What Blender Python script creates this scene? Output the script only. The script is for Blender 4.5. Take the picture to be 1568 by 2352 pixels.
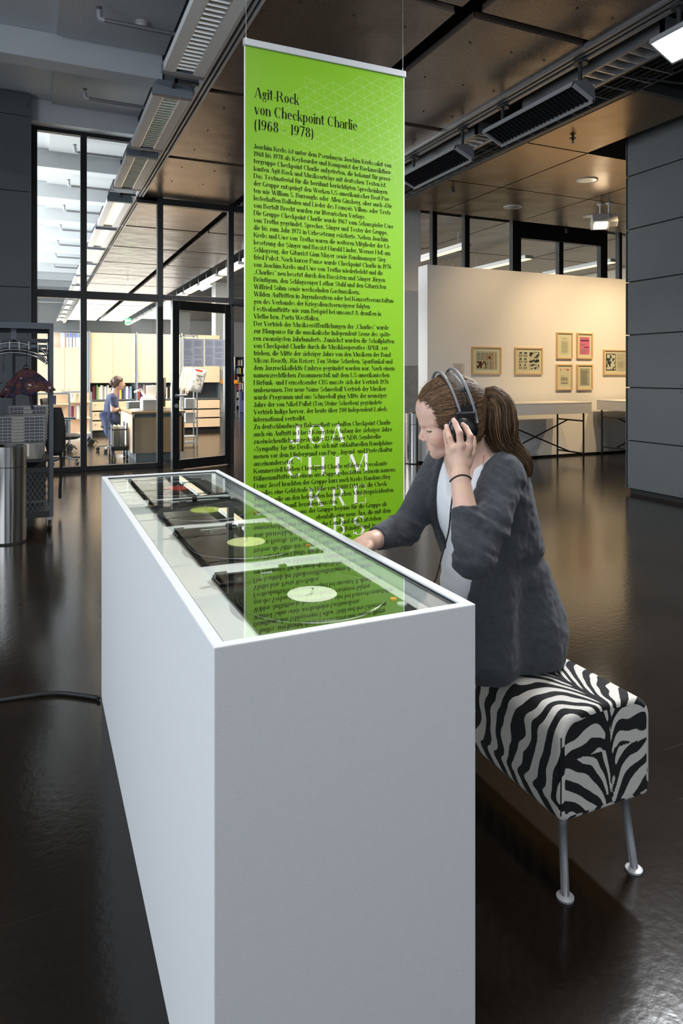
import bpy, bmesh, math, random
import numpy as np
from mathutils import Vector, Matrix, Euler

for _o in list(bpy.data.objects):
    bpy.data.objects.remove(_o, do_unlink=True)
scene = bpy.context.scene
COL = scene.collection
random.seed(7)
rng = np.random.default_rng(7)

# ------------------------------------------------------------------ camera, world, light, exposure
CAM_H = 1.32
YAW = math.radians(24.24)
SN, CS = math.sin(YAW), math.cos(YAW)
F = 1568.0
HOR = 858.0

cam_data = bpy.data.cameras.new('camera')
cam = bpy.data.objects.new('camera', cam_data)
COL.objects.link(cam)
cam.location = (0, 0, CAM_H)
cam.rotation_euler = (math.radians(90), 0, -YAW)
cam_data.sensor_fit = 'HORIZONTAL'
cam_data.sensor_width = 24.0
cam_data.lens = 24.0
cam_data.shift_y = -(1176 - HOR) / 2352 * 1.5
cam_data.clip_end = 200
cam_data.clip_start = 0.05
scene.camera = cam

world = bpy.data.worlds.new('sky')
scene.world = world
world.use_nodes = True
_bg = world.node_tree.nodes['Background']
_bg.inputs['Color'].default_value = (0.70, 0.83, 1.0, 1)
_bg.inputs['Strength'].default_value = 0.55

vs = scene.view_settings
vs.view_transform = 'Standard'
vs.look = 'None'
vs.gamma = 1.0
vs.use_curve_mapping = False
vs.exposure = 0.0


def area_light(name, loc, target, sx, sy, power, color=(1, 1, 1), spread=180):
    d = bpy.data.lights.new(name, 'AREA')
    d.shape = 'RECTANGLE'
    d.size, d.size_y = sx, sy
    d.energy = power
    d.color = color
    d.spread = math.radians(spread)
    o = bpy.data.objects.new(name, d)
    COL.objects.link(o)
    o.location = loc
    v = Vector(target) - Vector(loc)
    o.rotation_euler = v.to_track_quat('-Z', 'Y').to_euler()
    return o


def spot_light(name, loc, target, power, color, deg, blend=0.5, radius=0.04):
    d = bpy.data.lights.new(name, 'SPOT')
    d.energy = power
    d.color = color
    d.spot_size = math.radians(deg)
    d.spot_blend = blend
    d.shadow_soft_size = radius
    o = bpy.data.objects.new(name, d)
    COL.objects.link(o)
    o.location = loc
    v = Vector(target) - Vector(loc)
    o.rotation_euler = v.to_track_quat('-Z', 'Y').to_euler()
    return o


WARM = (1.0, 0.71, 0.40)
DAY = (0.86, 0.93, 1.0)
# daylight through the tall windows of the left wall (hall and library) and the entrance front
area_light('window_daylight_hall', (-3.75, 1.0, 2.3), (0, 1.0, 2.0), 5.0, 3.6, 195, DAY)
area_light('window_daylight_library', (-3.75, 16.5, 2.0), (4, 16.5, 2.1), 12.0, 3.0, 1800, (0.97, 0.98, 1.0), 160)
area_light('library_far_fill', (2.5, 35.7, 2.3), (2.5, 20, 2.2), 9.0, 3.6, 420, (1.0, 0.90, 0.80))  # added light before the blank end wall, brightens the library ceiling by reflection
area_light('window_daylight_entrance', (1.5, -4.6, 2.4), (1.5, 3, 1.2), 7.0, 3.2, 46, DAY)
# soft overhead light added to brighten the case inside, no lamp modelled for it
area_light('overhead_fill', (1.10, 0.6, 3.68), (1.10, 0.6, 0), 0.3, 4.0, 50, (1.0, 0.97, 0.92), 150)
# the ceiling lamps of the library and the warm partition spots
area_light('library_lamps', (2.6, 15.0, 3.55), (2.6, 15.0, 0), 2.2, 9.0, 760, (1.0, 0.86, 0.68), 140)
spot_light('partition_spot_a', (7.75, 6.65, 3.785), (7.95, 8.5, 1.55), 420, WARM, 78, 1.0, 0.06)
spot_light('partition_spot_b', (9.1, 6.65, 3.785), (9.1, 8.5, 1.35), 420, WARM, 78, 1.0, 0.06)
spot_light('partition_spot_c', (6.47, 6.69, 3.785), (6.40, 8.5, 1.6), 230, WARM, 88, 1.0, 0.06)
spot_light('banner_fill_spot', (1.70, 0.95, 3.70), (1.48, 3.57, 1.45), 230, (1.0, 0.88, 0.60), 40, 1.0, 0.05)  # added spot without a fixture, makes the glow on the banner

# ------------------------------------------------------------------ picture <-> place
def W(px, py, d):
    """the point seen at a pixel, d metres in front of the camera plane"""
    u = (px - 784.0) / F
    v = (HOR - py) / F
    return Vector((d * (SN + u * CS), d * (CS - u * SN), CAM_H + v * d))


def on_y(px, py, Y):
    u = (px - 784.0) / F
    return W(px, py, Y / (CS - u * SN))


def on_x(px, py, X):
    u = (px - 784.0) / F
    return W(px, py, X / (SN + u * CS))


def on_z(px, py, Z=0.0):
    return W(px, py, (Z - CAM_H) * F / (HOR - py))


# ------------------------------------------------------------------ materials
MATS = {}


def pbr(name, col, rough=0.5, metal=0.0, var=0.0, vscale=12.0, bump=0.0, bscale=200.0, spec=0.5,
        emit=None, estr=0.0, stretch=(1, 1, 1), rvar=0.0, trans=0.0, sheen=0.0, sss=0.0, coat=0.0):
    if name in MATS:
        return MATS[name]
    m = bpy.data.materials.new(name)
    m.use_nodes = True
    nt = m.node_tree
    b = nt.nodes['Principled BSDF']
    b.inputs['Base Color'].default_value = (*col, 1)
    b.inputs['Roughness'].default_value = rough
    b.inputs['Metallic'].default_value = metal
    b.inputs['Specular IOR Level'].default_value = spec
    if sheen:
        b.inputs['Sheen Weight'].default_value = sheen
    if coat:
        b.inputs['Coat Weight'].default_value = coat
        b.inputs['Coat Roughness'].default_value = 0.05
    if sss:
        b.inputs['Subsurface Weight'].default_value = sss
        b.inputs['Subsurface Radius'].default_value = (0.012, 0.005, 0.003)
        b.inputs['Subsurface Scale'].default_value = 0.6
    if emit:
        b.inputs['Emission Color'].default_value = (*emit, 1)
        b.inputs['Emission Strength'].default_value = estr
    if trans:
        b.inputs['Transmission Weight'].default_value = trans
    tc = nt.nodes.new('ShaderNodeTexCoord')
    mp = nt.nodes.new('ShaderNodeMapping')
    mp.inputs['Scale'].default_value = stretch
    nt.links.new(tc.outputs['Object'], mp.inputs['Vector'])
    nz = nt.nodes.new('ShaderNodeTexNoise')
    nz.inputs['Scale'].default_value = vscale
    nz.inputs['Detail'].default_value = 4
    nt.links.new(mp.outputs['Vector'], nz.inputs['Vector'])
    v = max(var, 0.02)
    mix = nt.nodes.new('ShaderNodeMix')
    mix.data_type = 'RGBA'
    mix.inputs['A'].default_value = (*[max(0, c * (1 - v)) for c in col], 1)
    mix.inputs['B'].default_value = (*[min(1, c * (1 + v)) for c in col], 1)
    nt.links.new(nz.outputs['Fac'], mix.inputs['Factor'])
    nt.links.new(mix.outputs['Result'], b.inputs['Base Color'])
    if rvar:
        mr = nt.nodes.new('ShaderNodeMapRange')
        mr.inputs['To Min'].default_value = max(0.02, rough - rvar)
        mr.inputs['To Max'].default_value = min(1, rough + rvar)
        nt.links.new(nz.outputs['Fac'], mr.inputs['Value'])
        nt.links.new(mr.outputs['Result'], b.inputs['Roughness'])
    if bump:
        n2 = nt.nodes.new('ShaderNodeTexNoise')
        n2.inputs['Scale'].default_value = bscale
        n2.inputs['Detail'].default_value = 3
        nt.links.new(mp.outputs['Vector'], n2.inputs['Vector'])
        bp = nt.nodes.new('ShaderNodeBump')
        bp.inputs['Strength'].default_value = bump
        bp.inputs['Distance'].default_value = 0.01
        nt.links.new(n2.outputs['Fac'], bp.inputs['Height'])
        nt.links.new(bp.outputs['Normal'], b.inputs['Normal'])
    MATS[name] = m
    return m


def glass_mat(name, tint=(0.93, 0.97, 0.95), ior=1.5, rough=0.0, extra=0.0):
    """thin clear pane: passes light straight through, mirrors by Fresnel"""
    m = bpy.data.materials.new(name)
    m.use_nodes = True
    nt = m.node_tree
    nt.nodes.clear()
    out = nt.nodes.new('ShaderNodeOutputMaterial')
    tr = nt.nodes.new('ShaderNodeBsdfTransparent')
    tr.inputs['Color'].default_value = (*tint, 1)
    gl = nt.nodes.new('ShaderNodeBsdfGlossy')
    gl.inputs['Roughness'].default_value = rough
    gl.inputs['Color'].default_value = (0.95, 1.0, 0.97, 1)
    # Schlick's Fresnel from the angle between view and surface, the same on both faces
    ge = nt.nodes.new('ShaderNodeNewGeometry')
    dp = nt.nodes.new('ShaderNodeVectorMath')
    dp.operation = 'DOT_PRODUCT'
    nt.links.new(ge.outputs['Incoming'], dp.inputs[0])
    nt.links.new(ge.outputs['Normal'], dp.inputs[1])

    def mth(op, a, bb=None):
        n = nt.nodes.new('ShaderNodeMath')
        n.operation = op
        n.use_clamp = True
        for i, s in enumerate((a, bb)):
            if s is None:
                continue
            if isinstance(s, (int, float)):
                n.inputs[i].default_value = s
            else:
                nt.links.new(s, n.inputs[i])
        return n.outputs[0]
    r0 = ((ior - 1) / (ior + 1)) ** 2
    c = mth('ABSOLUTE', dp.outputs['Value'])
    p5 = mth('POWER', mth('SUBTRACT', 1.0, c), 5.0)
    ad = mth('ADD', mth('MULTIPLY', p5, 1 - r0), r0 + extra)
    mx = nt.nodes.new('ShaderNodeMixShader')
    nt.links.new(ad, mx.inputs['Fac'])
    nt.links.new(tr.outputs[0], mx.inputs[1])
    nt.links.new(gl.outputs[0], mx.inputs[2])
    nt.links.new(mx.outputs[0], out.inputs['Surface'])
    MATS[name] = m
    return m


def wood_mat(name, col, col2, scale=3.0, axis='Z', rough=0.35):
    m = bpy.data.materials.new(name)
    m.use_nodes = True
    nt = m.node_tree
    b = nt.nodes['Principled BSDF']
    b.inputs['Roughness'].default_value = rough
    tc = nt.nodes.new('ShaderNodeTexCoord')
    mp = nt.nodes.new('ShaderNodeMapping')
    st = {'X': (0.12, 1, 1), 'Y': (1, 0.12, 1), 'Z': (1, 1, 0.12)}[axis]
    mp.inputs['Scale'].default_value = st
    nt.links.new(tc.outputs['Object'], mp.inputs['Vector'])
    nz = nt.nodes.new('ShaderNodeTexNoise')
    nz.inputs['Scale'].default_value = scale * 8
    nz.inputs['Detail'].default_value = 6
    nz.inputs['Distortion'].default_value = 0.4
    nt.links.new(mp.outputs['Vector'], nz.inputs['Vector'])
    mix = nt.nodes.new('ShaderNodeMix')
    mix.data_type = 'RGBA'
    mix.inputs['A'].default_value = (*col, 1)
    mix.inputs['B'].default_value = (*col2, 1)
    nt.links.new(nz.outputs['Fac'], mix.inputs['Factor'])
    nt.links.new(mix.outputs['Result'], b.inputs['Base Color'])
    MATS[name] = m
    return m


def floor_mat():
    m = bpy.data.materials.new('polished_floor')
    m.use_nodes = True
    nt = m.node_tree
    b = nt.nodes['Principled BSDF']
    b.inputs['Specular IOR Level'].default_value = 0.4
    tc = nt.nodes.new('ShaderNodeTexCoord')

    def noise(scale, detail, stretch=(1, 1, 1), rot=0.0, dist=0.0):
        mp = nt.nodes.new('ShaderNodeMapping')
        mp.inputs['Scale'].default_value = stretch
        mp.inputs['Rotation'].default_value = (0, 0, rot)
        nt.links.new(tc.outputs['Object'], mp.inputs['Vector'])
        nz = nt.nodes.new('ShaderNodeTexNoise')
        nz.inputs['Scale'].default_value = scale
        nz.inputs['Detail'].default_value = detail
        nz.inputs['Distortion'].default_value = dist
        nt.links.new(mp.outputs['Vector'], nz.inputs['Vector'])
        return nz.outputs['Fac']

    def ramp(sock, p0, p1, v0=0.0, v1=1.0):
        r = nt.nodes.new('ShaderNodeMapRange')
        r.inputs['From Min'].default_value = p0
        r.inputs['From Max'].default_value = p1
        r.inputs['To Min'].default_value = v0
        r.inputs['To Max'].default_value = v1
        nt.links.new(sock, r.inputs['Value'])
        return r.outputs['Result']

    def mth(op, a, bb):
        n = nt.nodes.new('ShaderNodeMath')
        n.operation = op
        for i, s in enumerate((a, bb)):
            if isinstance(s, (int, float)):
                n.inputs[i].default_value = s
            else:
                nt.links.new(s, n.inputs[i])
        return n.outputs[0]
    cloud = noise(1.3, 6)
    speck = noise(60, 4)
    # long thin scuffs in a few directions
    sc = None
    for k, (rot, s) in enumerate(((0.3, 2.0), (1.35, 1.6), (-0.75, 2.3), (2.2, 1.8))):
        a = noise(s, 2, (0.35, 42, 1), rot, 0.25)
        line = ramp(a, 0.735, 0.75)
        sc = line if sc is None else mth('MAXIMUM', sc, line)
    patch = ramp(noise(0.9, 3), 0.46, 0.62)
    sc = mth('MULTIPLY', sc, patch)
    mix = nt.nodes.new('ShaderNodeMix')
    mix.data_type = 'RGBA'
    mix.inputs['A'].default_value = (0.0085, 0.0060, 0.0042, 1)
    mix.inputs['B'].default_value = (0.016, 0.0115, 0.0080, 1)
    nt.links.new(ramp(mth('ADD', mth('MULTIPLY', cloud, 0.6), mth('MULTIPLY', speck, 0.4)), 0.35, 0.65), mix.inputs['Factor'])
    mix2 = nt.nodes.new('ShaderNodeMix')
    mix2.data_type = 'RGBA'
    nt.links.new(mix.outputs['Result'], mix2.inputs['A'])
    mix2.inputs['B'].default_value = (0.085, 0.078, 0.07, 1)
    nt.links.new(mth('MULTIPLY', sc, 0.28), mix2.inputs['Factor'])
    nt.links.new(mix2.outputs['Result'], b.inputs['Base Color'])
    ro = ramp(cloud, 0.3, 0.7, 0.145, 0.18)
    ro = mth('ADD', ro, mth('MULTIPLY', sc, 0.15))
    nt.links.new(ro, b.inputs['Roughness'])
    bp = nt.nodes.new('ShaderNodeBump')
    bp.inputs['Strength'].default_value = 0.05
    bp.inputs['Distance'].default_value = 0.01
    nt.links.new(noise(35, 3), bp.inputs['Height'])
    nt.links.new(bp.outputs['Normal'], b.inputs['Normal'])
    MATS['floor'] = m
    return m


def perforated_mat(name, col, pitch=0.02, hole=0.3, rough=0.28, metal=1.0, dark=0.25, line=False, warp=0.02):
    """sheet with rows of small punched holes, or with fine grooves"""
    m = bpy.data.materials.new(name)
    m.use_nodes = True
    nt = m.node_tree
    b = nt.nodes['Principled BSDF']
    b.inputs['Metallic'].default_value = metal
    b.inputs['Roughness'].default_value = rough
    tc = nt.nodes.new('ShaderNodeTexCoord')
    sp = nt.nodes.new('ShaderNodeSeparateXYZ')
    nt.links.new(tc.outputs['Object'], sp.inputs[0])

    def mth(op, a, bb=None):
        n = nt.nodes.new('ShaderNodeMath')
        n.operation = op
        for i, s in enumerate((a, bb)):
            if s is None:
                continue
            if isinstance(s, (int, float)):
                n.inputs[i].default_value = s
            else:
                nt.links.new(s, n.inputs[i])
        return n.outputs[0]
    fx = mth('SUBTRACT', mth('FRACT', mth('DIVIDE', sp.outputs['X'], pitch)), 0.5)
    fy = mth('SUBTRACT', mth('FRACT', mth('DIVIDE', sp.outputs['Y'], pitch)), 0.5)
    if line:
        hole_f = mth('LESS_THAN', mth('ABSOLUTE', fx), hole)
    else:
        r = mth('SQRT', mth('ADD', mth('MULTIPLY', fx, fx), mth('MULTIPLY', fy, fy)))
        hole_f = mth('LESS_THAN', r, hole)
    mix = nt.nodes.new('ShaderNodeMix')
    mix.data_type = 'RGBA'
    mix.inputs['A'].default_value = (*col, 1)
    mix.inputs['B'].default_value = (*[c * dark for c in col], 1)
    nt.links.new(hole_f, mix.inputs['Factor'])
    nt.links.new(mix.outputs['Result'], b.inputs['Base Color'])
    nz = nt.nodes.new('ShaderNodeTexNoise')
    nz.inputs['Scale'].default_value = 2.2
    nz.inputs['Detail'].default_value = 1
    nt.links.new(tc.outputs['Object'], nz.inputs['Vector'])
    bp = nt.nodes.new('ShaderNodeBump')
    bp.inputs['Strength'].default_value = warp
    bp.inputs['Distance'].default_value = 1.0
    nt.links.new(nz.outputs['Fac'], bp.inputs['Height'])
    nt.links.new(bp.outputs['Normal'], b.inputs['Normal'])
    MATS[name] = m
    return m


# ------------------------------------------------------------------ mesh building
class MB:
    def __init__(self):
        self.v = []
        self.f = []
        self.mi = []

    def add(self, verts, faces, mi=0):
        n = len(self.v)
        self.v.extend([tuple(p) for p in verts])
        self.f.extend([tuple(n + i for i in fc) for fc in faces])
        self.mi.extend([mi] * len(faces))
        return self

    def box(self, x0, x1, y0, y1, z0, z1, mi=0):
        if x0 > x1: x0, x1 = x1, x0
        if y0 > y1: y0, y1 = y1, y0
        if z0 > z1: z0, z1 = z1, z0
        vv = [(x0, y0, z0), (x1, y0, z0), (x1, y1, z0), (x0, y1, z0), (x0, y0, z1), (x1, y0, z1), (x1, y1, z1), (x0, y1, z1)]
        ff = [(0, 3, 2, 1), (4, 5, 6, 7), (0, 1, 5, 4), (1, 2, 6, 5), (2, 3, 7, 6), (3, 0, 4, 7)]
        return self.add(vv, ff, mi)

    def obox(self, c, ax, ay, az, hx, hy, hz, mi=0):
        c, ax, ay, az = Vector(c), Vector(ax).normalized(), Vector(ay).normalized(), Vector(az).normalized()
        vv = []
        for sz in (-1, 1):
            for sx, sy in ((-1, -1), (1, -1), (1, 1), (-1, 1)):
                vv.append(c + ax * hx * sx + ay * hy * sy + az * hz * sz)
        ff = [(0, 3, 2, 1), (4, 5, 6, 7), (0, 1, 5, 4), (1, 2, 6, 5), (2, 3, 7, 6), (3, 0, 4, 7)]
        return self.add(vv, ff, mi)

    def bar(self, p0, p1, w, h, up=(0, 0, 1), mi=0):
        p0, p1 = Vector(p0), Vector(p1)
        d = (p1 - p0)
        L = d.length
        d.normalize()
        u = Vector(up)
        if abs(u.dot(d)) > 0.98:
            u = Vector((1, 0, 0))
        s = d.cross(u).normalized()
        u = s.cross(d).normalized()
        return self.obox((p0 + p1) / 2, d, s, u, L / 2, w / 2, h / 2, mi)

    def tube(self, path, r, n=10, mi=0, caps=True, closed=False):
        path = [Vector(p) for p in path]
        rs = r if isinstance(r, (list, tuple)) else [r] * len(path)
        k = len(path)
        base = len(self.v)
        prev = None
        vv = []
        for i, p in enumerate(path):
            if closed:
                t = path[(i + 1) % k] - path[i - 1]
            else:
                t = path[min(i + 1, k - 1)] - path[max(i - 1, 0)]
            t.normalize()
            if prev is None:
                a = Vector((0, 0, 1)) if abs(t.z) < 0.9 else Vector((1, 0, 0))
                s = t.cross(a).normalized()
            else:
                s = (prev - t * prev.dot(t)).normalized()
            prev = s
            q = t.cross(s)
            for j in range(n):
                a = 2 * math.pi * j / n
                vv.append(p + (s * math.cos(a) + q * math.sin(a)) * rs[i])
        ff = []
        rings = k if closed else k - 1
        for i in range(rings):
            i2 = (i + 1) % k
            for j in range(n):
                j2 = (j + 1) % n
                ff.append((i * n + j, i2 * n + j, i2 * n + j2, i * n + j2)[::-1])
        if caps and not closed:
            ff.append(tuple(range(n)))
            ff.append(tuple((k - 1) * n + j for j in range(n))[::-1])
        return self.add(vv, ff, mi)

    def lathe(self, prof, c=(0, 0, 0), n=32, mi=0, axis=(0, 0, 1), closed=True):
        """prof: list of (radius, height) along axis"""
        c = Vector(c)
        az = Vector(axis).normalized()
        a = Vector((1, 0, 0)) if abs(az.x) < 0.9 else Vector((0, 1, 0))
        ax = (a - az * a.dot(az)).normalized()
        ay = az.cross(ax)
        vv, ff = [], []
        for r, hh in prof:
            for j in range(n):
                t = 2 * math.pi * j / n
                vv.append(c + az * hh + (ax * math.cos(t) + ay * math.sin(t)) * r)
        for i in range(len(prof) - 1):
            for j in range(n):
                j2 = (j + 1) % n
                ff.append((i * n + j, i * n + j2, (i + 1) * n + j2, (i + 1) * n + j))
        if closed:
            ff.append(tuple(range(n))[::-1])
            ff.append(tuple((len(prof) - 1) * n + j for j in range(n)))
        return self.add(vv, ff, mi)

    def prism(self, poly, origin, ax, ay, thick, mi=0):
        """poly of 2D points in plane (ax, ay) at origin, extruded along ax x ay by thick"""
        o, ax, ay = Vector(origin), Vector(ax), Vector(ay)
        nrm = ax.cross(ay).normalized()
        k = len(poly)
        vv = [o + ax * x + ay * y for x, y in poly] + [o + ax * x + ay * y + nrm * thick for x, y in poly]
        ff = [tuple(range(k))[::-1], tuple(range(k, 2 * k))]
        for i in range(k):
            j = (i + 1) % k
            ff.append((i, j, k + j, k + i))
        return self.add(vv, ff, mi)

    def sheet(self, rows, mi=0, thick=0.0):
        """grid of points -> surface, with thickness along its normals if asked"""
        nr, nc = len(rows), len(rows[0])
        P = [[Vector(p) for p in r] for r in rows]
        ff = []
        for i in range(nr - 1):
            for j in range(nc - 1):
                ff.append((i * nc + j, i * nc + j + 1, (i + 1) * nc + j + 1, (i + 1) * nc + j))
        if not thick:
            return self.add([p for r in P for p in r], ff, mi)
        N = []
        for i in range(nr):
            for j in range(nc):
                a = P[i][min(j + 1, nc - 1)] - P[i][max(j - 1, 0)]
                b = P[min(i + 1, nr - 1)][j] - P[max(i - 1, 0)][j]
                N.append(a.cross(b).normalized())
        vv = [p for r in P for p in r]
        vv2 = [p + n * thick for p, n in zip(vv, N)]
        m = len(vv)
        ff2 = [tuple(m + i for i in reversed(fc)) for fc in ff]
        rim = [j for j in range(nc)] + [i * nc + nc - 1 for i in range(1, nr)] + [(nr - 1) * nc + j for j in range(nc - 2, -1, -1)] + [i * nc for i in range(nr - 2, 0, -1)]
        rf = []
        for a in range(len(rim)):
            i, j = rim[a], rim[(a + 1) % len(rim)]
            rf.append((j, i, m + i, m + j))
        return self.add(vv + vv2, ff + ff2 + rf, mi)


def wloc(o):
    p = Vector((0, 0, 0))
    while o is not None:
        p = p + Vector(o.location)
        o = o.parent
    return p


def tag(o, label=None, cat=None, group=None, kind=None):
    if label: o['label'] = label
    if cat: o['category'] = cat
    if group: o['group'] = group
    if kind: o['kind'] = kind
    return o


def empty(name, loc=(0, 0, 0), label=None, cat=None, group=None, kind=None, rz=0.0):
    o = bpy.data.objects.new(name, None)
    COL.objects.link(o)
    o.empty_display_size = 0.05
    o.location = loc
    o.rotation_euler = (0, 0, rz)
    return tag(o, label, cat, group, kind)


def put(name, mb, mat, parent=None, origin=None, local=False, smooth=False, bevel=0.0, seg=2, sub=0, autos=None):
    """one mesh object; coordinates are world unless local"""
    me = bpy.data.meshes.new(name)
    if parent is not None and not local:
        off = wloc(parent)
    elif origin is not None and not local:
        off = Vector(origin)
    else:
        off = Vector((0, 0, 0))
    me.from_pydata([tuple(Vector(p) - off) for p in mb.v], [], mb.f)
    mats = mat if isinstance(mat, (list, tuple)) else [mat]
    for m in mats:
        me.materials.append(MATS[m] if isinstance(m, str) else m)
    if len(mats) > 1:
        me.polygons.foreach_set('material_index', mb.mi)
    if smooth:
        me.polygons.foreach_set('use_smooth', [True] * len(me.polygons))
    if autos:
        me.polygons.foreach_set('use_smooth', [True] * len(me.polygons))
        bm = bmesh.new()
        bm.from_mesh(me)
        ca = math.radians(autos)
        for e in bm.edges:
            if len(e.link_faces) == 2 and e.calc_face_angle(0) > ca:
                e.smooth = False
        bm.to_mesh(me)
        bm.free()
    me.update()
    o = bpy.data.objects.new(name, me)
    COL.objects.link(o)
    if parent is not None:
        o.parent = parent
    elif origin is not None:
        o.location = origin
    if bevel:
        bv = o.modifiers.new('bevel', 'BEVEL')
        bv.width = bevel
        bv.segments = seg
        bv.limit_method = 'ANGLE'
    if sub:
        s = o.modifiers.new('sub', 'SUBSURF')
        s.levels = s.render_levels = sub
    return o


def copy_tree(o, parent=None):
    c = o.copy()
    COL.objects.link(c)
    c.parent = parent
    for ch in list(o.children):
        copy_tree(ch, c)
    return c


def bx(*a):
    return MB().box(*a)


def arc(c, r, a0, a1, n, ax=(1, 0, 0), ay=(0, 0, 1)):
    c, ax, ay = Vector(c), Vector(ax), Vector(ay)
    return [c + ax * r * math.cos(math.radians(a0 + (a1 - a0) * i / n)) + ay * r * math.sin(math.radians(a0 + (a1 - a0) * i / n)) for i in range(n + 1)]


# plain materials
pbr('black_steel', (0.012, 0.012, 0.013), 0.35, 0.0, bump=0.05, bscale=80)
pbr('dark_paint', (0.03, 0.032, 0.035), 0.45, 0.0)
pbr('grey_panel', (0.105, 0.118, 0.124), 0.55, 0, var=0.10, vscale=3, bump=0.03, bscale=60)
pbr('panel_joint', (0.01, 0.01, 0.011), 0.7)
pbr('white_paint', (0.78, 0.78, 0.76), 0.55, 0, var=0.03, bump=0.02, bscale=120)
pbr('case_white', (0.72, 0.73, 0.735), 0.55, 0, var=0.02, vscale=40, bump=0.10, bscale=420)
pbr('concrete_white', (0.64, 0.665, 0.69), 0.75, 0, var=0.06, vscale=3, bump=0.05, bscale=60)
pbr('concrete_raw', (0.36, 0.35, 0.33), 0.8, 0, var=0.35, vscale=9, bump=0.25, bscale=30)
pbr('beige_wall', (0.70, 0.60, 0.46), 0.7, 0, var=0.05)
pbr('column_paint', (0.66, 0.64, 0.60), 0.7, 0, var=0.06)
pbr('alu', (0.62, 0.63, 0.65), 0.32, 0.9, var=0.04)
pbr('alu_matt', (0.55, 0.56, 0.58), 0.45, 0.3, var=0.04)
pbr('steel', (0.60, 0.58, 0.55), 0.16, 1.0, var=0.05, stretch=(1, 1, 0.02), vscale=60)
pbr('chrome', (0.8, 0.8, 0.8), 0.1, 1.0)
pbr('lamp_white', (0.70, 0.69, 0.68), 0.5, 0.0)
pbr('lamp_cap', (0.16, 0.18, 0.21), 0.5, 0.2)
pbr('louver_alu', (0.75, 0.74, 0.72), 0.28, 0.9)
pbr('lamp_glow', (1, 0.9, 0.75), 0.5, emit=(1.0, 0.78, 0.52), estr=1.3)
pbr('flood_glow', (1, 1, 1), 0.5, emit=(0.92, 0.97, 1.0), estr=22.0)
pbr('spot_glow', (1, 0.95, 0.85), 0.5, emit=(1.0, 0.88, 0.68), estr=22.0)
pbr('rail_grey', (0.30, 0.30, 0.31), 0.4, 0.6)
pbr('rail_black', (0.015, 0.015, 0.016), 0.5)
pbr('black_plastic', (0.012, 0.012, 0.013), 0.32)
pbr('black_matt', (0.010, 0.010, 0.011), 0.7)
pbr('rubber', (0.012, 0.012, 0.012), 0.6)
glass_mat('pane_glass', (0.95, 0.975, 0.965), 1.45)
glass_mat('case_glass', (0.98, 0.995, 0.985), 1.52)
floor_mat()
perforated_mat('metal_ceiling', (0.25, 0.20, 0.163), pitch=0.016, hole=0.28, rough=0.27, metal=0.6, dark=0.3, warp=0.016)
perforated_mat('metal_ceiling_gold', (0.28, 0.18, 0.085), pitch=0.02, hole=0.28, rough=0.30, dark=0.35, warp=0.02)
perforated_mat('acoustic', (0.62, 0.64, 0.66), pitch=0.020, hole=0.18, rough=0.7, metal=0.0, dark=0.72, line=True, warp=0.0)
# ================================================================== STRUCTURE
GLASS_Y = 9.85          # plane of the glass wall to the library
CEIL = 3.80             # underside of the metal ceilings
SLAB = 4.86             # underside of the concrete slab
BEAM = 4.57

tag(put('floor', bx(-6, 15, -7, 37, -0.12, 0.0), 'floor'), kind='structure')

# --- concrete slab with beams and acoustic panels (tall bay on the left)
slab = tag(put('ceiling_slab', bx(-6, 15, -7, 37, SLAB, SLAB + 0.25), 'concrete_white'), kind='structure')
for k in range(-4, 14):
    y0 = 7.70 + 2.0 * k
    if k == 1:
        y0 = 9.62
    put('beam', bx(-6, 1.30, y0, y0 + 0.26, BEAM, SLAB), 'concrete_white', slab, bevel=0.01)
for k in range(-2, 13):
    y0 = 7.70 + 2.0 * k + 0.26
    p = put('acoustic_panel', bx(0.21, 1.30, y0 + 0.05, y0 + (1.62 if k == 0 else 1.66), SLAB - 0.05, SLAB), 'acoustic', slab)
# edge band closing the step between slab and metal ceiling
tag(put('trim_1', bx(1.31, 1.36, -6.9, 36.5, CEIL + 0.02, SLAB), 'dark_paint'), kind='structure')

# --- metal ceiling in the middle: two columns of panels with dark gaps
cm = tag(empty('ceiling_center', (0, 0, CEIL), kind='structure'))
for k in range(-4, 15):
    y0 = 5.92 + 2.0 * k - 2.0
    for (x0, x1) in ((1.40, 2.64), (2.80, 3.80)):
        m = MB().box(x0, x1, y0 + 0.045, y0 + 1.955, CEIL, CEIL + 0.012)
        # turned-up rims
        for (a, b, c, d) in ((x0, x1, y0 + 0.045, y0 + 0.05), (x0, x1, y0 + 1.95, y0 + 1.955), (x0, x0 + .005, y0 + .045, y0 + 1.955), (x1 - .005, x1, y0 + .045, y0 + 1.955)):
            m.box(a, b, c, d, CEIL + 0.012, CEIL + 0.05)
        put('ceiling_panel', m, 'metal_ceiling', cm)
put('void_cover', bx(1.36, 3.86, -6.9, 36.5, CEIL + 0.30, CEIL + 0.32), 'black_matt', cm)
# small fixing studs
st = MB()
for k in range(-1, 3):
    for xx in (1.62, 2.02, 2.42, 2.98, 3.36, 3.68):
        for yy in (0.35, 1.0, 1.65):
            y0 = 3.92 + 2.0 * k + yy
            st.lathe([(0.009, -0.006), (0.009, 0.0)], (xx, y0, CEIL), 6)
s_ = put('fixing_studs', st, 'black_steel', cm)
s_['kind'] = 'stuff'

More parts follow.
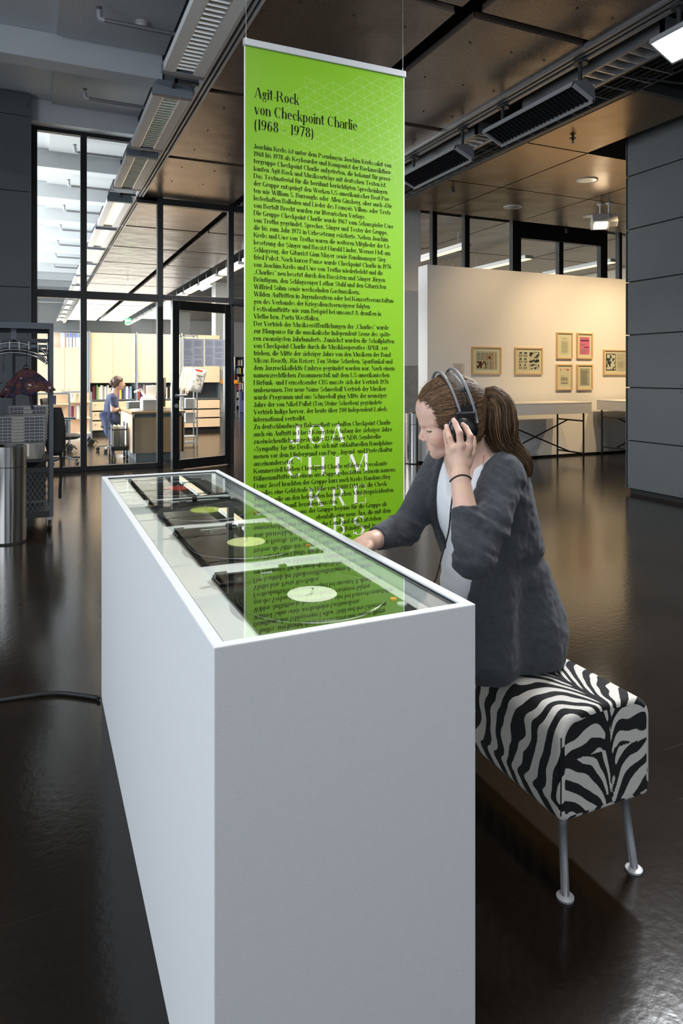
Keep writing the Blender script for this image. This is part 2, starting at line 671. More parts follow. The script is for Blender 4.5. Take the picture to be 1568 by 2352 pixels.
# --- edge rails on both sides of the metal ceiling
rl = tag(empty('trim_2', (1.30, 0, CEIL), kind='structure'))
for i, (x0, x1, z0, z1, mt) in enumerate(((1.285, 1.305, -0.03, 0.02, 'alu_matt'), (1.312, 1.325, -0.015, 0.02, 'rail_black'), (1.328, 1.345, -0.03, 0.02, 'alu_matt'), (1.348, 1.362, -0.012, 0.02, 'rail_black'), (1.365, 1.385, -0.03, 0.02, 'alu_matt'))):
    put('rail', bx(x0, x1, -6.9, 36, CEIL + z0, CEIL + z1), mt, rl)
rr = tag(empty('trim_3', (3.9, 0, CEIL), kind='structure'))
for i, (x0, x1, z0, z1, mt) in enumerate(((3.80, 3.825, -0.03, 0.02, 'rail_grey'), (3.83, 3.85, -0.012, 0.02, 'rail_black'), (3.855, 3.875, -0.03, 0.02, 'rail_grey'), (3.88, 3.905, -0.02, 0.02, 'rail_black'), (3.91, 3.945, -0.035, 0.02, 'rail_grey'))):
    put('rail', bx(x0, x1, -6.9, GLASS_Y - 0.1, CEIL + z0, CEIL + z1), mt, rr)

# --- metal ceiling on the right: square panels, the near part left open
cr = tag(empty('ceiling_right', (6, 6, CEIL), kind='structure'))
xs = [4.75, 5.68, 7.20, 8.76, 10.3, 11.8, 13.3]
ys = [4.38, 5.87, 7.42, 8.95]
for i in range(6):
    for j in range(3):
        if j == 0 and i >= 1:
            continue
        m = MB().box(xs[i] + 0.012, xs[i + 1] - 0.012, ys[j] + 0.012, ys[j + 1] - 0.012, CEIL, CEIL + 0.015)
        put('ceiling_panel', m, 'metal_ceiling_gold', cr)
put('edge_profile', bx(4.70, 4.755, 4.36, 8.95, CEIL - 0.03, CEIL + 0.06), 'dark_paint', cr)
put('edge_profile', bx(4.755, 5.70, 4.33, 4.385, CEIL - 0.02, CEIL + 0.06), 'dark_paint', cr)
put('joint_cover', MB().box(4.75, 13.3, 5.865, 5.875, CEIL + 0.016, CEIL + 0.03).box(4.75, 13.3, 7.415, 7.425, CEIL + 0.016, CEIL + 0.03), 'black_matt', cr)
put('void_cover', bx(3.95, 14.5, -6.9, 9.2, CEIL + 0.62, CEIL + 0.64), 'black_matt', cr)

# --- grey clad wall on the right, panel by panel
wr = tag(put('wall_right', bx(6.03, 13.5, 1.2, 5.60, 0.04, CEIL + 0.6), 'panel_joint'), kind='structure')
zj = [0.05, 0.58, 1.165, 1.745, 2.33, 2.91, 3.50, 4.10, 4.40]
for i in range(8):
    for (y0, y1) in ((4.22, 5.62), (2.80, 4.21), (1.38, 2.79)):
        z1 = zj[i + 1] - 0.006
        p = put('wall_panel', bx(6.00, 6.03, y0, y1, zj[i] + 0.006, z1), 'grey_panel', wr, bevel=0.003)
        b_ = MB()
        for yy in (y0 + 0.055, (y0 + y1) / 2 + 0.0, y1 - 0.03):
            for zz in (zj[i] + 0.035, z1 - 0.03):
                b_.lathe([(0.006, 0.0), (0.006, 0.004)], (6.00, yy, zz), 8, axis=(-1, 0, 0))
        put('bolt_heads', b_, 'dark_paint', p)
    put('wall_panel', bx(6.00, 7.2, 5.60, 5.63, zj[i] + 0.006, zj[i + 1] - 0.006), 'grey_panel', wr, bevel=0.003)
tag(put('baseboard_right', bx(6.02, 13.5, 1.25, 5.58, 0.0, 0.045), 'panel_joint'), kind='structure')

# --- grey clad block on the left in front of the glass wall
wl = tag(put('wall_back_left', bx(-5.9, -0.05, 9.47, 10.1, 0.0, SLAB - 0.02), 'panel_joint'), kind='structure')
for (x0, x1) in ((-1.5, -0.03), (-3.0, -1.51), (-4.5, -3.01)):
    for (z0, z1) in ((0.02, 1.2), (1.207, 2.4), (2.407, 3.6), (3.607, 4.55), (4.557, SLAB - 0.02)):
        p = put('wall_panel', bx(x0, x1, 9.44, 9.47, z0, z1), 'grey_panel', wl, bevel=0.003)
        b_ = MB()
        for xx in (x0 + 0.05, x1 - 0.04):
            for zz in (z0 + 0.12, (z0 + z1) / 2, z1 - 0.12):
                b_.lathe([(0.007, 0), (0.007, 0.004)], (xx, 9.44, zz), 8, axis=(0, -1, 0))
        put('bolt_heads', b_, 'dark_paint', p)

# --- window wall on the left, out of the picture: lets the daylight in
wf = tag(put('wall_left', MB().box(-4.0, -3.85, -7, 36.5, 0, 0.5).box(-4.0, -3.85, -7, 36.5, 4.45, SLAB), 'concrete_white'), kind='structure')
for k in range(18):
    y0 = -6.9 + 2.4 * k
    put('window_post', bx(-3.98, -3.88, y0, y0 + 0.08, 0.5, 4.45), 'dark_paint', wf)
wb = tag(put('wall_front', MB().box(-4.0, 15, -7.0, -6.85, 0, 0.3).box(-4.0, 15, -7.0, -6.85, 4.0, SLAB).box(8.5, 15, -7, -6.85, 0.3, 4.0), 'concrete_white'), kind='structure')
for k in range(7):
    put('window_post', bx(-3.9 + 2.0 * k, -3.82 + 2.0 * k, -6.97, -6.88, 0.3, 4.0), 'dark_paint', wb)
tag(put('wall_far_right', bx(14.5, 14.7, -7, 37, 0, SLAB), 'beige_wall'), kind='structure')

# --- glass wall to the library: posts, transoms, panes
def window(name, x0, x1, z0, z1, kind='structure'):
    w = empty(name, (x0, GLASS_Y, z0), kind=kind)
    return w

POSTS = [(0.0, 4.57), (0.61, 4.57), (1.62, CEIL), (2.64, CEIL)]
w1 = tag(empty('window_1', (0, GLASS_Y, 0), kind='structure'))
for (x, zt) in POSTS:
    put('post', bx(x - 0.04, x + 0.04, GLASS_Y - 0.05, GLASS_Y + 0.05, 0, zt), 'black_steel', w1, bevel=0.003)
put('post', bx(1.30, 1.38, GLASS_Y - 0.05, GLASS_Y + 0.05, CEIL - 0.03, 4.57), 'black_steel', w1)
for (x0, x1, z0, z1) in ((-0.04, 1.38, 4.52, 4.60), (-0.04, 1.58, 2.33, 2.43), (-0.04, 1.58, 0.0, 0.07), (1.30, 5.3, CEIL - 0.10, CEIL - 0.01), (1.66, 5.3, 2.36, 2.43), (1.34, 1.60, CEIL - 0.06, CEIL)):
    put('transom', bx(x0, x1, GLASS_Y - 0.045, GLASS_Y + 0.045, z0, z1), 'black_steel', w1, bevel=0.003)
for (x0, x1, z0, z1) in ((0.04, 0.57, 0.07, 2.33), (0.04, 0.57, 2.43, 4.52), (0.65, 1.58, 0.07, 2.33), (0.65, 1.31, 2.43, 4.52), (1.31, 1.58, 2.43, CEIL - 0.02), (1.66, 2.60, 2.43, CEIL - 0.10), (2.68, 3.60, 2.43, CEIL - 0.10)):
    put('pane', bx(x0, x1, GLASS_Y - 0.004, GLASS_Y + 0.004, z0, z1), 'pane_glass', w1)
# door jamb light strip beside the post, narrow fixed pane
put('pane', bx(1.66, 1.70, GLASS_Y - 0.004, GLASS_Y + 0.004, 0.02, 2.36), 'pane_glass', w1)

# door leaf standing ajar towards the hall
hx, hy = 2.60, 9.74
ex, ey = 1.706, 9.41
dv = Vector((ex - hx, ey - hy, 0))
DL = dv.length
door = tag(empty('door_1', (hx, hy, 0), kind='structure', rz=math.atan2(dv.y, dv.x)))
def dput(name, m, mat, par=None, **k):
    return put(name, m, mat, par or door, local=True, **k)
dput('frame', MB().box(0, 0.10, -0.03, 0.03, 0.012, 2.32).box(DL - 0.10, DL, -0.03, 0.03, 0.012, 2.32).box(0.1, DL - 0.1, -0.03, 0.03, 0.012, 0.14).box(0.1, DL - 0.1, -0.03, 0.03, 2.19, 2.32), 'black_steel', bevel=0.004)
dput('pane', bx(0.1, DL - 0.1, -0.004, 0.004, 0.14, 2.19), 'pane_glass')
hd = MB()
hd.lathe([(0.028, 0), (0.028, 0.012)], (DL - 0.05, 0.03, 1.02), 16, axis=(0, 1, 0))
hd.tube([(DL - 0.05, 0.03, 1.02), (DL - 0.05, 0.085, 1.02)], 0.009, 8)
hd.tube([(DL - 0.05, 0.085, 1.02), (DL - 0.19, 0.085, 1.02)], 0.011, 8)
dput('handle', hd, 'alu')
kk = MB().lathe([(0.028, 0), (0.028, 0.012)], (DL - 0.05, 0.03, 0.88), 16, axis=(0, 1, 0)).box(DL - 0.002, DL + 0.004, -0.012, 0.012, 0.80, 1.20)
dput('lock', kk, 'alu_matt')
hg = MB()
for zz in (0.25, 0.8, 1.3, 1.75, 2.1):
    hg.tube([(0.0, 0.035, zz), (0.0, 0.035, zz + 0.07)], 0.01, 8)
dput('hinge', hg, 'black_steel')
# door closer of the second leaf, which stands open behind the banner
cl = tag(empty('door_2', (2.68, GLASS_Y, 0), kind='structure'))
put('closer_arm', MB().bar((2.66, GLASS_Y - 0.09, 2.335), (3.4, GLASS_Y - 0.3, 2.335), 0.03, 0.02).box(2.66, 3.0, GLASS_Y - 0.07, GLASS_Y - 0.04, 2.31, 2.35), 'dark_paint', cl)
put('leaf_frame', MB().box(3.56, 3.62, GLASS_Y - 1.0, GLASS_Y - 0.05, 0.01, 0.12).box(3.56, 3.62, GLASS_Y - 1.0, GLASS_Y - 0.05, 2.2, 2.32).box(3.56, 3.62, GLASS_Y - 1.0, GLASS_Y - 0.9, 0.12, 2.2).box(3.56, 3.62, GLASS_Y - 0.15, GLASS_Y - 0.05, 0.12, 2.2), 'black_steel', cl)
put('pane', bx(3.586, 3.594, GLASS_Y - 0.9, GLASS_Y - 0.15, 0.12, 2.2), 'pane_glass', cl)

# glass wall behind the white partition on the right
w2 = tag(empty('window_2', (6.1, GLASS_Y, 0), kind='structure'))
for (x, w_) in ((6.13, 0.045), (6.78, 0.05), (7.80, 0.055), (7.90, 0.03), (8.85, 0.05), (9.86, 0.05), (9.95, 0.03), (10.32, 0.035), (11.4, 0.05)):
    put('post', bx(x - w_, x + w_, GLASS_Y - 0.05, GLASS_Y + 0.05, 0, SLAB), 'black_steel', w2)
for (x0, x1) in ((6.18, 6.73), (6.83, 7.74), (7.93, 8.80), (8.90, 9.81), (9.98, 10.28), (10.36, 11.35)):
    put('pane', bx(x0, x1, GLASS_Y - 0.004, GLASS_Y + 0.004, 0.05, 3.74 if 7.9 < x0 < 9.8 else SLAB), 'pane_glass', w2)
put('header_panel', bx(7.80, 9.95, GLASS_Y - 0.06, GLASS_Y + 0.06, 3.74, SLAB), 'black_steel', w2)
put('transom', bx(6.13, 11.4, GLASS_Y - 0.045, GLASS_Y + 0.045, 0, 0.06), 'black_steel', w2)

# --- concrete column beside the partition: raw below, painted above
cc = tag(put('wall_column', bx(4.95, 5.62, 9.40, 9.80, 1.44, SLAB), 'column_paint', bevel=0.01), kind='structure')
put('raw_concrete', bx(4.952, 5.618, 9.402, 9.80, 0.0, 1.44), 'concrete_raw', cc, bevel=0.01)
tag(put('trim_4', bx(5.68, 5.80, 9.78, 9.88, 0, SLAB), 'beige_wall'), kind='structure')

# --- white partition carrying the pictures
tag(put('wall_partition', bx(5.19, 11.6, 8.50, 8.76, 0.03, 2.90), 'white_paint', bevel=0.004), kind='structure')
tag(put('baseboard_partition', bx(5.21, 11.6, 8.515, 8.745, 0.0, 0.031), 'panel_joint'), kind='structure')

# --- library shell
tag(put('wall_library_back', bx(-4, 14.6, 36.0, 36.2, 0, SLAB), 'white_paint'), kind='structure')
cl_ = tag(empty('ceiling_library_right', (4, 20, CEIL), kind='structure'))
for k in range(0, 9):
    for (x0, x1) in ((4.95, 7.9), (7.95, 10.9), (10.95, 14.0)):
        put('ceiling_panel', bx(x0, x1, 10.2 + 2.9 * k, 13.05 + 2.9 * k, CEIL + 0.3, CEIL + 0.32), 'metal_ceiling', cl_)
# columns inside the library
for i, (x, y) in enumerate(((5.03, 20.5), (5.9, 31.0))):
    cc = tag(put('wall_column', bx(x, x + 0.55, y, y + 0.5, 1.42, SLAB), 'column_paint', bevel=0.01), kind='structure')
    put('raw_concrete', bx(x + .002, x + .548, y + .002, y + .498, 0, 1.42), 'concrete_raw', cc)
# ================================================================== SHOWCASE WITH TURNTABLES
CX0, CX1, CY0, CY1, CH = 0.250, 0.731, 1.030, 2.930, 0.9016
RIM = 0.020
case = tag(empty('display_case', (0.49, 1.98, 0), label='long white waist-high display case with a glass lid over four record players', cat='display case'))
m = MB()
_q = []
for z in (0.0, CH):
    for e in (0.0, RIM):
        _q += [(CX0 + e, CY0 + e, z), (CX1 - e, CY0 + e, z), (CX1 - e, CY1 - e, z), (CX0 + e, CY1 - e, z)]
_f = []
for k in range(4):
    n_ = (k + 1) % 4
    _f += [(k, n_, 8 + n_, 8 + k), (4 + n_, 4 + k, 12 + k, 12 + n_), (8 + k, 8 + n_, 12 + n_, 12 + k), (n_, k, 4 + k, 4 + n_)]
m.add(_q, _f)
put('side_walls', m, 'case_white', case, bevel=0.0022)
pbr('case_inside', (0.90, 0.90, 0.88), 0.6)
put('inner_floor', bx(CX0 + RIM, CX1 - RIM, CY0 + RIM, CY1 - RIM, 0.845, 0.8625), 'case_inside', case)
gs = MB()
t_ = 0.003
x0, x1, y0, y1 = CX0 + RIM, CX1 - RIM, CY0 + RIM, CY1 - RIM
for a in ((x0, x0 + t_, y0, y1), (x1 - t_, x1, y0, y1), (x0 + t_, x1 - t_, y0, y0 + t_), (x0 + t_, x1 - t_, y1 - t_, y1)):
    gs.box(*a, CH - 0.014, CH - 0.005)
put('gasket', gs, 'black_matt', case)
put('glass_lid', bx(x0 + t_, x1 - t_, y0 + t_, y1 - t_, CH - 0.0082, CH - 0.0066), 'case_glass', case)

pbr('deck_brown', (0.014, 0.011, 0.010), 0.30, 0, var=0.1, vscale=60)
pbr('vinyl', (0.010, 0.009, 0.009), 0.18, 0, spec=0.6)
pbr('platter_alu', (0.45, 0.45, 0.44), 0.3, 0.9)
pbr('label_cream', (0.80, 0.80, 0.66), 0.6)
pbr('label_yellow', (0.78, 0.78, 0.36), 0.6)
pbr('label_lime', (0.58, 0.66, 0.10), 0.6)
pbr('label_red', (0.62, 0.06, 0.035), 0.6)
pbr('orange_dot', (0.9, 0.22, 0.04), 0.5)


def vinyl_mat():
    m = bpy.data.materials.new('vinyl_grooves')
    m.use_nodes = True
    nt = m.node_tree
    b = nt.nodes['Principled BSDF']
    b.inputs['Base Color'].default_value = (0.008, 0.007, 0.0065, 1)
    b.inputs['Roughness'].default_value = 0.22
    tc = nt.nodes.new('ShaderNodeTexCoord')
    wv = nt.nodes.new('ShaderNodeTexWave')
    wv.wave_type = 'RINGS'
    wv.rings_direction = 'Z'
    wv.inputs['Scale'].default_value = 160
    nt.links.new(tc.outputs['Object'], wv.inputs['Vector'])
    bp = nt.nodes.new('ShaderNodeBump')
    bp.inputs['Strength'].default_value = 0.08
    bp.inputs['Distance'].default_value = 0.002
    nt.links.new(wv.outputs['Fac'], bp.inputs['Height'])
    nt.links.new(bp.outputs['Normal'], b.inputs['Normal'])
    MATS['vinyl_grooves'] = m


vinyl_mat()
DECK_Z = 0.8625


def turntable(yc, label_mat, label, rec_label):
    X, Z = 0.511, DECK_Z
    t = tag(empty('turntable', (X, yc, Z), label=label, cat='record player', group='record players in the display case'))
    put('plinth', bx(X - 0.153, X + 0.163, yc - 0.140, yc + 0.222, Z, Z + 0.0045), 'deck_brown', t, bevel=0.004)
    put('platter', MB().lathe([(0.142, 0.0), (0.146, 0.002), (0.146, 0.005), (0.140, 0.006)], (X, yc, Z + 0.0047), 64), 'platter_alu', t, autos=40)
    # tonearm at the far side, pivot at the back corner
    px, py = X - 0.105, yc + 0.180
    put('arm_base', MB().lathe([(0.036, 0), (0.036, 0.004), (0.028, 0.006), (0.022, 0.011), (0.016, 0.012)], (px, py, Z + 0.0047), 24), 'black_plastic', t, autos=40)
    arm = put('tonearm', MB().tube([(px - 0.033, py + 0.002, Z + 0.0190), (px, py, Z + 0.0190), (X + 0.06, yc + 0.176, Z + 0.0185), (X + 0.09, yc + 0.170, Z + 0.0180)], 0.0034, 8).lathe([(0.0075, -0.016), (0.0075, 0.010)], (px - 0.033, py + 0.002, Z + 0.0190), 16, axis=(1, 0, 0)), 'black_plastic', t, smooth=False)
    put('headshell', MB().obox((X + 0.105, yc + 0.165, Z + 0.0180), (1, -0.35, 0), (0.35, 1, 0), (0, 0, 1), 0.020, 0.008, 0.003).box(X + 0.098, X + 0.110, yc + 0.160, yc + 0.170, Z + 0.0140, Z + 0.0170), 'black_plastic', arm)
    put('arm_rest', MB().box(X - 0.004, X + 0.012, yc + 0.184, yc + 0.196, Z + 0.0047, Z + 0.0235), 'black_plastic', t)
    put('cue_lever', MB().tube([(px + 0.052, py - 0.012, Z + 0.0047), (px + 0.052, py - 0.012, Z + 0.0155), (px + 0.075, py - 0.018, Z + 0.0175)], 0.003, 8), 'alu_matt', t)
    put('rear_housing', bx(X - 0.151, X - 0.100, yc + 0.150, yc + 0.220, Z + 0.0047, Z + 0.0115), 'deck_brown', t, bevel=0.003)
    put('start_button', MB().lathe([(0.010, 0), (0.010, 0.004)], (X + 0.145, yc - 0.110, Z + 0.0047), 16), 'alu_matt', t)
    put('speed_button', MB().lathe([(0.007, 0), (0.007, 0.003)], (X + 0.145, yc - 0.075, Z + 0.0047), 12), 'orange_dot', t)
    put('pitch_slider', bx(X + 0.130, X + 0.150, yc + 0.10, yc + 0.20, Z + 0.0047, Z + 0.0065), 'black_matt', t)
    # the record: a thing of its own lying on the platter
    Zr = Z + 0.0109
    r = tag(empty('vinyl_record', (X, yc, Zr), label=rec_label, cat='record', group='records on the players'))
    put('disc', MB().lathe([(0.1500, 0.0), (0.1505, 0.0012), (0.1495, 0.0024), (0.146, 0.0026), (0.054, 0.0026), (0.050, 0.0022), (0.0042, 0.0022)], (X, yc, Zr), 96), 'vinyl_grooves', r, autos=60)
    put('paper_label', MB().lathe([(0.050, 0.0023), (0.050, 0.0030), (0.0043, 0.0030)], (X, yc, Zr), 48), label_mat, r)
    put('spindle', MB().lathe([(0.0036, -0.006), (0.0036, 0.012), (0.0025, 0.0145)], (X, yc, Zr), 12), 'chrome', t)
    return t


DN = ['nearest of the four record players', 'second record player from the near end of the case', 'third record player from the near end of the case', 'farthest of the four record players']
RN = ['black record with a pale cream label', 'black record with a pale yellow label', 'black record with a lime green label', 'black record with a red label']
for i, (yc, lm) in enumerate(((1.279, 'label_cream'), (1.747, 'label_yellow'), (2.213, 'label_lime'), (2.680, 'label_red'))):
    turntable(yc, lm, 'dark brown ' + DN[i] if i in (1, 2) else DN[i] + ', dark brown', RN[i])

# cable running out from under the case across the floor on the left
cab = MB()
pts = []
for i in range(25):
    t = i / 24
    px = 236 - 262 * t
    py = 1604 - 14 * math.sin(min(1, t * 1.6) * math.pi * 0.62) + 38 * max(0, t - 0.38) ** 1.25
    p = on_z(px, py, 0.010)
    pts.append((min(p.x, CX0 - 0.012) if i == 0 else p.x, p.y, 0.009))
cab.tube(pts, 0.0085, 8)
tag(put('power_cable', cab, 'rubber', origin=pts[0], smooth=True), 'thick black cable leaving the white case along the dark floor', 'cable')

# ================================================================== BANNER
BY = 3.57
BX0, BX1 = 1.0386, 2.013
BZ1 = on_y(563, 103, BY).z
BZ0 = 0.345


def banner_mat():
    m = bpy.data.materials.new('banner_green')
    m.use_nodes = True
    nt = m.node_tree
    b = nt.nodes['Principled BSDF']
    b.inputs['Roughness'].default_value = 0.42
    b.inputs['Specular IOR Level'].default_value = 0.5
    tc = nt.nodes.new('ShaderNodeTexCoord')
    nz = nt.nodes.new('ShaderNodeTexNoise')
    nz.inputs['Scale'].default_value = 3
    nt.links.new(tc.outputs['Object'], nz.inputs['Vector'])
    mix = nt.nodes.new('ShaderNodeMix')
    mix.data_type = 'RGBA'
    mix.inputs['A'].default_value = (0.168, 0.385, 0.005, 1)
    mix.inputs['B'].default_value = (0.180, 0.405, 0.006, 1)
    nt.links.new(nz.outputs['Fac'], mix.inputs['Factor'])
    nt.links.new(mix.outputs['Result'], b.inputs['Base Color'])
    bp = nt.nodes.new('ShaderNodeBump')
    bp.inputs['Strength'].default_value = 0.06
    bp.inputs['Distance'].default_value = 0.02
    n2 = nt.nodes.new('ShaderNodeTexNoise')
    n2.inputs['Scale'].default_value = 2.2
    n2.inputs['Detail'].default_value = 1
    nt.links.new(tc.outputs['Object'], n2.inputs['Vector'])
    nt.links.new(n2.outputs['Fac'], bp.inputs['Height'])
    nt.links.new(bp.outputs['Normal'], b.inputs['Normal'])
    MATS['banner_green'] = m


banner_mat()
pbr('print_black', (0.010, 0.011, 0.006), 0.8, spec=0.1)
pbr('print_white', (0.80, 0.80, 0.78), 0.5)
pbr('print_line', (0.36, 0.52, 0.16), 0.5)
pbr('banner_back', (0.75, 0.76, 0.74), 0.6)

# --- a bold condensed display alphabet with thick stems and hairlines, drawn from strokes
XH, CAPH, ASC, DSC = 0.475, 0.70, 0.74, -0.22


def make_font(S, t, wd):
    """S stem, t hairline, wd width factor; returns {char: (advance, [polygons])}"""
    G = {}

    def rect(x0, y0, x1, y1):
        return [[(x0, y0), (x1, y0), (x1, y1), (x0, y1)]]

    def ring(cx, cy, rx, ry, a0, a1, s=None, hh=None, n=None):
        s = S if s is None else s
        hh = t if hh is None else hh
        n = n or max(4, int(abs(a1 - a0) / 24))
        out = []
        P = []
        for i in range(n + 1):
            a = math.radians(a0 + (a1 - a0) * i / n)
            c, q = math.cos(a), math.sin(a)
            P.append(((cx + rx * c, cy + ry * q), (cx + max(rx - s, 0.005) * c, cy + max(ry - hh, 0.005) * q)))
        for i in range(n):
            out.append([P[i][0], P[i + 1][0], P[i + 1][1], P[i][1]])
        return out

    def stem(x, y0, y1, top=0, bot=0, s=None):
        s = S if s is None else s
        o = rect(x, y0, x + s, y1)
        e = 0.42 * S
        if bot == 1: o += rect(x - e, y0, x + s + e, y0 + t)
        if top == 1: o += rect(x - e, y1 - t, x + s + e, y1)
        if top == 2: o += [[(x - e, y1 - t * 1.8), (x, y1 - t * 2.2), (x, y1)]]
        return o

    def diag(x0, y0, x1, y1, s):
        return [[(x0, y0), (x0 + s, y0), (x1 + s, y1), (x1, y1)]]

    def dot(cx, cy, r):
        return [[(cx + r * math.cos(2 * math.pi * i / 8), cy + r * math.sin(2 * math.pi * i / 8)) for i in range(8)]]
    w = 0.34 * wd           # lowercase body width
    W_ = 0.52 * wd          # capital body width
    H = t
    r2 = w / 2
    o = XH / 2
    full = lambda cx, cy, rx, ry: ring(cx, cy, rx, ry, 0, 360, n=14)

    def put_(ch, adv, polys, lsb=0.03):
        G[ch] = (adv + 2 * lsb, [[(x + lsb, y) for x, y in p] for p in polys])
    # ---- lowercase
    put_('a', w * 0.98, ring(w * .36, XH * .31, w * .40, XH * .32, 60, 300) + stem(w - S, 0, XH * .72, 0, 0) + ring(w * .52, XH * .70, w * .48, XH * .30, 0, 165) + dot(w * .13, XH * .74, S * .42) + rect(w - S, 0, w + S * .25, t) + rect(w * .45, XH * .55, w - S * .5, XH * .55 + t))
    put_('b', w, stem(0, 0, ASC, 2) + ring(w * .52, o, w * .48, o, -140, 140))
    put_('c', w * .86, ring(w * .48, o, w * .48, o, 50, 318) + dot(w * .72, XH * .76, S * .45))
    put_('d', w, stem(w - S, 0, ASC, 2, 0) + ring(w * .48, o, w * .48, o, 40, 320) + rect(w - S, 0, w + S * .35, t))
    put_('e', w * .92, ring(w * .48, o, w * .48, o, 0, 318) + rect(S * .7, o * 1.02, w * .93, o * 1.02 + t))
    put_('f', w * .62, stem(w * .12, 0, XH * 1.2, 0, 1) + ring(w * .12 + w * .32, XH * 1.2, w * .32, ASC - XH * 1.2 + .01, 20, 180) + dot(w * .66, ASC - .07, S * .42) + rect(-.05, XH - t * 1.4, w * .62, XH))
    put_('g', w * .95, ring(w * .42, XH * .64, w * .40, XH * .36, 0, 360, n=14) + ring(w * .44, -XH * .17, w * .44, XH * .25, 0, 360, s=S * .55, n=14) + rect(w * .2, XH * .08, w * .75, XH * .22) + dot(w * .93, XH * .92, S * .4))
    put_('h', w, stem(0, 0, ASC, 2, 1) + ring(w * .5, XH * .66, w * .5, XH * .34, 0, 165) + stem(w - S, 0, XH * .67, 0, 1))
    put_('i', S, stem(0, 0, XH, 2, 1) + dot(S / 2, XH + .15, S * .62))
    put_('j', S, stem(0, DSC * .6, XH, 2) + ring(S - w * .3, DSC * .6, w * .3, .09, 180, 360) + dot(S / 2, XH + .15, S * .62))
    put_('k', w, stem(0, 0, ASC, 2, 1) + [[(S, XH * .42), (S + .02, XH * .36), (w * .88, XH), (w * .78, XH)]] + diag(w - S * .9, 0, S + .02, XH * .55, S) + rect(w * .62, XH - t, w, XH) + rect(w * .5, 0, w + .04, t))
    put_('l', S, stem(0, 0, ASC, 2, 1))
    wm = w * 1.62
    put_('m', wm, stem(0, 0, XH, 2, 1) + ring(wm * .28, XH * .66, wm * .28, XH * .34, 0, 160) + stem(wm * .5 - S * .5, 0, XH * .68, 0, 1) + ring(wm * .5 - S * .5 + wm * .27, XH * .66, wm * .26, XH * .34, 0, 160) + stem(wm - S, 0, XH * .67, 0, 1))
    put_('n', w, stem(0, 0, XH, 2, 1) + ring(w * .5, XH * .66, w * .5, XH * .34, 0, 160) + stem(w - S, 0, XH * .67, 0, 1))
    put_('o', w * .98, full(w * .49, o, w * .49, o + .008))
    put_('p', w, stem(0, DSC, XH, 2, 1) + ring(w * .52, o, w * .48, o, -140, 140))
    put_('q', w, stem(w - S, DSC, XH, 0, 1) + ring(w * .48, o, w * .48, o, 40, 320))
    put_('r', w * .68, stem(0, 0, XH, 2, 1) + ring(w * .45, XH * .66, w * .40, XH * .34, 40, 160, s=S * .5) + dot(w * .62, XH * .84, S * .48))
    put_('s', w * .80, ring(w * .40, XH * .74, w * .36, XH * .26, 25, 270, s=S * .8) + ring(w * .40, XH * .26, w * .38, XH * .27, -155, 90, s=S * .9) + [[(w * .10, XH * .62), (w * .30, XH * .48 + .02), (w * .74, XH * .36), (w * .50, XH * .52)]])
    put_('t', w * .60, stem(w * .12, XH * .2, ASC * .90) + ring(w * .12 + w * .27, XH * .2, w * .27, XH * .2, 180, 330) + rect(-.055, XH - t * 1.5, w * .60, XH) + [[(-.03, XH - t), (w * .14, XH - t), (w * .14, XH + .11)]])
    put_('u', w, stem(0, XH * .33, XH, 2) + ring(w * .5, XH * .34, w * .5, XH * .34, 180, 340) + stem(w - S, 0, XH, 2) + rect(w - S, 0, w + S * .35, t))
    put_('v', w * .98, diag(w * .34, 0, -.005, XH, S) + [[(w * .34 + S * .3, 0), (w * .34 + S * .75, 0), (w * .98, XH), (w * .90, XH)]] + rect(-.03, XH - t, S + .03, XH) + rect(w * .74, XH - t, w * 1.06, XH))
    ww = w * 1.5
    put_('w', ww, diag(ww * .23, 0, 0, XH, S) + [[(ww * .23 + S * .4, 0), (ww * .23 + S * .75, 0), (ww * .52, XH), (ww * .48, XH)]] + diag(ww * .62, 0, ww * .40, XH, S) + [[(ww * .62 + S * .4, 0), (ww * .62 + S * .75, 0), (ww, XH), (ww * .94, XH)]] + rect(-.03, XH - t, S + .03, XH) + rect(ww * .84, XH - t, ww * 1.03, XH))
    put_('x', w * .98, diag(w - S * .9, 0, 0, XH, S) + [[(.01, 0), (.05, 0), (w * .95, XH), (w * .86, XH)]] + rect(-.03, XH - t, S + .03, XH) + rect(w * .5, 0, w * 1.05, t) + rect(-.02, 0, w * .3, t))
    put_('y', w * .98, diag(w * .34, .02, -.005, XH, S) + [[(w * .12, DSC * .8), (w * .2, DSC * .8), (w * .98, XH), (w * .90, XH)]] + rect(-.03, XH - t, S + .03, XH) + rect(w * .74, XH - t, w * 1.06, XH) + dot(w * .10, DSC * .8 + .03, S * .5))
    put_('z', w * .86, rect(.01, XH - t, w * .82, XH) + rect(0, 0, w * .86, t) + diag(0, 0, w * .82 - S * 1.15, XH, S * 1.15) + rect(.01, XH * .7, .03, XH) + rect(w * .84, 0, w * .86, XH * .3))
    # ---- capitals
    C = CAPH
    cw = W_
    put_('A', cw * .98, diag(cw - S * 1.1, 0, cw * .42, C, S * 1.1) + [[(.02, 0), (.055, 0), (cw * .50, C), (cw * .44, C)]] + rect(cw * .2, C * .28, cw * .74, C * .28 + t) + rect(-.03, 0, .11, t) + rect(cw * .62, 0, cw * 1.06, t))
    put_('B', cw * .86, stem(0, 0, C, 1, 1) + ring(cw * .42, C * .76, cw * .36, C * .24, -90, 90) + ring(cw * .42, C * .27, cw * .44, C * .27, -90, 90) + rect(S, C - t, cw * .45, C) + rect(S, 0, cw * .45, t) + rect(S, C * .52, cw * .45, C * .52 + t))
    put_('C', cw * .92, ring(cw * .48, C / 2, cw * .48, C / 2 + .008, 48, 314, s=S * 1.05, n=14) + rect(cw * .82, C * .68, cw * .85, C))
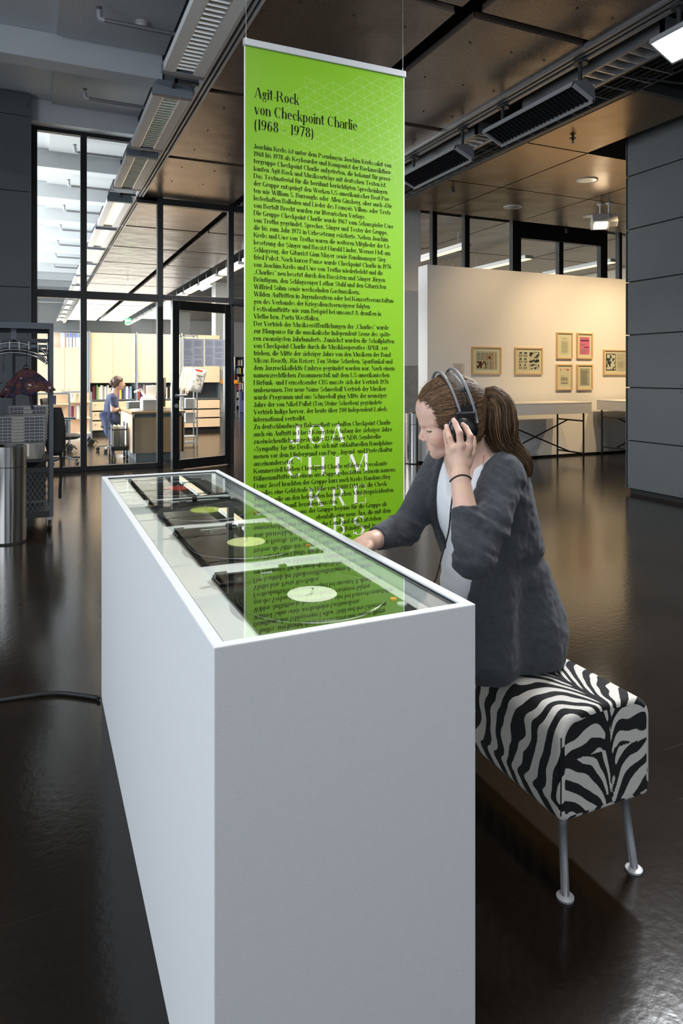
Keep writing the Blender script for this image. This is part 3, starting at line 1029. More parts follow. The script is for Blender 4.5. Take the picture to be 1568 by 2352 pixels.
    put_('D', cw * .98, stem(0, 0, C, 1, 1) + ring(cw * .42, C / 2, cw * .55, C / 2, -90, 90, s=S * 1.05, n=10) + rect(S, C - t, cw * .45, C) + rect(S, 0, cw * .45, t))
    put_('E', cw * .82, stem(0, 0, C, 1, 1) + rect(S, C - t, cw * .78, C) + rect(S, 0, cw * .82, t) + rect(S, C * .5, cw * .55, C * .5 + t) + rect(cw * .74, C * .72, cw * .78, C) + rect(cw * .78, 0, cw * .82, C * .28) + rect(cw * .53, C * .40, cw * .56, C * .62))
    put_('F', cw * .76, stem(0, 0, C, 1, 1) + rect(S, C - t, cw * .76, C) + rect(S, C * .48, cw * .52, C * .48 + t) + rect(cw * .72, C * .72, cw * .76, C) + rect(cw * .50, C * .38, cw * .53, C * .60))
    put_('G', cw * 1.0, ring(cw * .48, C / 2, cw * .48, C / 2 + .008, 48, 330, s=S * 1.05, n=14) + stem(cw * .90 - S, 0, C * .40, 1) + rect(cw * .80, C * .68, cw * .83, C))
    put_('H', cw * 1.06, stem(0, 0, C, 1, 1) + stem(cw * 1.06 - S, 0, C, 1, 1) + rect(S, C / 2, cw * 1.06 - S, C / 2 + t))
    put_('I', S, stem(0, 0, C, 1, 1))
    put_('J', cw * .55, stem(cw * .55 - S, C * .12, C, 1) + ring(cw * .55 - cw * .25, C * .14, cw * .25, C * .15, 190, 360) + dot(cw * .10, C * .14, S * .55))
    put_('K', cw * 1.0, stem(0, 0, C, 1, 1) + [[(S, C * .40), (S + .02, C * .33), (cw * .86, C), (cw * .78, C)]] + diag(cw - S, 0, cw * .32, C * .60, S * 1.05) + rect(cw * .62, C - t, cw * 1.02, C) + rect(cw * .6, 0, cw * 1.06, t))
    put_('L', cw * .80, stem(0, 0, C, 1, 1) + rect(S, 0, cw * .80, t) + rect(cw * .76, 0, cw * .80, C * .30))
    mw = cw * 1.28
    put_('M', mw, rect(.035, 0, .035 + t, C) + diag(mw * .42, 0, .02, C, S * 1.05) + [[(mw * .45, 0), (mw * .49, 0), (mw - S, C), (mw - S - .04, C)]] + stem(mw - S, 0, C, 0, 1) + rect(-.03, 0, .11, t) + rect(-.03, C - t, S, C) + rect(mw - S * 1.2, C - t, mw + .04, C))
    put_('N', cw * 1.04, rect(.03, 0, .03 + t, C) + diag(cw * 1.04 - S * 1.1, 0, .0, C, S * 1.1) + rect(cw * 1.04 - .05, 0, cw * 1.04 - .05 + t, C) + rect(-.03, 0, .10, t) + rect(-.03, C - t, S, C) + rect(cw * .92, C - t, cw * 1.1, C))
    put_('O', cw * 1.0, ring(cw * .5, C / 2, cw * .5, C / 2 + .01, 0, 360, s=S * 1.05, n=18))
    put_('P', cw * .82, stem(0, 0, C, 1, 1) + ring(cw * .40, C * .72, cw * .42, C * .28, -90, 90) + rect(S, C - t, cw * .43, C) + rect(S, C * .44, cw * .43, C * .44 + t))
    put_('Q', cw * 1.0, ring(cw * .5, C / 2, cw * .5, C / 2 + .01, 0, 360, s=S * 1.05, n=18) + diag(cw * .7, -.12, cw * .45, .06, S))
    put_('R', cw * .96, stem(0, 0, C, 1, 1) + ring(cw * .40, C * .74, cw * .40, C * .26, -90, 90) + rect(S, C - t, cw * .43, C) + rect(S, C * .48, cw * .43, C * .48 + t) + diag(cw * .96 - S * 1.1, 0, cw * .42, C * .50, S) + rect(cw * .86, 0, cw * 1.04, t))
    put_('S', cw * .74, ring(cw * .37, C * .745, cw * .34, C * .26, 25, 270, s=S * .9) + ring(cw * .37, C * .255, cw * .36, C * .265, -155, 90, s=S * .95) + [[(cw * .08, C * .64), (cw * .28, C * .48 + .02), (cw * .70, C * .36), (cw * .44, C * .52)]] + rect(cw * .64, C * .72, cw * .67, C) + rect(cw * .03, 0, cw * .06, C * .28))
    put_('T', cw * .92, stem(cw * .46 - S / 2, 0, C, 0, 1) + rect(0, C - t, cw * .92, C) + rect(0, C * .70, .025, C) + rect(cw * .92 - .025, C * .70, cw * .92, C))
    put_('U', cw * 1.0, stem(0, C * .28, C, 1) + ring(cw * .48, C * .28, cw * .48, C * .29, 180, 360) + rect(cw * .96 - t, C * .28, cw * .96, C) + rect(cw * .84, C - t, cw * 1.06, C))
    put_('V', cw * .98, diag(cw * .36, 0, -.005, C, S * 1.08) + [[(cw * .36 + S * .4, 0), (cw * .36 + S * .85, 0), (cw * .98, C), (cw * .92, C)]] + rect(-.04, C - t, S + .05, C) + rect(cw * .78, C - t, cw * 1.08, C))
    vw = cw * 1.42
    put_('W', vw, diag(vw * .25, 0, 0, C, S * 1.05) + [[(vw * .25 + S * .4, 0), (vw * .25 + S * .8, 0), (vw * .54, C), (vw * .50, C)]] + diag(vw * .64, 0, vw * .42, C, S * 1.05) + [[(vw * .64 + S * .4, 0), (vw * .64 + S * .8, 0), (vw, C), (vw * .95, C)]] + rect(-.04, C - t, S + .05, C) + rect(vw * .86, C - t, vw * 1.04, C))
    put_('X', cw, diag(cw - S, 0, 0, C, S) + [[(.01, 0), (.05, 0), (cw * .95, C), (cw * .88, C)]])
    put_('Y', cw * .96, diag(cw * .40 - S * .3, C * .42, 0, C, S) + stem(cw * .48 - S / 2, 0, C * .46, 0, 1) + [[(cw * .52, C * .42), (cw * .56, C * .42), (cw * .96, C), (cw * .90, C)]] + rect(-.04, C - t, S + .05, C) + rect(cw * .78, C - t, cw * 1.05, C))
    put_('Z', cw * .86, rect(.01, C - t, cw * .84, C) + rect(0, 0, cw * .86, t) + diag(0, 0, cw * .84 - S * 1.2, C, S * 1.2) + rect(.01, C * .72, .03, C) + rect(cw * .83, 0, cw * .86, C * .28))
    # ---- figures
    fw = w * 1.02
    D = CAPH
    put_('0', fw, ring(fw / 2, D / 2, fw / 2, D / 2, 0, 360, n=16))
    put_('1', fw * .55, stem(fw * .2, 0, D, 2, 1))
    put_('2', fw, ring(fw * .48, D * .72, fw * .44, D * .28, -20, 175) + diag(0, 0, fw * .6, D * .62, S * .8) + rect(0, 0, fw, t * 2.2) + dot(fw * .14, D * .76, S * .5))
    put_('3', fw, ring(fw * .42, D * .75, fw * .42, D * .25, -90, 150) + ring(fw * .42, D * .27, fw * .50, D * .27, -150, 90) + dot(fw * .12, D * .24, S * .5))
    put_('4', fw, stem(fw * .55, 0, D, 0, 1) + [[(0, D * .3), (.04, D * .3), (fw * .6, D), (fw * .52, D)]] + rect(0, D * .26, fw, D * .26 + t * 1.4))
    put_('5', fw, rect(fw * .12, D - S * .6, fw * .9, D) + rect(fw * .10, D * .45, fw * .10 + t, D) + ring(fw * .45, D * .29, fw * .48, D * .29, -150, 120) + dot(fw * .12, D * .22, S * .5))
    put_('6', fw, ring(fw * .5, D * .31, fw * .5, D * .31, 0, 360, n=14) + ring(fw * .66, D * .32, fw * .66, D * .68, 100, 175) + dot(fw * .78, D * .88, S * .4))
    put_('7', fw, rect(.01, D - S * .8, fw, D) + diag(fw * .26, 0, fw * .80, D * .95, S * .8) + rect(.01, D * .75, .03, D))
    put_('8', fw, ring(fw * .5, D * .75, fw * .43, D * .25, 0, 360, n=14) + ring(fw * .5, D * .27, fw * .5, D * .27, 0, 360, n=14))
    put_('9', fw, ring(fw * .5, D * .69, fw * .5, D * .31, 0, 360, n=14) + ring(fw * .34, D * .68, fw * .66, D * .68, 280, 355) + dot(fw * .22, D * .12, S * .4))
    # ---- marks
    d_ = S * .58
    put_('.', S, dot(S / 2, d_, d_))
    put_(',', S, dot(S / 2, d_, d_) + [[(S * .55, d_), (S, d_), (S * .35, -.13), (S * .2, -.12)]])
    put_('-', w * .52, rect(0, XH * .42, w * .52, XH * .42 + t * 1.6))
    put_('–', w * .9, rect(0, XH * .46, w * .9, XH * .46 + t * 1.0))
    put_('(', w * .45, ring(w * .6, .26, w * .6, .50, 125, 235, s=S * .9, n=6))
    put_(')', w * .45, ring(-w * .15, .26, w * .6, .50, -55, 55, s=S * .9, n=6))
    put_('„', S * 1.9, dot(S * .4, .04, d_ * .8) + dot(S * 1.4, .04, d_ * .8) + [[(S * .4, .04), (S * .75, .04), (S * .3, -.12)], [(S * 1.4, .04), (S * 1.75, .04), (S * 1.3, -.12)]])
    put_('“', S * 1.9, dot(S * .4, C - .08, d_ * .8) + dot(S * 1.4, C - .08, d_ * .8) + [[(S * .1, C - .08), (S * .5, C + .05), (S * .4, C - .08)], [(S * 1.1, C - .08), (S * 1.5, C + .05), (S * 1.4, C - .08)]])
    for ch, s_ in (('»', 1), ('«', -1)):
        pl = []
        for k in (0, .13):
            a, b = (k, k + .09) if s_ > 0 else (k + .09, k)
            pl += [[(a, .05), (a + .06, .05), (b + .06, .21), (b, .21)], [(b, .21), (b + .06, .21), (a + .06, .37), (a, .37)]]
        put_(ch, .28, pl)
    put_('&', W_ * 1.05, ring(W_ * .40, C * .78, W_ * .22, C * .22, 0, 360, n=12) + ring(W_ * .36, C * .25, W_ * .36, C * .26, 90, 330) + diag(W_ * .9, 0, W_ * .22, C * .7, S) + rect(W_ * .7, XH - t, W_ * 1.0, XH))
    put_('ß', w * 1.02, stem(0, 0, ASC * .8) + ring(w * .42, ASC * .78, w * .42, ASC * .22, -80, 180) + ring(w * .48, XH * .32, w * .50, XH * .36, -130, 100) + rect(-.03, 0, S, t))
    for ch, b in (('ä', 'a'), ('ö', 'o'), ('ü', 'u'), ('Ä', 'A'), ('Ö', 'O'), ('Ü', 'U')):
        adv, pl = G[b]
        yy = (C if b.isupper() else XH) + .14
        G[ch] = (adv, pl + dot(adv * .33, yy, S * .5) + dot(adv * .68, yy, S * .5))
    adv, pl = G['c']
    G['ç'] = (adv, pl + dot(adv * .52, -.08, S * .55))
    G[' '] = (w * .62, [])
    return G


FONT_BODY = make_font(0.120, 0.034, 1.0)
FONT_TITLE = make_font(0.100, 0.020, 0.98)
FONT_NAME = make_font(0.108, 0.017, 1.10)


def text_polys(font, s, x0, z0, size, sx=1.0, track=0.0):
    out = []
    x = x0
    for ch in s:
        adv, pl = font.get(ch, font[' '])
        for p in pl:
            out.append([(x + a * size * sx, z0 + b * size) for a, b in p])
        x += (adv + track) * size * sx
    return out, x


def flat(mb, polys, y, flip=True):
    """flat print in a plane y = const, facing -y"""
    for p in polys:
        k = len(p)
        a = sum(p[i][0] * p[(i + 1) % k][1] - p[(i + 1) % k][0] * p[i][1] for i in range(k))
        q = p if a > 0 else p[::-1]
        mb.add([(x, y, z) for x, z in q], [tuple(range(k))])
    return mb


ban = tag(empty('hanging_banner', ((BX0 + BX1) / 2, BY, BZ0), label='tall bright green text banner hanging from the ceiling by two wires', cat='banner'))
# sheet with a very slight belly so it is not a perfect plane
rows = []
for i in range(41):
    z = BZ0 + (BZ1 - BZ0) * i / 40
    rows.append([(BX0 + (BX1 - BX0) * j / 16, BY, z) for j in range(17)])
put('printed_sheet', MB().sheet(rows, thick=0.0012), 'banner_green', ban)
put('white_edges', MB().box(BX0 - 0.007, BX0, BY - 0.0005, BY + 0.0012, BZ0, BZ1).box(BX1, BX1 + 0.007, BY - 0.0005, BY + 0.0012, BZ0, BZ1), 'print_white', ban)
put('top_rail', bx(BX0 - 0.012, BX1 + 0.012, BY - 0.013, BY + 0.013, BZ1 - 0.004, BZ1 + 0.034), 'alu_matt', ban, bevel=0.004)
put('bottom_rail', bx(BX0 - 0.012, BX1 + 0.012, BY - 0.013, BY + 0.013, BZ0 - 0.034, BZ0), 'alu_matt', ban, bevel=0.004)
for xx in (BX0 + 0.004, BX1 - 0.004):
    wre = put('suspension_wire', MB().tube([(xx, BY, BZ1 + 0.034), (xx, BY, CEIL + 0.02)], 0.0012, 6), 'alu', ban)
    put('wire_clamp', MB().lathe([(0.004, 0.0), (0.005, 0.004), (0.005, 0.02), (0.002, 0.024)], (xx, BY, BZ1 + 0.034), 10), 'chrome', wre)

BODY = """Joachim Krebs ist unter dem Pseudonym Joachim Krebssalat von
1968 bis 1978 als Keyboarder und Komponist der Rockmusikthea-
tergruppe Checkpoint Charlie aufgetreten, die bekannt für provo-
kanten Agit-Rock und Musikvorträge mit deutschen Texten ist.
Das Textmaterial für die berühmt-berüchtigten Sprecheinlagen
der Gruppe entspringt den Werken US-amerikanischer Beat-Poe-
ten wie William S. Burroughs oder Allen Ginsberg, aber auch »Die
lasterhaften Balladen und Lieder des François Villon« oder Texte
von Bertolt Brecht wurden zur literarischen Vorlage.
Die Gruppe Checkpoint Charlie wurde 1967 vom Schauspieler Uwe
von Trotha gegründet, Sprecher, Sänger und Texter der Gruppe,
die bis zum Jahr 1973 in Urbesetzung existierte. Neben Joachim
Krebs und Uwe von Trotha waren die weiteren Mitglieder der Ur-
besetzung der Sänger und Bassist Harald Linder, Werner Heß am
Schlagzeug, der Gitarrist Gian Mayer sowie Bandmanager Sieg-
fried Pabst. Nach kurzer Pause wurde Checkpoint Charlie in 1976
von Joachim Krebs und Uwe von Trotha wiederbelebt und die
„Charlies“ neu besetzt durch den Bassisten und Sänger Jürgen
Bräutigam, den Schlagzeuger Lothar Stahl und den Gitarristen
Wilfried Sahm sowie wechselnden Gastmusikern.
Wilden Auftritten in Jugendzentren oder bei Konzertveranstaltun-
gen des Verbandes der Kriegsdienstverweigerer folgten
Festivalauftritte wie zum Beispiel bei umsonst & draußen in
Vlotho bzw. Porta Westfalica.
Der Vertrieb der Musikveröffentlichungen der „Charlies“ wurde
zur Blaupause für die musikalische Independent-Szene des späte-
ren zwanzigsten Jahrhunderts. Zunächst wurden die Schallplatten
von Checkpoint Charlie durch die Musikkooperative APRIL ver-
trieben, die Mitte der siebziger Jahre von den Musikern der Band
Missus Beastly, Rio Reisers Ton Steine Scherben, Sparifankal und
dem Jazzrockkollektiv Embryo gegründet worden war. Nach einem
namensrechtlichen Zusammenstoß mit dem US-amerikanischen
Hörfunk- und Fernsehsender CBS musste sich der Vertrieb 1976
umbenennen. Der neue Name Schneeball Vertrieb der Musiker
wurde Programm und aus Schneeball ging Mitte der neunziger
Jahre der von Nikel Pallat (Ton Steine Scherben) gegründete
Vertrieb Indigo hervor, der heute über 200 Independent-Labels
international vertreibt.
Zu deutschlandweiter Bekanntheit verhalfen Checkpoint Charlie
auch ein Auftritt in Horst Königsteins Anfang der siebziger Jahre
zweiwöchentlich ausgestrahlter 13-teiliger NDR-Sendereihe
»Sympathy for the Devil«, die sich mit subkulturellen Randphäno-
menen vor dem Hintergrund von Pop-, Jugend- und Protestkultur
auseinandersetzt.
Kommerziell blieben Checkpoint Charlie erfolglos. Provokante
Bühnenauftritte mit einem aus Pappe gebastelten Schwein namens
Franz Josef brachten der Gruppe kurz nach Krebs Bandausstieg
überdies eine Geldstrafe in Höhe von 15000 DM ein, die Check-
point Charlie an den beleidigten bayerischen Ministerpräsidenten
Franz Josef Strauß bezahlen mussten.
>903|aus der Gruppe begann für die Gruppe ab
>907|ebenfalls eine neue Ära, die mit dem
>880|sche Land und dem Entstehen
>900|ch (Kinder- und Jugendcir
>800|nn."""
# right ends of the lines as read off the photograph (px on the banner plane)
ENDS = [898, 899, 899, 887, 889, 896, 900, 897, 839, 903, 890, 891, 897, 896, 888, 898, 879, 884, 886, 826,
        906, 849, 875, 733, 892, 898, 905, 893, 897, 901, 906, 894, 892, 886, 888, 877, 889, 702,
        897, 900, 875, 903, 901, 675, 889, 908, 896, 891, 903, 776, 888, 897, 875, 896, 807]
TX0 = on_y(582, 500, BY).x
Z_1 = on_y(582, 341, BY).z
LINE = 0.04005
SIZE = 0.0372
txt = MB()
RATIO = 1.0
for i, line in enumerate(BODY.split('\n')):
    z = Z_1 - LINE * i
    x_end = on_y(ENDS[i], 600, BY).x
    if line.startswith('>'):
        line = line.split('|')[1]
        _, xe = text_polys(FONT_BODY, line, 0, 0, SIZE, 1.0)
        pl, _ = text_polys(FONT_BODY, line, x_end - xe * RATIO, z, SIZE, RATIO)
    else:
        _, xe = text_polys(FONT_BODY, line, 0, 0, SIZE)
        RATIO = (x_end - TX0) / xe
        pl, _ = text_polys(FONT_BODY, line, TX0, z, SIZE, RATIO)
    flat(txt, pl, BY - 0.00155)
put('body_text', txt, 'print_black', ban)
for s, yb, xe_px in (('Agit-Rock', 224, 687), ('von Checkpoint Charlie', 262, 820), ('(1968 – 1978)', 297, 720)):
    z = on_y(583, yb, BY).z
    x0 = on_y(583, 250, BY).x
    _, xe = text_polys(FONT_TITLE, s, 0, 0, 0.082)
    sx = (on_y(xe_px, 250, BY).x - x0) / xe
    for word in s.split(' '):
        pl, x0 = text_polys(FONT_TITLE, word, x0, z, 0.082, sx)
        x0 += FONT_TITLE[' '][0] * 0.082 * sx
        put('title_word', flat(MB(), pl, BY - 0.00155), 'print_black', ban)
# big spaced capitals: (letter, left px, right px, baseline px at letter, cap height px)
for ch, xl, xr, yb, ch_px in (('J', 664, 691, 1020, 43), ('O', 707, 745, 1020, 44), ('A', 757, 792, 1018, 43),
                              ('C', 658, 692, 1096, 46), ('H', 705, 747, 1093, 44), ('I', 766, 784, 1091, 43), ('M', 799, 846, 1085, 42),
                              ('K', 707, 745, 1166, 44), ('R', 761, 795, 1163, 42), ('E', 810, 840, 1157, 42),
                              ('B', 763, 792, 1231, 43), ('S', 811, 837, 1229, 43)):
    a, b = on_y(xl, yb, BY), on_y(xr, yb, BY)
    size = (on_y(xl, yb - ch_px, BY).z - a.z) / CAPH
    adv, pl = FONT_NAME[ch]
    xs_ = [q[0] for p in pl for q in p]
    lo, hi = min(xs_), max(xs_)
    sx = (b.x - a.x) / ((hi - lo) * size)
    sx = min(sx, 1.5)
    put('white_letter', flat(MB(), [[(a.x + (q[0] - lo) * size * sx, a.z + q[1] * size) for q in p] for p in pl], BY - 0.00142), 'print_white', ban)
# net of thin pale lines at the upper right
net = MB()
poly = [(576, 272), (624, 254), (640, 238), (673, 188), (693, 172), (740, 176), (790, 178), (828, 170), (868, 168), (924, 172), (926, 446), (916, 440), (800, 384), (690, 330), (645, 306)]


def inside(x, y):
    c = False
    k = len(poly)
    for i in range(k):
        x1, y1 = poly[i]
        x2, y2 = poly[(i + 1) % k]
        if (y1 > y) != (y2 > y) and x < (x2 - x1) * (y - y1) / (y2 - y1) + x1:
            c = not c
    return c


V1, V2 = (24.0, 12.6), (20.2, -11.6)
vt = {}
for i in range(-22, 26):
    for j in range(-22, 26):
        x = 695.5 + i * V1[0] + j * V2[0] + random.uniform(-2, 2)
        y = 175 + i * V1[1] + j * V2[1] + random.uniform(-2, 2)
        if inside(x, y):
            vt[(i, j)] = (x, y)
for (i, j), a in vt.items():
    for dd in ((1, 0), (0, 1), (1, -1)):
        b = vt.get((i + dd[0], j + dd[1]))
        if not b:
            continue
        A, B = on_y(a[0], a[1], BY), on_y(b[0], b[1], BY)
        d = Vector((B.x - A.x, B.z - A.z)).normalized()
        nx, nz = -d.y * 0.00085, d.x * 0.00085
        flat(net, [[(A.x + nx, A.z + nz), (B.x + nx, B.z + nz), (B.x - nx, B.z - nz), (A.x - nx, A.z - nz)]], BY - 0.00132)
put('line_net', net, 'print_line', ban)
# ================================================================== LUMINAIRES
LZ = 3.72


def louver_lamp(y0, y1, lit, label, group):
    x0, x1 = 0.935, 1.255
    c = (x0 + x1) / 2
    t = tag(empty('linear_luminaire', (c, (y0 + y1) / 2, LZ), label=label, cat='ceiling lamp', group=group))
    # housing: top plate and two flanks with sloping outer faces
    h = MB()
    h.prism([(x0, 0), (x0 + 0.085, 0), (x0 + 0.085, 0.02), (x0 + 0.085, 0.12), (x0 + 0.03, 0.12), (x0 - 0.0, 0.06)], (0, y1, LZ), (1, 0, 0), (0, 0, 1), y1 - y0)
    h.prism([(x1 - 0.085, 0), (x1, 0), (x1, 0.06), (x1 - 0.03, 0.12), (x1 - 0.085, 0.12)], (0, y1, LZ), (1, 0, 0), (0, 0, 1), y1 - y0)
    h.box(x0 + 0.085, x1 - 0.085, y0, y1, LZ + 0.10, LZ + 0.12)
    put('housing', h, 'lamp_white', t)
    put('reflector', MB().box(x0 + 0.086, x0 + 0.092, y0, y1, LZ + 0.002, LZ + 0.10).box(x1 - 0.092, x1 - 0.086, y0, y1, LZ + 0.002, LZ + 0.10), 'louver_alu', t)
    if lit:
        put('light_tube', bx(x0 + 0.095, x1 - 0.095, y0 + 0.02, y1 - 0.02, LZ + 0.03, LZ + 0.05), 'lamp_glow', t)
    else:
        lv = put('louver_frame', MB().box(x0 + 0.092, x1 - 0.092, y0, y0 + 0.004, LZ + 0.004, LZ + 0.05), 'louver_alu', t)
        n = int((y1 - y0) / 0.062)
        proto = None
        for k in range(1, n):
            yy = y0 + (y1 - y0) * k / n
            if proto is None:
                proto = put('louver_blade', MB().prism([(0, 0.0), (0.003, 0.0), (0.018, 0.045), (-0.015, 0.045)], (x0 + 0.092, yy, LZ + 0.004), (0, 1, 0), (0, 0, 1), x1 - x0 - 0.184), 'louver_alu', t)
                py0 = yy
            else:
                c_ = proto.copy()
                COL.objects.link(c_)
                c_.location = (proto.location.x, proto.location.y + yy - py0, proto.location.z)
        put('light_tube', MB().tube([(c, y0 + 0.03, LZ + 0.075), (c, y1 - 0.03, LZ + 0.075)], 0.013, 8), 'lamp_white', t)
    cp = MB()
    for (a, b) in ((y0 - 0.06, y0), (y1, y1 + 0.06)):
        cp.prism([(x0 - 0.01, -0.004), (x1 + 0.01, -0.004), (x1 + 0.01, 0.065), (x1 - 0.03, 0.125), (x0 + 0.03, 0.125), (x0 - 0.01, 0.065)], (0, b, LZ), (1, 0, 0), (0, 0, 1), b - a)
        put('end_cap', cp, 'lamp_cap', t, bevel=0.004)
        cp = MB()
    put('hanger_arm', MB().box(c - 0.012, c + 0.012, y0 - 0.22, y0 - 0.05, LZ + 0.06, LZ + 0.085).box(c - 0.012, x1 + 0.10, y0 - 0.22, y0 - 0.19, LZ + 0.06, LZ + 0.085), 'dark_paint', t)
    return t


G1 = 'unlit louvred lamps along the tall bay'
louver_lamp(3.78, 5.50, False, 'white louvred lamp nearest the camera, its far end over the glass wall view', G1)
louver_lamp(6.03, 7.50, False, 'white louvred lamp, second in the unlit row along the tall bay', G1)
louver_lamp(7.85, 9.22, False, 'white louvred lamp just in front of the glass wall, last of the unlit row', G1)
G2 = 'glowing lamp row inside the library'
ORD = ['first', 'second', 'third', 'fourth', 'fifth', 'sixth', 'seventh', 'eighth', 'ninth', 'tenth', 'eleventh', 'twelfth']
for k in range(12):
    y0 = 10.02 + 2.0 * k
    louver_lamp(y0, y0 + 1.72, True, ORD[k] + ' glowing lamp behind the glass in the left library row', G2)


def tube_lamp(x, y0, y1, z, label, group):
    t = tag(empty('tube_luminaire', (x, (y0 + y1) / 2, z), label=label, cat='ceiling lamp', group=group))
    put('housing', bx(x - 0.11, x + 0.11, y0, y1, z + 0.02, z + 0.09), 'lamp_white', t, bevel=0.008)
    put('hanger', MB().tube([(x, y0 + 0.3, z + 0.09), (x, y0 + 0.3, SLAB if x < 4.5 else CEIL + 0.3)], 0.006, 6).tube([(x, y1 - 0.3, z + 0.09), (x, y1 - 0.3, SLAB if x < 4.5 else CEIL + 0.3)], 0.006, 6), 'alu_matt', t)
    put('diffuser', bx(x - 0.075, x + 0.075, y0 + 0.02, y1 - 0.02, z + 0.004, z + 0.02), 'lamp_glow', t)
    return t


for k in range(12):
    tube_lamp(4.05, 10.1 + 2.0 * k, 11.8 + 2.0 * k, 3.62, ORD[k] + ' glowing lamp of the right-hand library row', 'right lamp row inside the library')
for k, (x, y0) in enumerate(((7.6, 11.0), (7.6, 13.4), (9.6, 11.6), (9.6, 14.2), (11.6, 11.2))):
    tube_lamp(x, y0, y0 + 2.2, 3.75, ORD[k] + ' glowing strip lamp seen through the panes above the partition', 'strip lamps behind the partition')

# --- wall-washers hanging from the right-hand rail
pbr('washer_grey', (0.26, 0.27, 0.29), 0.4, 0.4)
pbr('washer_slat', (0.035, 0.036, 0.04), 0.3, 0.5)


def washer(y0, y1, lit, label):
    # cross-section: face looks down and towards -x
    top = Vector((3.77, 0, 3.56))
    bot = Vector((3.99, 0, 3.46))
    t = tag(empty('wall_washer', (3.88, (y0 + y1) / 2, 3.46), label=label, cat='lamp', group='wall-washers on the right rail'))
    prof = [(3.765, 3.565), (3.79, 3.575), (3.92, 3.60), (3.99, 3.56), (4.00, 3.46), (3.985, 3.452), (3.968, 3.475), (3.79, 3.556)]
    h = MB().prism([(x, z) for x, z in prof], (0, y1, 0), (1, 0, 0), (0, 0, 1), y1 - y0)
    put('housing', h, 'washer_grey', t)
    ax = (bot - top).normalized()
    nrm = Vector((-ax.z, 0, ax.x))
    if nrm.z > 0:
        nrm = -nrm
    mid = (top + bot) / 2
    if lit:
        put('lamp_face', MB().obox((mid.x, (y0 + y1) / 2, mid.z), ax, (0, 1, 0), nrm, 0.10, (y1 - y0) / 2 - 0.02, 0.004), 'flood_glow', t)
    else:
        put('lamp_face', MB().obox((mid.x, (y0 + y1) / 2, mid.z), ax, (0, 1, 0), nrm, 0.10, (y1 - y0) / 2 - 0.02, 0.002), 'black_matt', t)
        n = 24
        proto = None
        for k in range(1, n):
            yy = y0 + (y1 - y0) * k / n
            if proto is None:
                c0 = mid + nrm * 0.014
                proto = put('louver_blade', MB().obox((c0.x, yy, c0.z), ax, (0, 1, 0), nrm, 0.095, 0.003, 0.012), 'washer_slat', t)
                py0 = yy
            else:
                c_ = proto.copy()
                COL.objects.link(c_)
                c_.location = (proto.location.x, proto.location.y + yy - py0, proto.location.z)
    fr = MB()
    for (p, q) in ((top, top + ax * 0.012), (bot - ax * 0.012, bot)):
        m_ = (p + q) / 2 + nrm * 0.014
        fr.obox((m_.x, (y0 + y1) / 2, m_.z), ax, (0, 1, 0), nrm, 0.007, (y1 - y0) / 2, 0.016)
    for yy in (y0 + 0.006, y1 - 0.006):
        m_ = mid + nrm * 0.014
        fr.obox((m_.x, yy, m_.z), ax, (0, 1, 0), nrm, 0.118, 0.006, 0.016)
    put('face_frame', fr, 'alu_matt', t)
    for yy in (y0 + 0.06, y1 - 0.12):
        put('stem', MB().tube([(3.90, yy, 3.58), (3.90, yy, CEIL - 0.035)], 0.016, 10).lathe([(0.055, 0), (0.055, 0.02)], (3.905, yy, CEIL - 0.056), 12), 'dark_paint', t)
    return t


washer(4.05, 5.20, False, 'dark louvred wall-washer with black slats in full view right of the banner')
washer(5.66, 6.80, False, 'dark louvred wall-washer partly hidden by the right edge of the banner')
washer(2.15, 3.33, True, 'glaring white wall-washer at the upper right corner')
_fl = area_light('wall_washer_light', (3.868, 2.74, 3.488), (3.868 - 0.41, 2.74, 3.488 - 0.91), 1.1, 0.16, 195, (0.95, 0.97, 1.0), 170)
_fl.rotation_euler = Matrix((Vector((0, 1, 0)), Vector((-0.91, 0, 0.41)), Vector((0.41 * 1, 0, 0.91)))).transposed().to_euler()

# recessed linear louvre lamp above the wall-washers
for (y0, y1, lb) in ((3.5, 5.05, 'open reflector lamp above the wall-washer, pale cells visible'), (5.75, 8.2, 'open reflector lamp above the far wall-washer beside the banner edge')):
    t = tag(empty('reflector_lamp', (4.2, y0, CEIL), label=lb, cat='ceiling lamp', group='reflector lamps over the right rail'))
    put('frame', MB().box(4.08, 4.11, y0, y1, CEIL - 0.05, CEIL + 0.08).box(4.33, 4.36, y0, y1, CEIL - 0.05, CEIL + 0.08).box(4.08, 4.36, y0, y0 + 0.02, CEIL - 0.05, CEIL + 0.08).box(4.08, 4.36, y1 - 0.02, y1, CEIL - 0.05, CEIL + 0.08), 'rail_grey', t)
    put('hanger', MB().tube([(4.22, y0 + 0.2, CEIL + 0.08), (4.22, y0 + 0.2, CEIL + 0.62)], 0.006, 6).tube([(4.22, y1 - 0.2, CEIL + 0.08), (4.22, y1 - 0.2, CEIL + 0.62)], 0.006, 6), 'rail_grey', t)
    put('back_plate', bx(4.11, 4.33, y0 + 0.02, y1 - 0.02, CEIL + 0.06, CEIL + 0.08), 'louver_alu', t)
    n = int((y1 - y0) / 0.11)
    for k in range(1, n):
        yy = y0 + (y1 - y0) * k / n
        put('cell_blade', MB().prism([(-0.004, -0.045), (0.004, -0.045), (0.02, 0.05), (-0.02, 0.05)], (4.11, yy, CEIL), (0, 1, 0), (0, 0, 1), 0.22), 'louver_alu', t)

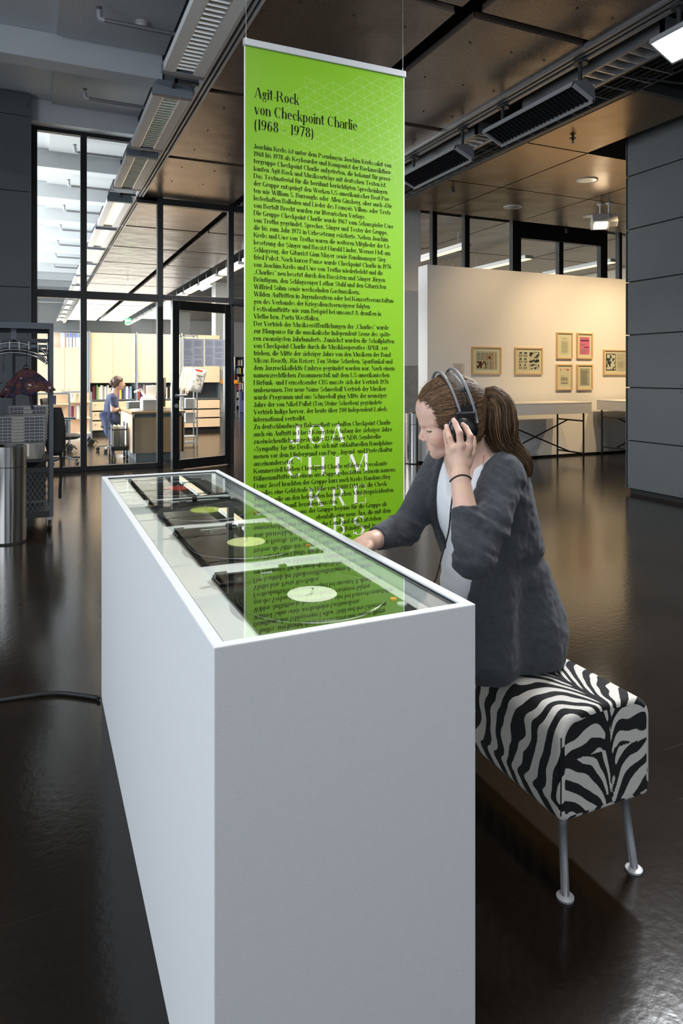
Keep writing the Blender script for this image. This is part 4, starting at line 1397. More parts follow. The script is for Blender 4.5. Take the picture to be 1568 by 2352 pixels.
# bundle of ducts and cables in the dark trench on the right
ct = tag(empty('cable_tray', (4.6, 3.0, CEIL), label='black wire cable tray with loose cables under the dark ceiling at upper right', cat='cable tray'))
for xx in (4.42, 4.78):
    put('side_wire', MB().tube([(xx, 1.0, CEIL - 0.02), (xx, 8.9, CEIL - 0.02)], 0.008, 6).tube([(xx, 1.0, CEIL + 0.05), (xx, 8.9, CEIL + 0.05)], 0.008, 6), 'rail_black', ct)
for k in range(40):
    yy = 1.0 + 0.2 * k
    put('cross_wire', MB().tube([(4.42, yy, CEIL + 0.05), (4.42, yy, CEIL - 0.02), (4.78, yy, CEIL - 0.02), (4.78, yy, CEIL + 0.05)], 0.005, 5), 'rail_grey', ct)
for k in range(5):
    px = [(4.46 + 0.07 * k + 0.012 * math.sin(j * 1.3 + k), 1.0 + 0.4 * j, CEIL + 0.005 + 0.01 * math.sin(j + k * 2)) for j in range(20)]
    put('cable', MB().tube(px, 0.012, 6), 'rubber', ct, smooth=True)
put('cable', MB().tube([(4.55, 4.2, CEIL), (4.75, 3.9, CEIL - 0.14), (5.1, 3.6, CEIL - 0.12), (5.5, 3.4, CEIL - 0.02), (5.9, 3.2, CEIL + 0.1)], 0.008, 6), 'rubber', ct, smooth=True)
for k in range(2):
    put('dark_duct', bx(4.9 + 0.5 * k, 5.25 + 0.5 * k, 0.0, 4.2, CEIL + 0.22, CEIL + 0.5), 'dark_paint', ct)

# --- downlights, track spots, sprinklers in the right-hand ceiling
for i, (px, py, lb) in enumerate(((1348, 414, 'round recessed downlight nearest in the golden ceiling'), (1177, 475, 'round recessed downlight beside the dark mullions'), (1358, 497, 'round recessed downlight behind the track spot'))):
    p = on_z(px, py, CEIL)
    t = tag(empty('downlight', (p.x, p.y, CEIL), label=lb, cat='ceiling lamp', group='round downlights'))
    put('trim_ring', MB().lathe([(0.115, -0.008), (0.135, -0.008), (0.135, -0.001), (0.115, -0.001)], (p.x, p.y, CEIL), 32, closed=False), 'lamp_white', t)
    put('reflector_cup', MB().lathe([(0.114, -0.006), (0.09, 0.05), (0.05, 0.09)], (p.x, p.y, CEIL + 0.0), 32), 'louver_alu', t, autos=40)
for i, (px, py, s, lb) in enumerate(((1378, 490, 1.0, 'white square track spot glowing on its underside'), (1398, 488, 0.8, 'white track spot seen from behind beside the glowing one'))):
    p = on_z(px, py - 22, CEIL)
    t = tag(empty('track_spot', (p.x, p.y, CEIL), label=lb, cat='spotlight', group='track spots in the golden ceiling'))
    put('stem', MB().tube([(p.x, p.y, CEIL), (p.x, p.y, CEIL - 0.15)], 0.014, 8).lathe([(0.045, 0), (0.045, 0.02)], (p.x, p.y, CEIL - 0.022), 12), 'lamp_white', t)
    if i == 0:
        c = Vector((p.x - 0.02, p.y - 0.02, CEIL - 0.27))
        f_ = Vector((-0.30, -0.42, -0.86)).normalized()
    else:
        c = Vector((p.x + 0.02, p.y, CEIL - 0.25))
        f_ = Vector((0.5, 0.65, -0.55)).normalized()
    sx_ = f_.cross(Vector((0, 0, 1))).normalized()
    up = sx_.cross(f_)
    hd_ = put('head', MB().obox(c, sx_, up, f_, 0.125 * s, 0.10 * s, 0.07 * s), 'lamp_white', t, bevel=0.01)
    put('lens', MB().obox(c + f_ * 0.072 * s, sx_, up, f_, 0.085 * s, 0.065 * s, 0.004), 'spot_glow' if i == 0 else 'black_matt', hd_)
    put('yoke', MB().bar(c + sx_ * 0.135 * s, Vector((p.x, p.y, CEIL - 0.15)), 0.014, 0.02).bar(c - sx_ * 0.135 * s, Vector((p.x, p.y, CEIL - 0.15)), 0.014, 0.02), 'lamp_white', t)
for i, (px, py, lb) in enumerate(((1315, 318, 'small dark sprinkler in the golden ceiling near the grey wall'), (1040, 440, 'small dark sprinkler in the golden ceiling near the banner'), (1300, 530, 'brass sprinkler hanging before the black header'))):
    p = on_z(px, py - 6, CEIL)
    t = tag(empty('sprinkler', (p.x, p.y, CEIL), label=lb, cat='sprinkler', group='sprinkler heads'))
    put('pipe', MB().tube([(p.x, p.y, SLAB if p.y > 8.9 else CEIL), (p.x, p.y, CEIL - 0.05)], 0.012, 8), 'rail_black', t)
    put('rosette', MB().lathe([(0.035, 0), (0.035, 0.006)], (p.x, p.y, CEIL - 0.028), 12), 'rail_black', t)
    put('deflector', MB().lathe([(0.006, 0), (0.02, 0.003), (0.02, 0.007), (0.01, 0.012), (0.008, 0.03)], (p.x, p.y, CEIL - 0.08), 12), 'rail_grey', t)

# sprinkler pipes under the slab in the tall bay
for k, (px, py) in enumerate(((289, 73), (243, 236))):
    pass
for k in range(9):
    y = 6.72 + 2.0 * k if k < 2 else 6.9 + 2.0 * k
    t = tag(empty('sprinkler_pipe', (0.55, y, 4.6), label=(['dark sprinkler pipe with an upturned end below the nearest acoustic panel', 'dark sprinkler pipe with an upturned end above the glass wall'] + [ORD[i] + ' sprinkler pipe behind the glass under the library beams' for i in range(7)])[k], cat='pipe', group='sprinkler pipes of the tall bay'))
    put('pipe', MB().tube([(0.58, y, 4.62), (1.30, y, 4.62)], 0.022, 8), 'rail_grey', t)
    put('elbow', MB().tube([(0.60, y, 4.62), (0.56, y, 4.625), (0.555, y, 4.66), (0.555, y, 4.70)], 0.026, 8), 'alu_matt', t)
    put('nozzle', MB().lathe([(0.015, 0), (0.015, 0.02), (0.03, 0.024), (0.03, 0.03)], (0.555, y, 4.70), 10), 'rail_grey', t)
t = tag(empty('smoke_detector', (0.98, 7.0, SLAB - 0.05), label='round white smoke detector on the nearest acoustic panel', cat='smoke detector'))
put('base_plate', MB().lathe([(0.065, -0.018), (0.065, 0.0)], (0.98, 7.0, SLAB - 0.05), 24), 'lamp_white', t)
put('sensor_head', MB().lathe([(0.035, -0.055), (0.05, -0.045), (0.055, -0.03), (0.055, -0.019)], (0.98, 7.0, SLAB - 0.05), 24), 'lamp_white', t, autos=50)

# ================================================================== ZEBRA BENCH
def zebra_mat():
    m = bpy.data.materials.new('zebra_fur')
    m.use_nodes = True
    nt = m.node_tree
    b = nt.nodes['Principled BSDF']
    b.inputs['Roughness'].default_value = 0.85
    b.inputs['Specular IOR Level'].default_value = 0.15
    b.inputs['Sheen Weight'].default_value = 0.15
    at = nt.nodes.new('ShaderNodeAttribute')
    at.attribute_name = 'stripe'
    tc = nt.nodes.new('ShaderNodeTexCoord')
    nz = nt.nodes.new('ShaderNodeTexNoise')
    nz.inputs['Scale'].default_value = 42
    nz.inputs['Detail'].default_value = 3
    nt.links.new(tc.outputs['Object'], nz.inputs['Vector'])

    def mth(op, a, bb):
        n = nt.nodes.new('ShaderNodeMath')
        n.operation = op
        for i, s in enumerate((a, bb)):
            if isinstance(s, (int, float)):
                n.inputs[i].default_value = s
            else:
                nt.links.new(s, n.inputs[i])
        return n.outputs[0]
    v = mth('ADD', at.outputs['Fac'], mth('MULTIPLY', mth('SUBTRACT', nz.outputs['Fac'], 0.5), 0.30))
    mr = nt.nodes.new('ShaderNodeMapRange')
    mr.inputs['From Min'].default_value = 0.47
    mr.inputs['From Max'].default_value = 0.55
    nt.links.new(v, mr.inputs['Value'])
    mix = nt.nodes.new('ShaderNodeMix')
    mix.data_type = 'RGBA'
    mix.inputs['A'].default_value = (0.006, 0.006, 0.007, 1)
    mix.inputs['B'].default_value = (0.62, 0.60, 0.56, 1)
    nt.links.new(mr.outputs['Result'], mix.inputs['Factor'])
    nt.links.new(mix.outputs['Result'], b.inputs['Base Color'])
    n3 = nt.nodes.new('ShaderNodeTexNoise')
    n3.inputs['Scale'].default_value = 420
    nt.links.new(tc.outputs['Object'], n3.inputs['Vector'])
    bp = nt.nodes.new('ShaderNodeBump')
    bp.inputs['Strength'].default_value = 0.25
    bp.inputs['Distance'].default_value = 0.004
    nt.links.new(n3.outputs['Fac'], bp.inputs['Height'])
    nt.links.new(bp.outputs['Normal'], b.inputs['Normal'])
    MATS['zebra_fur'] = m


zebra_mat()


_NT = {}


def vnoise(P, scale, seed):
    """smooth value noise on points (N,k) -> (N,)"""
    if seed not in _NT:
        _NT[seed] = np.random.default_rng(seed).random((64, 64, 64)).astype(np.float32)
    T = _NT[seed]
    Q = np.asarray(P, np.float32) * np.float32(scale) + np.float32(100.0)
    if Q.shape[1] == 2:
        Q = np.column_stack([Q, np.zeros(len(Q)) + 0.37])
    I = np.floor(Q).astype(int)
    f = Q - I
    f = f * f * (3 - 2 * f)
    out = 0
    for dx in (0, 1):
        for dy in (0, 1):
            for dz in (0, 1):
                w = (f[:, 0] if dx else 1 - f[:, 0]) * (f[:, 1] if dy else 1 - f[:, 1]) * (f[:, 2] if dz else 1 - f[:, 2])
                out = out + w * T[(I[:, 0] + dx) % 64, (I[:, 1] + dy) % 64, (I[:, 2] + dz) % 64]
    return out


SX0, SX1, SY0, SY1, SZ0, SZ1 = 1.185, 1.490, 1.315, 2.15, 0.205, 0.468
bench = tag(empty('zebra_bench', ((SX0 + SX1) / 2, (SY0 + SY1) / 2, 0), label='upholstered bench in black and white zebra print on steel legs', cat='bench'))


def bench_cushion():
    # rounded-box section swept along y; dense so that the stripes follow the surface
    cx, cz = (SX0 + SX1) / 2, (SZ0 + SZ1) / 2
    hx, hz = (SX1 - SX0) / 2, (SZ1 - SZ0) / 2
    rt, rb = 0.055, 0.018
    sec = []      # (x, z, s) s = arc length from the middle of the top
    def corner(x, z, r, a0, a1, n):
        for i in range(n + 1):
            a = math.radians(a0 + (a1 - a0) * i / n)
            sec.append((x + r * math.cos(a), z + r * math.sin(a)))
    N = 26
    for i in range(N):
        sec.append((cx + (-hx + rt) * i / N, SZ1 + 0.004 * math.cos(i / N * 1.57)))
    corner(SX0 + rt, SZ1 - rt, rt, 90, 180, 10)
    for i in range(1, 24):
        sec.append((SX0, SZ1 - rt - (SZ1 - SZ0 - rt - rb) * i / 24))
    corner(SX0 + rb, SZ0 + rb, rb, 180, 270, 5)
    for i in range(1, 30):
        sec.append((SX0 + rb + (SX1 - SX0 - 2 * rb) * i / 30, SZ0))
    corner(SX1 - rb, SZ0 + rb, rb, 270, 360, 5)
    for i in range(1, 24):
        sec.append((SX1, SZ0 + rb + (SZ1 - SZ0 - rt - rb) * i / 24))
    corner(SX1 - rt, SZ1 - rt, rt, 0, 90, 10)
    for i in range(1, N):
        sec.append((SX1 - rt + (cx - SX1 + rt) * i / N, SZ1 + 0.004 * math.cos((1 - i / N) * 1.57)))
    k = len(sec)
    s = [0.0]
    for i in range(1, k):
        s.append(s[-1] + math.dist(sec[i], sec[i - 1]))
    per = s[-1] + math.dist(sec[-1], sec[0])
    sd = [min(a, per - a) * (1 if a < per / 2 else -1) for a in s]
    ny = 130
    V, U = [], []
    re = 0.012
    ring = []
    ysteps = []
    for j in range(5):
        a = j / 4 * math.pi / 2
        ysteps.append((SY0 + re * (1 - math.sin(a)), re * (1 - math.cos(a))))
    ysteps = ysteps[::-1]
    ysteps = [(SY0 + re * (1 - math.sin(a)), re * (1 - math.cos(a))) for a in [math.pi / 2 * (1 - j / 4) for j in range(5)]]
    ysteps = [(SY0 + re * (1 - math.cos(b)), re * (1 - math.sin(b))) for b in [math.pi / 2 * j / 4 for j in range(5)]]
    for j in range(1, ny):
        ysteps.append((SY0 + re + (SY1 - SY0 - 2 * re) * j / ny, 0.0))
    ysteps += [(SY1 - re * (1 - math.cos(b)), re * (1 - math.sin(b))) for b in [math.pi / 2 * (1 - j / 4) for j in range(5)]]
    for (y, inset) in ysteps:
        for i, (x, z) in enumerate(sec):
            fx = 1 - inset / hx
            fz = 1 - inset / hz
            V.append((cx + (x - cx) * fx, y, cz + (z - cz) * fz))
            U.append((sd[i], y, 0))
    Fc = []
    for j in range(len(ysteps) - 1):
        for i in range(k):
            i2 = (i + 1) % k
            Fc.append((j * k + i, j * k + i2, (j + 1) * k + i2, (j + 1) * k + i))
    # end faces: concentric shrinking rings, finer near panel
    def cap(j0, flip, yv):
        prev = [j0 * k + i for i in range(k)]
        R = 44
        for r in range(1, R + 1):
            fr = 1 - r / R
            cur = []
            if r == R:
                V.append((cx, yv, cz)); U.append((0, 0, 1)); c = len(V) - 1
                for i in range(k):
                    q = (prev[i], prev[(i + 1) % k], c)
                    Fc.append(q[::-1] if flip else q)
                break
            for i, (x, z) in enumerate(sec):
                V.append((cx + (x - cx) * (1 - re / hx) * fr, yv, cz + (z - cz) * (1 - re / hz) * fr))
                U.append((0, 0, 1))
                cur.append(len(V) - 1)
            for i in range(k):
                i2 = (i + 1) % k
                q = (prev[i], prev[i2], cur[i2], cur[i])
                Fc.append(q[::-1] if flip else q)
            prev = cur
    cap(0, True, SY0)
    cap(len(ysteps) - 1, False, SY1)
    V = np.array(V)
    U = np.array(U)
    # stripe phase
    n1 = vnoise(V, 9.0, 3) - 0.5
    n2 = vnoise(V, 22.0, 5) - 0.5
    S_, Y_ = U[:, 0], V[:, 1] - SY0
    a = np.abs(S_)
    # stripes leave the spine along the top, bend backwards and fall down the flanks
    bend = 0.26 * np.exp(-a / 0.055) - 0.14 * np.clip(a - 0.16, 0, 1) * 1.2
    side_ph = (Y_ * np.where(S_ > 0, 1.0, 1.0) - bend * np.where(S_ > 0, -1, -1) * 1.0) / 0.060 + np.where(S_ > 0, 0.0, 0.45) + 1.35 * n1 + 0.5 * n2
    v1 = 0.5 + 0.5 * np.sin(2 * np.pi * side_ph)
    spine = np.exp(-(a / 0.011) ** 2)
    v1 = v1 * (1 - spine) + spine * (0.35 + 0.4 * n2)
    belly = np.clip((a - 0.33) / 0.03, 0, 1)
    ph_b = (Y_ * 0.8 + a * 1.1) / 0.055 + 1.5 * n1
    v1 = v1 * (1 - belly) + belly * (0.5 + 0.5 * np.sin(2 * np.pi * ph_b))
    # near end: seam up the middle, chevrons to both sides
    ex = V[:, 0] - cx - 0.012
    ez = V[:, 2] - cz
    ae = np.abs(ex)
    ph_e = (ez + 0.60 * ae * np.where(ez < 0.02, -1.0, 0.35) + 0.10 * np.exp(-ae / 0.022)) / 0.062 + np.where(ex > 0, 0.35, 0.0) + 1.0 * n1 + 0.4 * n2
    v2 = 0.5 + 0.5 * np.sin(2 * np.pi * ph_e)
    sp2 = np.exp(-((ex + 0.012 * np.sin(ez * 30)) / 0.010) ** 2)
    v2 = v2 * (1 - sp2) + sp2 * (0.30 + 0.9 * (n2 + 0.0))
    endw = U[:, 2]
    val = np.where(endw > 0.5, v2, v1)
    me = bpy.data.meshes.new('cushion')
    off = wloc(bench)
    me.from_pydata([tuple(Vector(p) - off) for p in V], [], Fc)
    me.materials.append(MATS['zebra_fur'])
    att = me.attributes.new('stripe', 'FLOAT', 'POINT')
    att.data.foreach_set('value', val.astype(np.float32))
    me.polygons.foreach_set('use_smooth', [True] * len(me.polygons))
    me.update()
    bm = bmesh.new(); bm.from_mesh(me); bmesh.ops.recalc_face_normals(bm, faces=bm.faces); bm.to_mesh(me); bm.free()
    o = bpy.data.objects.new('cushion', me)
    COL.objects.link(o)
    o.parent = bench
    return o


cush = bench_cushion()
put('seam', MB().tube([(SX0 + 0.004, SY0 + 0.002, SZ1 - 0.05), (SX0 + 0.003, SY0 + 0.002, SZ0 + 0.02)], 0.0016, 6), 'black_matt', cush)
pbr('leg_grey', (0.26, 0.27, 0.29), 0.38, 0.5)
for (fx, fy, tx, ty) in ((1.218, 1.335, 1.225, 1.352), (1.453, 1.335, 1.440, 1.352), (1.218, 2.13, 1.225, 2.11), (1.453, 2.13, 1.440, 2.11)):
    lg = put('leg', MB().tube([(tx + (0.03 if tx < 1.3 else -0.03), ty, 0.204), (tx + (0.008 if tx < 1.3 else -0.008), ty, 0.196), (tx, ty, 0.178), (tx, ty, 0.165), (fx, fy, 0.008)], 0.0105, 14), 'leg_grey', bench, smooth=True)
    put('foot_disc', MB().lathe([(0.021, 0.0), (0.022, 0.003), (0.022, 0.006), (0.014, 0.010)], (fx, fy, 0.0), 20), 'alu_matt', lg, autos=40)

# ================================================================== STEEL BINS
def bin_(c, r, h, label):
    t = tag(empty('waste_bin', (c[0], c[1], 0), label=label, cat='waste bin', group='brushed steel waste bins'))
    put('body', MB().lathe([(r - 0.006, 0.012), (r, 0.014), (r, h - 0.165), (r - 0.002, h - 0.163)], (c[0], c[1], 0), 48), 'steel', t, autos=40)
    put('base_ring', MB().lathe([(r - 0.004, 0), (r - 0.004, 0.0115)], (c[0], c[1], 0), 40), 'rubber', t)
    put('lid_ring', MB().lathe([(r - 0.002, h - 0.160), (r + 0.001, h - 0.158), (r + 0.001, h - 0.002), (r - 0.004, h), (r - 0.03, h - 0.03), (r - 0.06, h - 0.05)], (c[0], c[1], 0), 48, closed=False), 'steel', t, autos=40)
    return t


p = on_z(22, 1252, 0)
bin_((p.x - 0.01, p.y + 0.125), 0.128, 0.755, 'brushed steel waste bin standing in front of the cart at the left edge')
p = on_z(957, 1066, 0)
bin_((p.x, p.y + 0.10), 0.118, 0.74, 'brushed steel waste bin beside the end of the white partition')
# ================================================================== PICTURES ON THE PARTITION
wood_mat('frame_wood', (0.62, 0.42, 0.20), (0.70, 0.50, 0.27), 4)
pbr('mat_board', (0.80, 0.74, 0.58), 0.8)
pbr('paper_old', (0.60, 0.54, 0.42), 0.8, var=0.05)
pbr('paper_cream', (0.74, 0.68, 0.52), 0.8, var=0.04)
pbr('paper_green', (0.47, 0.47, 0.36), 0.8, var=0.05)
pbr('paper_pink', (0.80, 0.17, 0.36), 0.8, var=0.04)
pbr('paper_white', (0.82, 0.82, 0.82), 0.8)
pbr('ink_grey', (0.34, 0.30, 0.24), 0.8)
pbr('ink_light', (0.50, 0.45, 0.35), 0.8)
pbr('ink_black', (0.02, 0.02, 0.02), 0.8)
pbr('ink_red', (0.80, 0.08, 0.03), 0.8)
pbr('ink_orange', (0.70, 0.20, 0.05), 0.8)


def blotch_mat(name, c1, c2, scale, thr=0.5, c3=None):
    m = bpy.data.materials.new(name)
    m.use_nodes = True
    nt = m.node_tree
    b = nt.nodes['Principled BSDF']
    b.inputs['Roughness'].default_value = 0.8
    tc = nt.nodes.new('ShaderNodeTexCoord')
    nz = nt.nodes.new('ShaderNodeTexNoise')
    nz.inputs['Scale'].default_value = scale
    nz.inputs['Detail'].default_value = 3
    nt.links.new(tc.outputs['Object'], nz.inputs['Vector'])
    cr_ = nt.nodes.new('ShaderNodeValToRGB')
    cr_.color_ramp.interpolation = 'CONSTANT'
    e = cr_.color_ramp.elements
    e[0].color = (*c1, 1)
    e[1].position = thr
    e[1].color = (*c2, 1)
    if c3:
        x = e.new(thr + 0.09)
        x.color = (*c3, 1)
    nt.links.new(nz.outputs['Fac'], cr_.inputs['Fac'])
    nt.links.new(cr_.outputs['Color'], b.inputs['Base Color'])
    MATS[name] = m


blotch_mat('photo_brown', (0.10, 0.03, 0.015), (0.62, 0.50, 0.36), 26, 0.55)
blotch_mat('photo_bw', (0.03, 0.03, 0.03), (0.62, 0.58, 0.48), 22, 0.50)
blotch_mat('drawing_bw', (0.04, 0.05, 0.07), (0.72, 0.70, 0.60), 20, 0.50)
PY = 8.50


def rect_px(l, r, t, b, y):
    """corners on a wall plane from the left and right pixel and the top and bottom at the left edge"""
    p0, p1 = on_y(l, t, y), on_y(l, b, y)
    q = on_y(r, t, y)
    return p0.x, q.x, p1.z, p0.z


def picture(l, r, t, b, label, fill):
    x0, x1, z0, z1 = rect_px(l, r, t, b, PY)
    o = tag(empty('picture_frame', ((x0 + x1) / 2, PY, z0), label=label, cat='picture', group='framed pages on the partition'))
    y0 = PY - 0.030
    w = 0.020
    for nm_, a in (('frame_side', (x0, x0 + w, y0, PY, z0, z1)), ('frame_side', (x1 - w, x1, y0, PY, z0, z1)), ('frame_rail', (x0 + w, x1 - w, y0, PY, z0, z0 + w)), ('frame_rail', (x0 + w, x1 - w, y0, PY, z1 - w, z1))):
        put(nm_, bx(*a), 'frame_wood', o)
    mt = put('mat_board', bx(x0 + w, x1 - w, PY - 0.014, PY - 0.001, z0 + w, z1 - w), 'mat_board', o)

    def Rr(u0, v0, u1, v1, k=1):
        W0, H0 = x1 - x0 - 2 * w, z1 - z0 - 2 * w
        return (x0 + w + W0 * u0, x0 + w + W0 * u1, PY - 0.014 - 0.0008 * (k + 1), PY - 0.014, z0 + w + H0 * v0, z0 + w + H0 * v1)
    pieces = {}
    for (nm_, mat, u0, v0, u1, v1, k) in fill:
        pieces.setdefault((nm_, mat), MB()).box(*Rr(u0, v0, u1, v1, k))
    for (nm_, mat), mb in pieces.items():
        q = put(nm_, mb, mat, mt)
        if nm_ == 'text_lines':
            q['kind'] = 'stuff'
    put('glazing', bx(x0 + w, x1 - w, PY - 0.0215, PY - 0.020, z0 + w, z1 - w), 'pane_glass', o)
    return o


def lines(u0, u1, v0, v1, n, mat='ink_grey', k=2, ragged=0.12, fill=0.5):
    out = []
    for i in range(n):
        v = v1 - (v1 - v0) * (i + 0.5) / n
        h = (v1 - v0) / n * fill / 2
        e = u1 - (u1 - u0) * random.random() * ragged
        out.append(('text_lines', mat, u0, v - h, e, v + h, k))
    return out


f = [('page', 'paper_old', 0.10, 0.13, 0.90, 0.88, 0)]
for c in range(4):
    f += lines(0.13 + 0.155 * c, 0.26 + 0.155 * c, 0.50, 0.82, 14, ragged=0.05)
    if c >= 2:
        f += lines(0.13 + 0.155 * c, 0.26 + 0.155 * c, 0.16, 0.48, 14, ragged=0.05)
f += lines(0.81, 0.88, 0.16, 0.85, 16, 'ink_grey', ragged=0.3) + [('column_rule', 'ink_orange', 0.735, 0.16, 0.755, 0.86, 2), ('photo', 'photo_brown', 0.13, 0.19, 0.47, 0.47, 3), ('round_motif', 'ink_orange', 0.53, 0.57, 0.63, 0.70, 3), ('round_motif', 'ink_black', 0.57, 0.585, 0.64, 0.66, 4)]
picture(1082.4, 1148.8, 796, 860, 'framed newspaper page with a brown photograph at lower left, leftmost on the wall', f)
f = [('page', 'paper_cream', 0.07, 0.10, 0.48, 0.90, 0), ('page', 'paper_cream', 0.49, 0.12, 0.93, 0.90, 0)]
for c in range(2):
    for r_ in range(3):
        f += lines(0.10 + 0.19 * c, 0.26 + 0.19 * c, 0.16 + 0.25 * r_, 0.28 + 0.25 * r_, 6, ragged=0.1)
        f += [('small_figure', 'ink_black', 0.13 + 0.19 * c, 0.31 + 0.25 * r_, 0.20 + 0.19 * c + 0.02 * r_, 0.36 + 0.25 * r_, 3)]
f += [('photo', 'photo_bw', 0.53, 0.60, 0.68, 0.86, 2), ('photo', 'photo_bw', 0.70, 0.62, 0.91, 0.88, 2), ('photo', 'photo_bw', 0.51, 0.44, 0.91, 0.57, 2), ('photo', 'photo_bw', 0.51, 0.16, 0.91, 0.38, 2)]
picture(1180.7, 1243.7, 798, 860, 'framed double page with rows of black and white photographs', f)
f = [('page', 'paper_cream', 0.16, 0.13, 0.86, 0.88, 0)] + lines(0.28, 0.76, 0.20, 0.70, 16, 'ink_light') + lines(0.35, 0.7, 0.76, 0.82, 2, 'ink_light')
picture(1276.3, 1312.6, 763, 824, 'framed pale typed letter, upper left of the block of four', f)
f = [('page', 'paper_pink', 0.14, 0.13, 0.86, 0.88, 0), ('headline', 'ink_black', 0.19, 0.705, 0.80, 0.75, 2), ('subhead', 'ink_black', 0.45, 0.425, 0.80, 0.455, 2)]
f += lines(0.2, 0.52, 0.52, 0.60, 4, 'ink_grey', ragged=0.1) + lines(0.19, 0.82, 0.17, 0.37, 5, 'ink_grey', ragged=0.4, fill=0.35) + lines(0.19, 0.80, 0.80, 0.85, 2, 'ink_grey', ragged=0.3)
picture(1322.8, 1358.5, 764.5, 824, 'framed bright pink leaflet with black print', f)
f = [('page', 'paper_cream', 0.15, 0.12, 0.86, 0.88, 0), ('red_mark', 'ink_red', 0.22, 0.78, 0.27, 0.86, 2), ('red_mark', 'ink_red', 0.67, 0.79, 0.74, 0.85, 2), ('red_mark', 'ink_red', 0.76, 0.79, 0.84, 0.85, 2), ('red_mark', 'ink_red', 0.50, 0.83, 0.62, 0.85, 2)]
f += lines(0.25, 0.78, 0.34, 0.50, 7) + lines(0.25, 0.78, 0.20, 0.30, 4) + lines(0.25, 0.5, 0.53, 0.56, 1)
picture(1275.8, 1312, 836.4, 896, 'framed letter with small red marks at the top, lower left of the four', f)
f = [('page', 'paper_green', 0.14, 0.13, 0.86, 0.88, 0)] + lines(0.22, 0.80, 0.17, 0.80, 26, 'ink_grey', ragged=0.25) + lines(0.16, 0.84, 0.83, 0.86, 1, 'ink_grey')
picture(1323, 1358.5, 837, 896, 'framed dense grey-green typed page, lower right of the block of four', f)
f = [('page', 'paper_cream', 0.06, 0.12, 0.50, 0.90, 0), ('page', 'paper_old', 0.52, 0.10, 0.94, 0.90, 0), ('black_border', 'ink_black', 0.07, 0.14, 0.49, 0.88, 1), ('drawing', 'drawing_bw', 0.095, 0.18, 0.465, 0.85, 3)]
f += lines(0.6, 0.88, 0.25, 0.55, 10, 'ink_light') + lines(0.56, 0.8, 0.66, 0.70, 1, 'ink_grey') + lines(0.56, 0.88, 0.82, 0.85, 1, 'ink_light')
picture(1384, 1439.6, 803, 861, 'framed print with a black-bordered drawing beside a text page, nearest the grey wall', f)
x0, x1, z0, z1 = rect_px(1040, 1065.6, 834, 860, PY)
cd = tag(empty('wall_label', ((x0 + x1) / 2, PY, z0), label='small unframed text card on the wall above the listening woman', cat='text card'))
pbr('card_grey', (0.62, 0.58, 0.56), 0.8)
put('card', bx(x0, x1, PY - 0.004, PY, z0, z1), 'card_grey', cd)
q = MB()
for i in range(7):
    zz = z1 - 0.03 - 0.018 * i
    q.box(x0 + 0.02, x1 - 0.03 - 0.02 * random.random(), PY - 0.0048, PY - 0.004, zz, zz + 0.006)
put('printed_lines', q, 'ink_grey', cd)['kind'] = 'stuff'

# ================================================================== TRESTLE DISPLAY TABLES
pbr('table_white', (0.74, 0.73, 0.70), 0.5)


def display_table(x0, x1, y0, y1, label):
    t = tag(empty('display_table', ((x0 + x1) / 2, (y0 + y1) / 2, 0), label=label, cat='table', group='white display tables before the partition'))
    put('showcase_box', bx(x0, x1, y0, y1, 0.735, 0.885), 'table_white', t, bevel=0.003)
    put('cover', bx(x0 - 0.002, x1 + 0.002, y0 - 0.002, y1 + 0.002, 0.8855, 0.895), 'table_white', t)
    xa, xb = x0 + 0.06, x1 - 0.13
    ya, yb = y0 + 0.03, y1 - 0.05
    for xx in (xa, xb):
        for yy in (ya, yb):
            put('leg', MB().tube([(xx, yy, 0.0), (xx, yy, 0.734)], 0.013, 8), 'black_steel', t)
        put('top_bar', MB().bar((xx, ya, 0.62), (xx, yb, 0.62), 0.022, 0.022), 'black_steel', t)
        put('bottom_bar', MB().bar((xx, ya, 0.14), (xx, yb, 0.14), 0.022, 0.022), 'black_steel', t)
    ym = (ya + yb) / 2
    put('diagonal_brace', MB().tube([(xa, ym, 0.62), (xb, ym + 0.02, 0.14)], 0.011, 8), 'black_steel', t)
    put('diagonal_brace', MB().tube([(xa, ym + 0.03, 0.14), (xb, ym + 0.05, 0.62)], 0.011, 8), 'black_steel', t)
    return t


display_table(6.06, 7.53, 7.70, 8.33, 'white box table on black crossed legs directly behind the listening woman')
display_table(8.30, 9.80, 7.66, 8.38, 'white box table on black legs cut off by the grey wall')

# ================================================================== CART AT THE LEFT EDGE
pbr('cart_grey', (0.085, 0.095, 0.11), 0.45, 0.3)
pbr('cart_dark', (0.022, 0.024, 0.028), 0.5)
KX0, KX1, KY0, KY1, KZ = -0.46, 0.150, 6.26, 6.98, 1.745
cart = tag(empty('wardrobe_cart', ((KX0 + KX1) / 2, (KY0 + KY1) / 2, 0), label='dark metal wardrobe cart on castors with hook rails and a mesh basket', cat='cart'))
for (xx, yy) in ((KX0, KY0), (KX1 - 0.032, KY0), (KX0, KY1 - 0.032), (KX1 - 0.032, KY1 - 0.032)):
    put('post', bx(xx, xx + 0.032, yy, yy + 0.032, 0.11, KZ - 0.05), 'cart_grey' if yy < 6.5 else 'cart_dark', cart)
put('top_frame', MB().box(KX0, KX1, KY0, KY0 + 0.032, KZ - 0.05, KZ).box(KX0, KX1, KY1 - 0.032, KY1, KZ - 0.05, KZ).box(KX0, KX0 + 0.032, KY0 + 0.032, KY1 - 0.032, KZ - 0.05, KZ).box(KX1 - 0.032, KX1, KY0 + 0.032, KY1 - 0.032, KZ - 0.05, KZ), 'cart_grey', cart)
